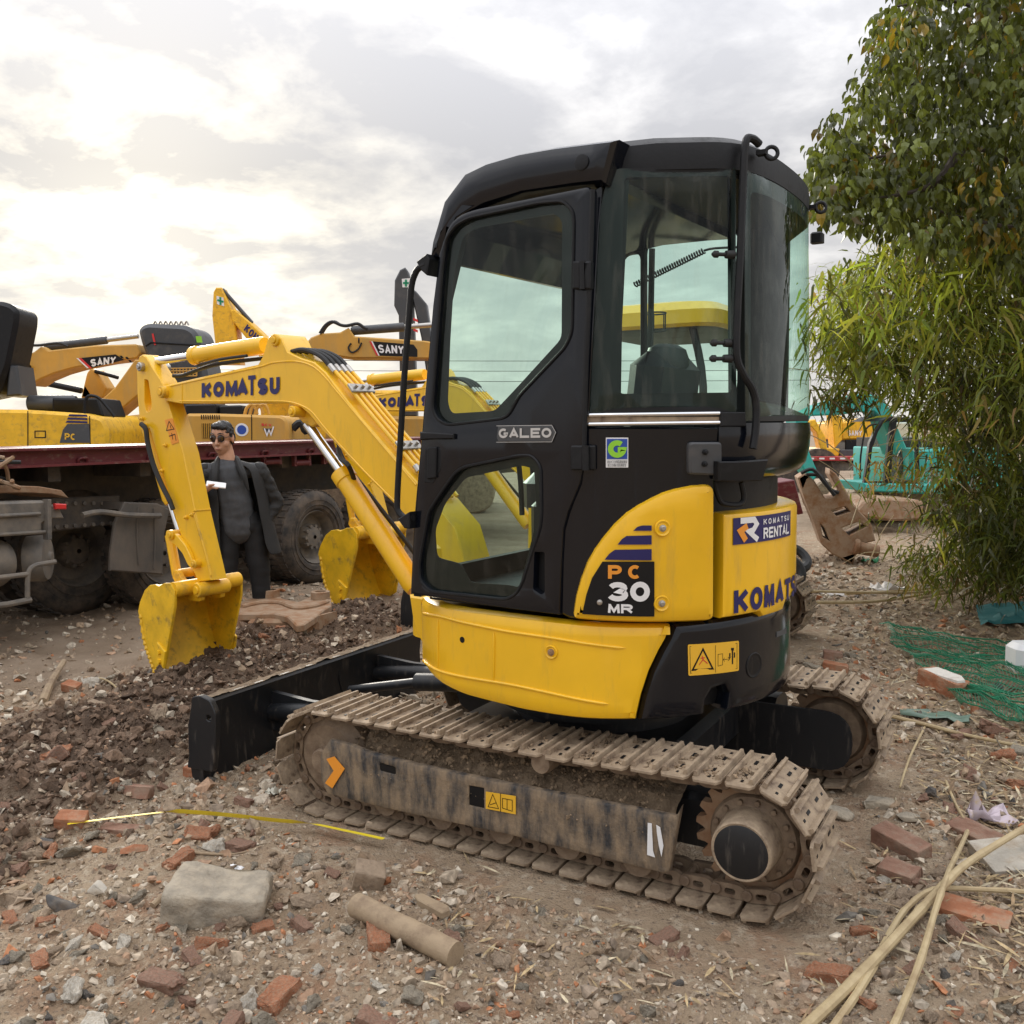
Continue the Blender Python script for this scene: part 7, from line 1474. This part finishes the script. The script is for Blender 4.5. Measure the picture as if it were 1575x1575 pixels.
for a, b, c in ((hpL, knL, anL), (hpR, knR, anR)): cap(tr_, a, b, .098, .078); cap(tr_, b, c+Vector((0, 0, .02)), .076, .062)
fuse(tr_, 'trousers', .010, TRS, MAN, 3, lambda c: .006*mnoise.noise(Vector((c.x*8, c.y*8, c.z*18))))
for a in (anL, anR):
    q = MB(); cap(q, a+PYv*.03-Vector((0, 0, .035)), a-PYv*.16-Vector((0, 0, .04)), .045, .042); fuse(q, 'shoe', .009, BLKD, MAN, 2)
# open jacket: back and two front panels, then sleeves, lapels
jk = MB(); rows = []
for u, v, rx, ry, g0 in ((358, 706, .075, .07, 35), (362, 714, .17, .10, 34), (366, 721, .215, .115, 36), (368, 740, .222, .145, 38), (371, 765, .225, .165, 40), (373, 790, .228, .168, 40), (375, 815, .238, .175, 40), (378, 835, .252, .185, 40), (380, 852, .268, .19, 42)):
    rows.append(ell(hp(u, v, .02), rx, ry, -90+g0, 270-g0, 30))
jk.loft(rows, closed=False, caps=False); JO = jk.build('jacket', JKT, MAN, 0); JO.data.polygons.foreach_set('use_smooth', [True]*len(JO.data.polygons))
for v in JO.data.vertices: v.co += Vector((mnoise.noise(v.co*9), mnoise.noise(v.co*9+Vector((5, 0, 0))), 0))*.024
sd = JO.modifiers.new('thick', 'SOLIDIFY'); sd.thickness = .012; sb_ = JO.modifiers.new('sub', 'SUBSURF'); sb_.levels = 1; sb_.render_levels = 2
for a, b, c in ((shL, elL, wrL), (shR, elR, wrR)):
    q = MB(); cap(q, a-Vector((0, 0, .008)), b, .071, .060); cap(q, b, b.lerp(c, .9 if a == shL else 1.05), .060, .046); fuse(q, 'jacket_sleeve', .010, JKT, MAN, 3, lambda c_: .012*mnoise.noise(Vector((c_.x*13, c_.y*13, c_.z*24)))+.004*mnoise.noise(c_*50))
for s_ in (-1, 1):
    q = MB(); q.tube([hp(358+13*s_, 703, .03), hp(358+17*s_, 714, -.07), hp(360+21*s_, 730, -.125), hp(362+25*s_, 752, -.135)], [.016, .026, .024, .008], 8, 4); part(q, 'lapel', JKT, MAN)
q = MB(); q.box(pm+PXv*.055+Vector((0, 0, .016)), (.135, .068, .009), Matrix((PXv, PYv, Vector((0, 0, 1)))).transposed() @ Matrix.Rotation(.16, 3, 'Y') @ Matrix.Rotation(.5, 3, 'X'), bev=.003); o = q.build('phone', WHT); o['label'] = 'pale flat phone held in the raised hand of the man'; o['category'] = 'phone'
# ------------------------------------------------------------------ foliage
def leaf_mat(name, rough=.45, trans=.45):
    m, N, L, p = newmat(name); at = N.new('ShaderNodeAttribute'); at.attribute_name = 'tint'; p.inputs['Roughness'].default_value = rough; p.inputs['Specular IOR Level'].default_value = .35; L.new(at.outputs['Color'], p.inputs['Base Color'])
    tr = N.new('ShaderNodeBsdfTranslucent'); sc = N.new('ShaderNodeVectorMath'); sc.operation = 'MULTIPLY'; L.new(at.outputs['Color'], sc.inputs[0]); sc.inputs[1].default_value = (1.5, 1.5, .7); L.new(sc.outputs[0], tr.inputs[0])
    mx = N.new('ShaderNodeMixShader'); mx.inputs[0].default_value = trans; L.new(p.outputs[0], mx.inputs[1]); L.new(tr.outputs[0], mx.inputs[2]); L.new(mx.outputs[0], N['Material Output'].inputs[0]); return m
LFM = leaf_mat('bamboo_leaf'); LFT = leaf_mat('tree_leaf', .38, .35)
BARK = mat('dark_bark', (.06, .045, .035), .85, dirt=(.11, .09, .07), amt=.4, scale=20, bump=.6, bscale=40); CULM = mat('green_culm', (.11, .13, .03), .45, dirt=(.3, .24, .1), amt=.4, scale=6, sharp=.2)
def orient(V, pos, fwd, up, size):
    """V template along +x; arrays pos, fwd, up (n,3), size (n,3)"""
    f = fwd/np.linalg.norm(fwd, axis=1)[:, None]; s = np.cross(up, f); s /= np.linalg.norm(s, axis=1)[:, None]+1e-9; u = np.cross(f, s)
    W = V[None]*size[:, None, :]; return W[..., 0:1]*f[:, None]+W[..., 1:2]*s[:, None]+W[..., 2:3]*u[:, None]+pos[:, None]
LB_V = np.array([(0, 0, 0), (.22, .5, .06), (.6, .42, .02), (1, 0, -.35), (.6, -.42, .02), (.22, -.5, .06), (.4, 0, -.05)]); LB_F = np.array([(0, 1, 6), (1, 2, 6), (2, 3, 6), (3, 4, 6), (4, 5, 6), (5, 0, 6)])
LL_V = np.array([(0, 0, 0), (.16, .5, .04), (.55, .36, 0), (1, 0, -.22), (.55, -.36, 0), (.16, -.5, .04)]); LL_F = np.array([(0, 1, 5), (1, 2, 4), (1, 4, 5), (2, 3, 4)])
def leaf_obj(name, V, F, pos, fwd, up, size, tint, m, par, kind=None):
    W = orient(V, pos, fwd, up, size); n = len(pos); FF = (F[None]+np.arange(n)[:, None, None]*len(V)).reshape(-1, 3)
    return link(name, np_mesh(name, W.reshape(-1, 3), FF, m, False, {'tint': np.repeat(tint, len(V), 0)}), par, kind=kind)
def leaf_parts(name, V, F, pos, fwd, up, size, tint, m, par, n):
    """the n leaves nearest the camera as objects of their own, the rest as one part"""
    dist = np.linalg.norm(pos-CAM, axis=1); dist = dist/size[:, 0]; o_ = np.argsort(dist); a, b = o_[:n], o_[n:]
    W = orient(V, pos[a], fwd[a], up[a], size[a])
    for k in range(n):
        c = W[k].mean(0); me = np_mesh(name, W[k]-c, F, m, False, {'tint': np.repeat(tint[a[k]][None], len(V), 0)}); link(name, me, par, loc=tuple(c))
    leaf_obj('foliage', V, F, pos[b], fwd[b], up[b], size[b], tint[b], m, par, 'stuff')
def sample_poly(poly, n, g):
    us, vs_ = [p[0] for p in poly], [p[1] for p in poly]; out = []
    while len(out) < n:
        u, v = g.uniform(min(us), max(us)), g.uniform(min(vs_), max(vs_))
        if inpoly(u, v, poly): out.append((u, v))
    return out
gR = np.random.default_rng(77); gP = random.Random(31)
# broad-leaved tree whose crown hangs in from the right
TREE = thing('broadleaf_tree', 'leafy broad leaved tree hanging into the top right corner', 'tree')
def wpt(u, v, t): return Vector(CAM+ray(u, v)*t)
base = Vector((2.95, 2.9, H(2.95, 2.9)-.05)); crown0 = wpt(1660, 330, 5.6)
q = MB(); q.tube([base, base.lerp(crown0, .5)+Vector((.1, .1, 0)), crown0, wpt(1640, 120, 5.7), wpt(1660, -150, 5.9)], [.13, .11, .09, .07, .04], 12, 6); part(q, 'trunk', BARK, TREE)
LIMBS = [[(1655, 320, 5.6), (1600, 280, 5.5), (1540, 240, 5.35), (1470, 225, 5.2), (1390, 235, 5.1), (1300, 250, 5.0)], [(1645, 200, 5.7), (1570, 160, 5.6), (1480, 130, 5.4), (1390, 130, 5.3), (1330, 150, 5.2)], [(1650, 330, 5.6), (1580, 350, 5.3), (1500, 340, 5.1), (1430, 320, 5.0)],
         [(1640, 100, 5.7), (1560, 40, 5.7), (1460, 0, 5.6), (1380, 10, 5.4)], [(1650, 260, 5.7), (1580, 210, 6.1), (1480, 190, 6.4), (1400, 180, 6.6)], [(1660, -60, 5.9), (1580, -120, 5.8), (1470, -140, 5.7)], [(1480, 225, 5.2), (1440, 280, 5.05), (1380, 300, 5.0), (1320, 305, 5.0)]]
for l in LIMBS:
    q = MB(); q.tube([wpt(*p) for p in l], [.035, .012, .006], 7, 5); part(q, 'branch', BARK, TREE)
TPOLY = [(1243, 262), (1262, 215), (1300, 180), (1322, 140), (1345, 60), (1400, -60), (1700, -160), (1700, 420), (1560, 405), (1470, 400), (1425, 372), (1380, 356), (1330, 348), (1300, 330), (1275, 345), (1262, 320)]
cl = sample_poly(TPOLY, 1080, gP); pos, fwd, up, size, tn = [], [], [], [], []
for u, v in cl:
    edge = u < 1330; t = gP.uniform(4.7, 6.6) if not edge else gP.uniform(4.7, 5.4); c = np.array(wpt(u, v, t)); n = gP.randint(9, 16)
    bright = gP.choice((.45, .7, 1.0, 1.25)); warm = gP.random() < .17
    for k in range(n):
        d = gR.normal(0, 1, 3); d /= np.linalg.norm(d); pos.append(c+d*gP.uniform(.02, .13)); f = np.array([d[0]*.6, d[1]*.6, -.75+.35*d[2]]); fwd.append(f); up.append(np.array([gP.gauss(0, .5), gP.gauss(0, .5), 1.])); L_ = gP.uniform(.042, .078); size.append((L_, L_*gP.uniform(.5, .68), L_))
        col = np.array((.16, .115, .016)) if warm and gP.random() < .6 else np.array((.082, .098, .022)); tn.append(col*bright*gP.uniform(.9, 1.9))
leaf_parts('leaf', LB_V, LB_F, *(np.array(a) for a in (pos, fwd, up, size, tn)), LFT, TREE, 160)
# bamboo clump
BAM = thing('bamboo_clump', 'dense yellow green bamboo clump with drooping leaves along the right edge', 'bamboo')
gb = [gp(u, v) for u, v in ((1560, 905), (1600, 915), (1640, 900), (1540, 880), (1500, 880), (1620, 870), (1680, 890), (1570, 860), (1520, 865), (1660, 930), (1590, 890), (1630, 885))]
for i, b0 in enumerate(gb*2):
    tip = wpt(gP.uniform(1290, 1600), gP.uniform(360, 560), gP.uniform(5.8, 8.0)); m1 = b0.lerp(tip, .5)+Vector((gP.uniform(.1, .5), gP.uniform(-.1, .3), .6)); b0 = b0+Vector((gP.uniform(-.15, .15), gP.uniform(-.1, .25), -.03))
    q = MB(); P = smooth_path([b0, b0.lerp(m1, .55), m1, m1.lerp(tip, .6)+Vector((0, 0, .25)), tip], 7); q.tube(P, [.017*(1-.75*k/len(P))*(1.15 if k % 4 == 0 else 1) for k in range(len(P))], 7); part(q, 'culm', CULM, BAM)
BPOLY = [(1262, 470), (1276, 430), (1304, 406), (1330, 420), (1345, 385), (1392, 352), (1440, 340), (1720, 320), (1720, 905), (1560, 870), (1500, 850), (1450, 800), (1436, 700), (1412, 630), (1350, 590), (1305, 580), (1290, 560), (1268, 550), (1262, 520)]
LOW = [(1262, 596), (1300, 600), (1330, 640), (1300, 632), (1270, 625)]; LOW2 = [(1330, 715), (1400, 690), (1440, 760), (1450, 840), (1400, 860), (1370, 800), (1340, 770)]; LOW3 = [(1400, 850), (1560, 840), (1700, 820), (1700, 915), (1540, 910), (1440, 900), (1390, 890)]
pos, fwd, up, size, tn = [], [], [], [], []
def bamboo(poly, n, t0, t1, bright=(.5, .75, 1.0, 1.3), ll=(.10, .19), dry=.12):
    for u, v in sample_poly(poly, n, gP):
        t = gP.uniform(t0, t1); c = np.array(wpt(u, v, t)); k = gP.randint(6, 12); az = gP.uniform(0, 6.28); br_ = gP.choice(bright)*(1.25 if v < 500 and u < 1500 else (.55 if u > 1480 and v > 560 else .9)); dr = gP.random() < dry  # leaf colour raised upper left as painted sunlight, lowered at lower right
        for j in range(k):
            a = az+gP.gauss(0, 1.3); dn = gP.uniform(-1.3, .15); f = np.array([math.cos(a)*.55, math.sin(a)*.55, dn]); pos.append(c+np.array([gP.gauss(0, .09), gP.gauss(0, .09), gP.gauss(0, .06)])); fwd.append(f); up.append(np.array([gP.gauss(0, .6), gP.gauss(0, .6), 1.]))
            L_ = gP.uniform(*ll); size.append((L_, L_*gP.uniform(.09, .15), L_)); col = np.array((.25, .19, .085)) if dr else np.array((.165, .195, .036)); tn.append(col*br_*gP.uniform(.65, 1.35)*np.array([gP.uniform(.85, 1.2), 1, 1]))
bamboo(BPOLY, 2300, 5.8, 8.6, (.35, .6, .9, 1.3)); bamboo([(1246, 470), (1300, 410), (1345, 400), (1350, 580), (1262, 560)], 70, 6.0, 7.2, (.9, 1.2, 1.5)); bamboo([(1262, 430), (1400, 360), (1700, 340), (1700, 760), (1440, 600), (1300, 550)], 120, 5.2, 6.2, (1.0, 1.4, 1.8), (.12, .20), .06); bamboo(LOW, 30, 6.5, 7.2, (.35, .5), (.1, .16)); bamboo(LOW2, 40, 6.6, 8.2, (.8, 1.2), (.08, .14), .3); bamboo(LOW3, 300, 6.2, 8.0, (.5, .8), (.08, .15), .45)  # paler front clusters paint highlights into the leaves, darker clusters the gaps
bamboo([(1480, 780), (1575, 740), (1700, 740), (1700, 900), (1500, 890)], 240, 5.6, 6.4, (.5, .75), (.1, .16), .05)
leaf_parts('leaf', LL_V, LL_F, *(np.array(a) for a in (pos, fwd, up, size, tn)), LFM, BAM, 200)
for i in range(60):
    u, v = gP.uniform(1300, 1600), gP.uniform(560, 880); t = gP.uniform(6.0, 7.6); a = wpt(u, v, t); q = MB(); d = Vector((gP.gauss(0, .3), gP.gauss(0, .3), gP.uniform(-.1, .35))); q.tube([a, a+d*.5+Vector((0, 0, .04)), a+d], [.005, .002], 5, 3); part(q, 'twig', CANE, BAM)
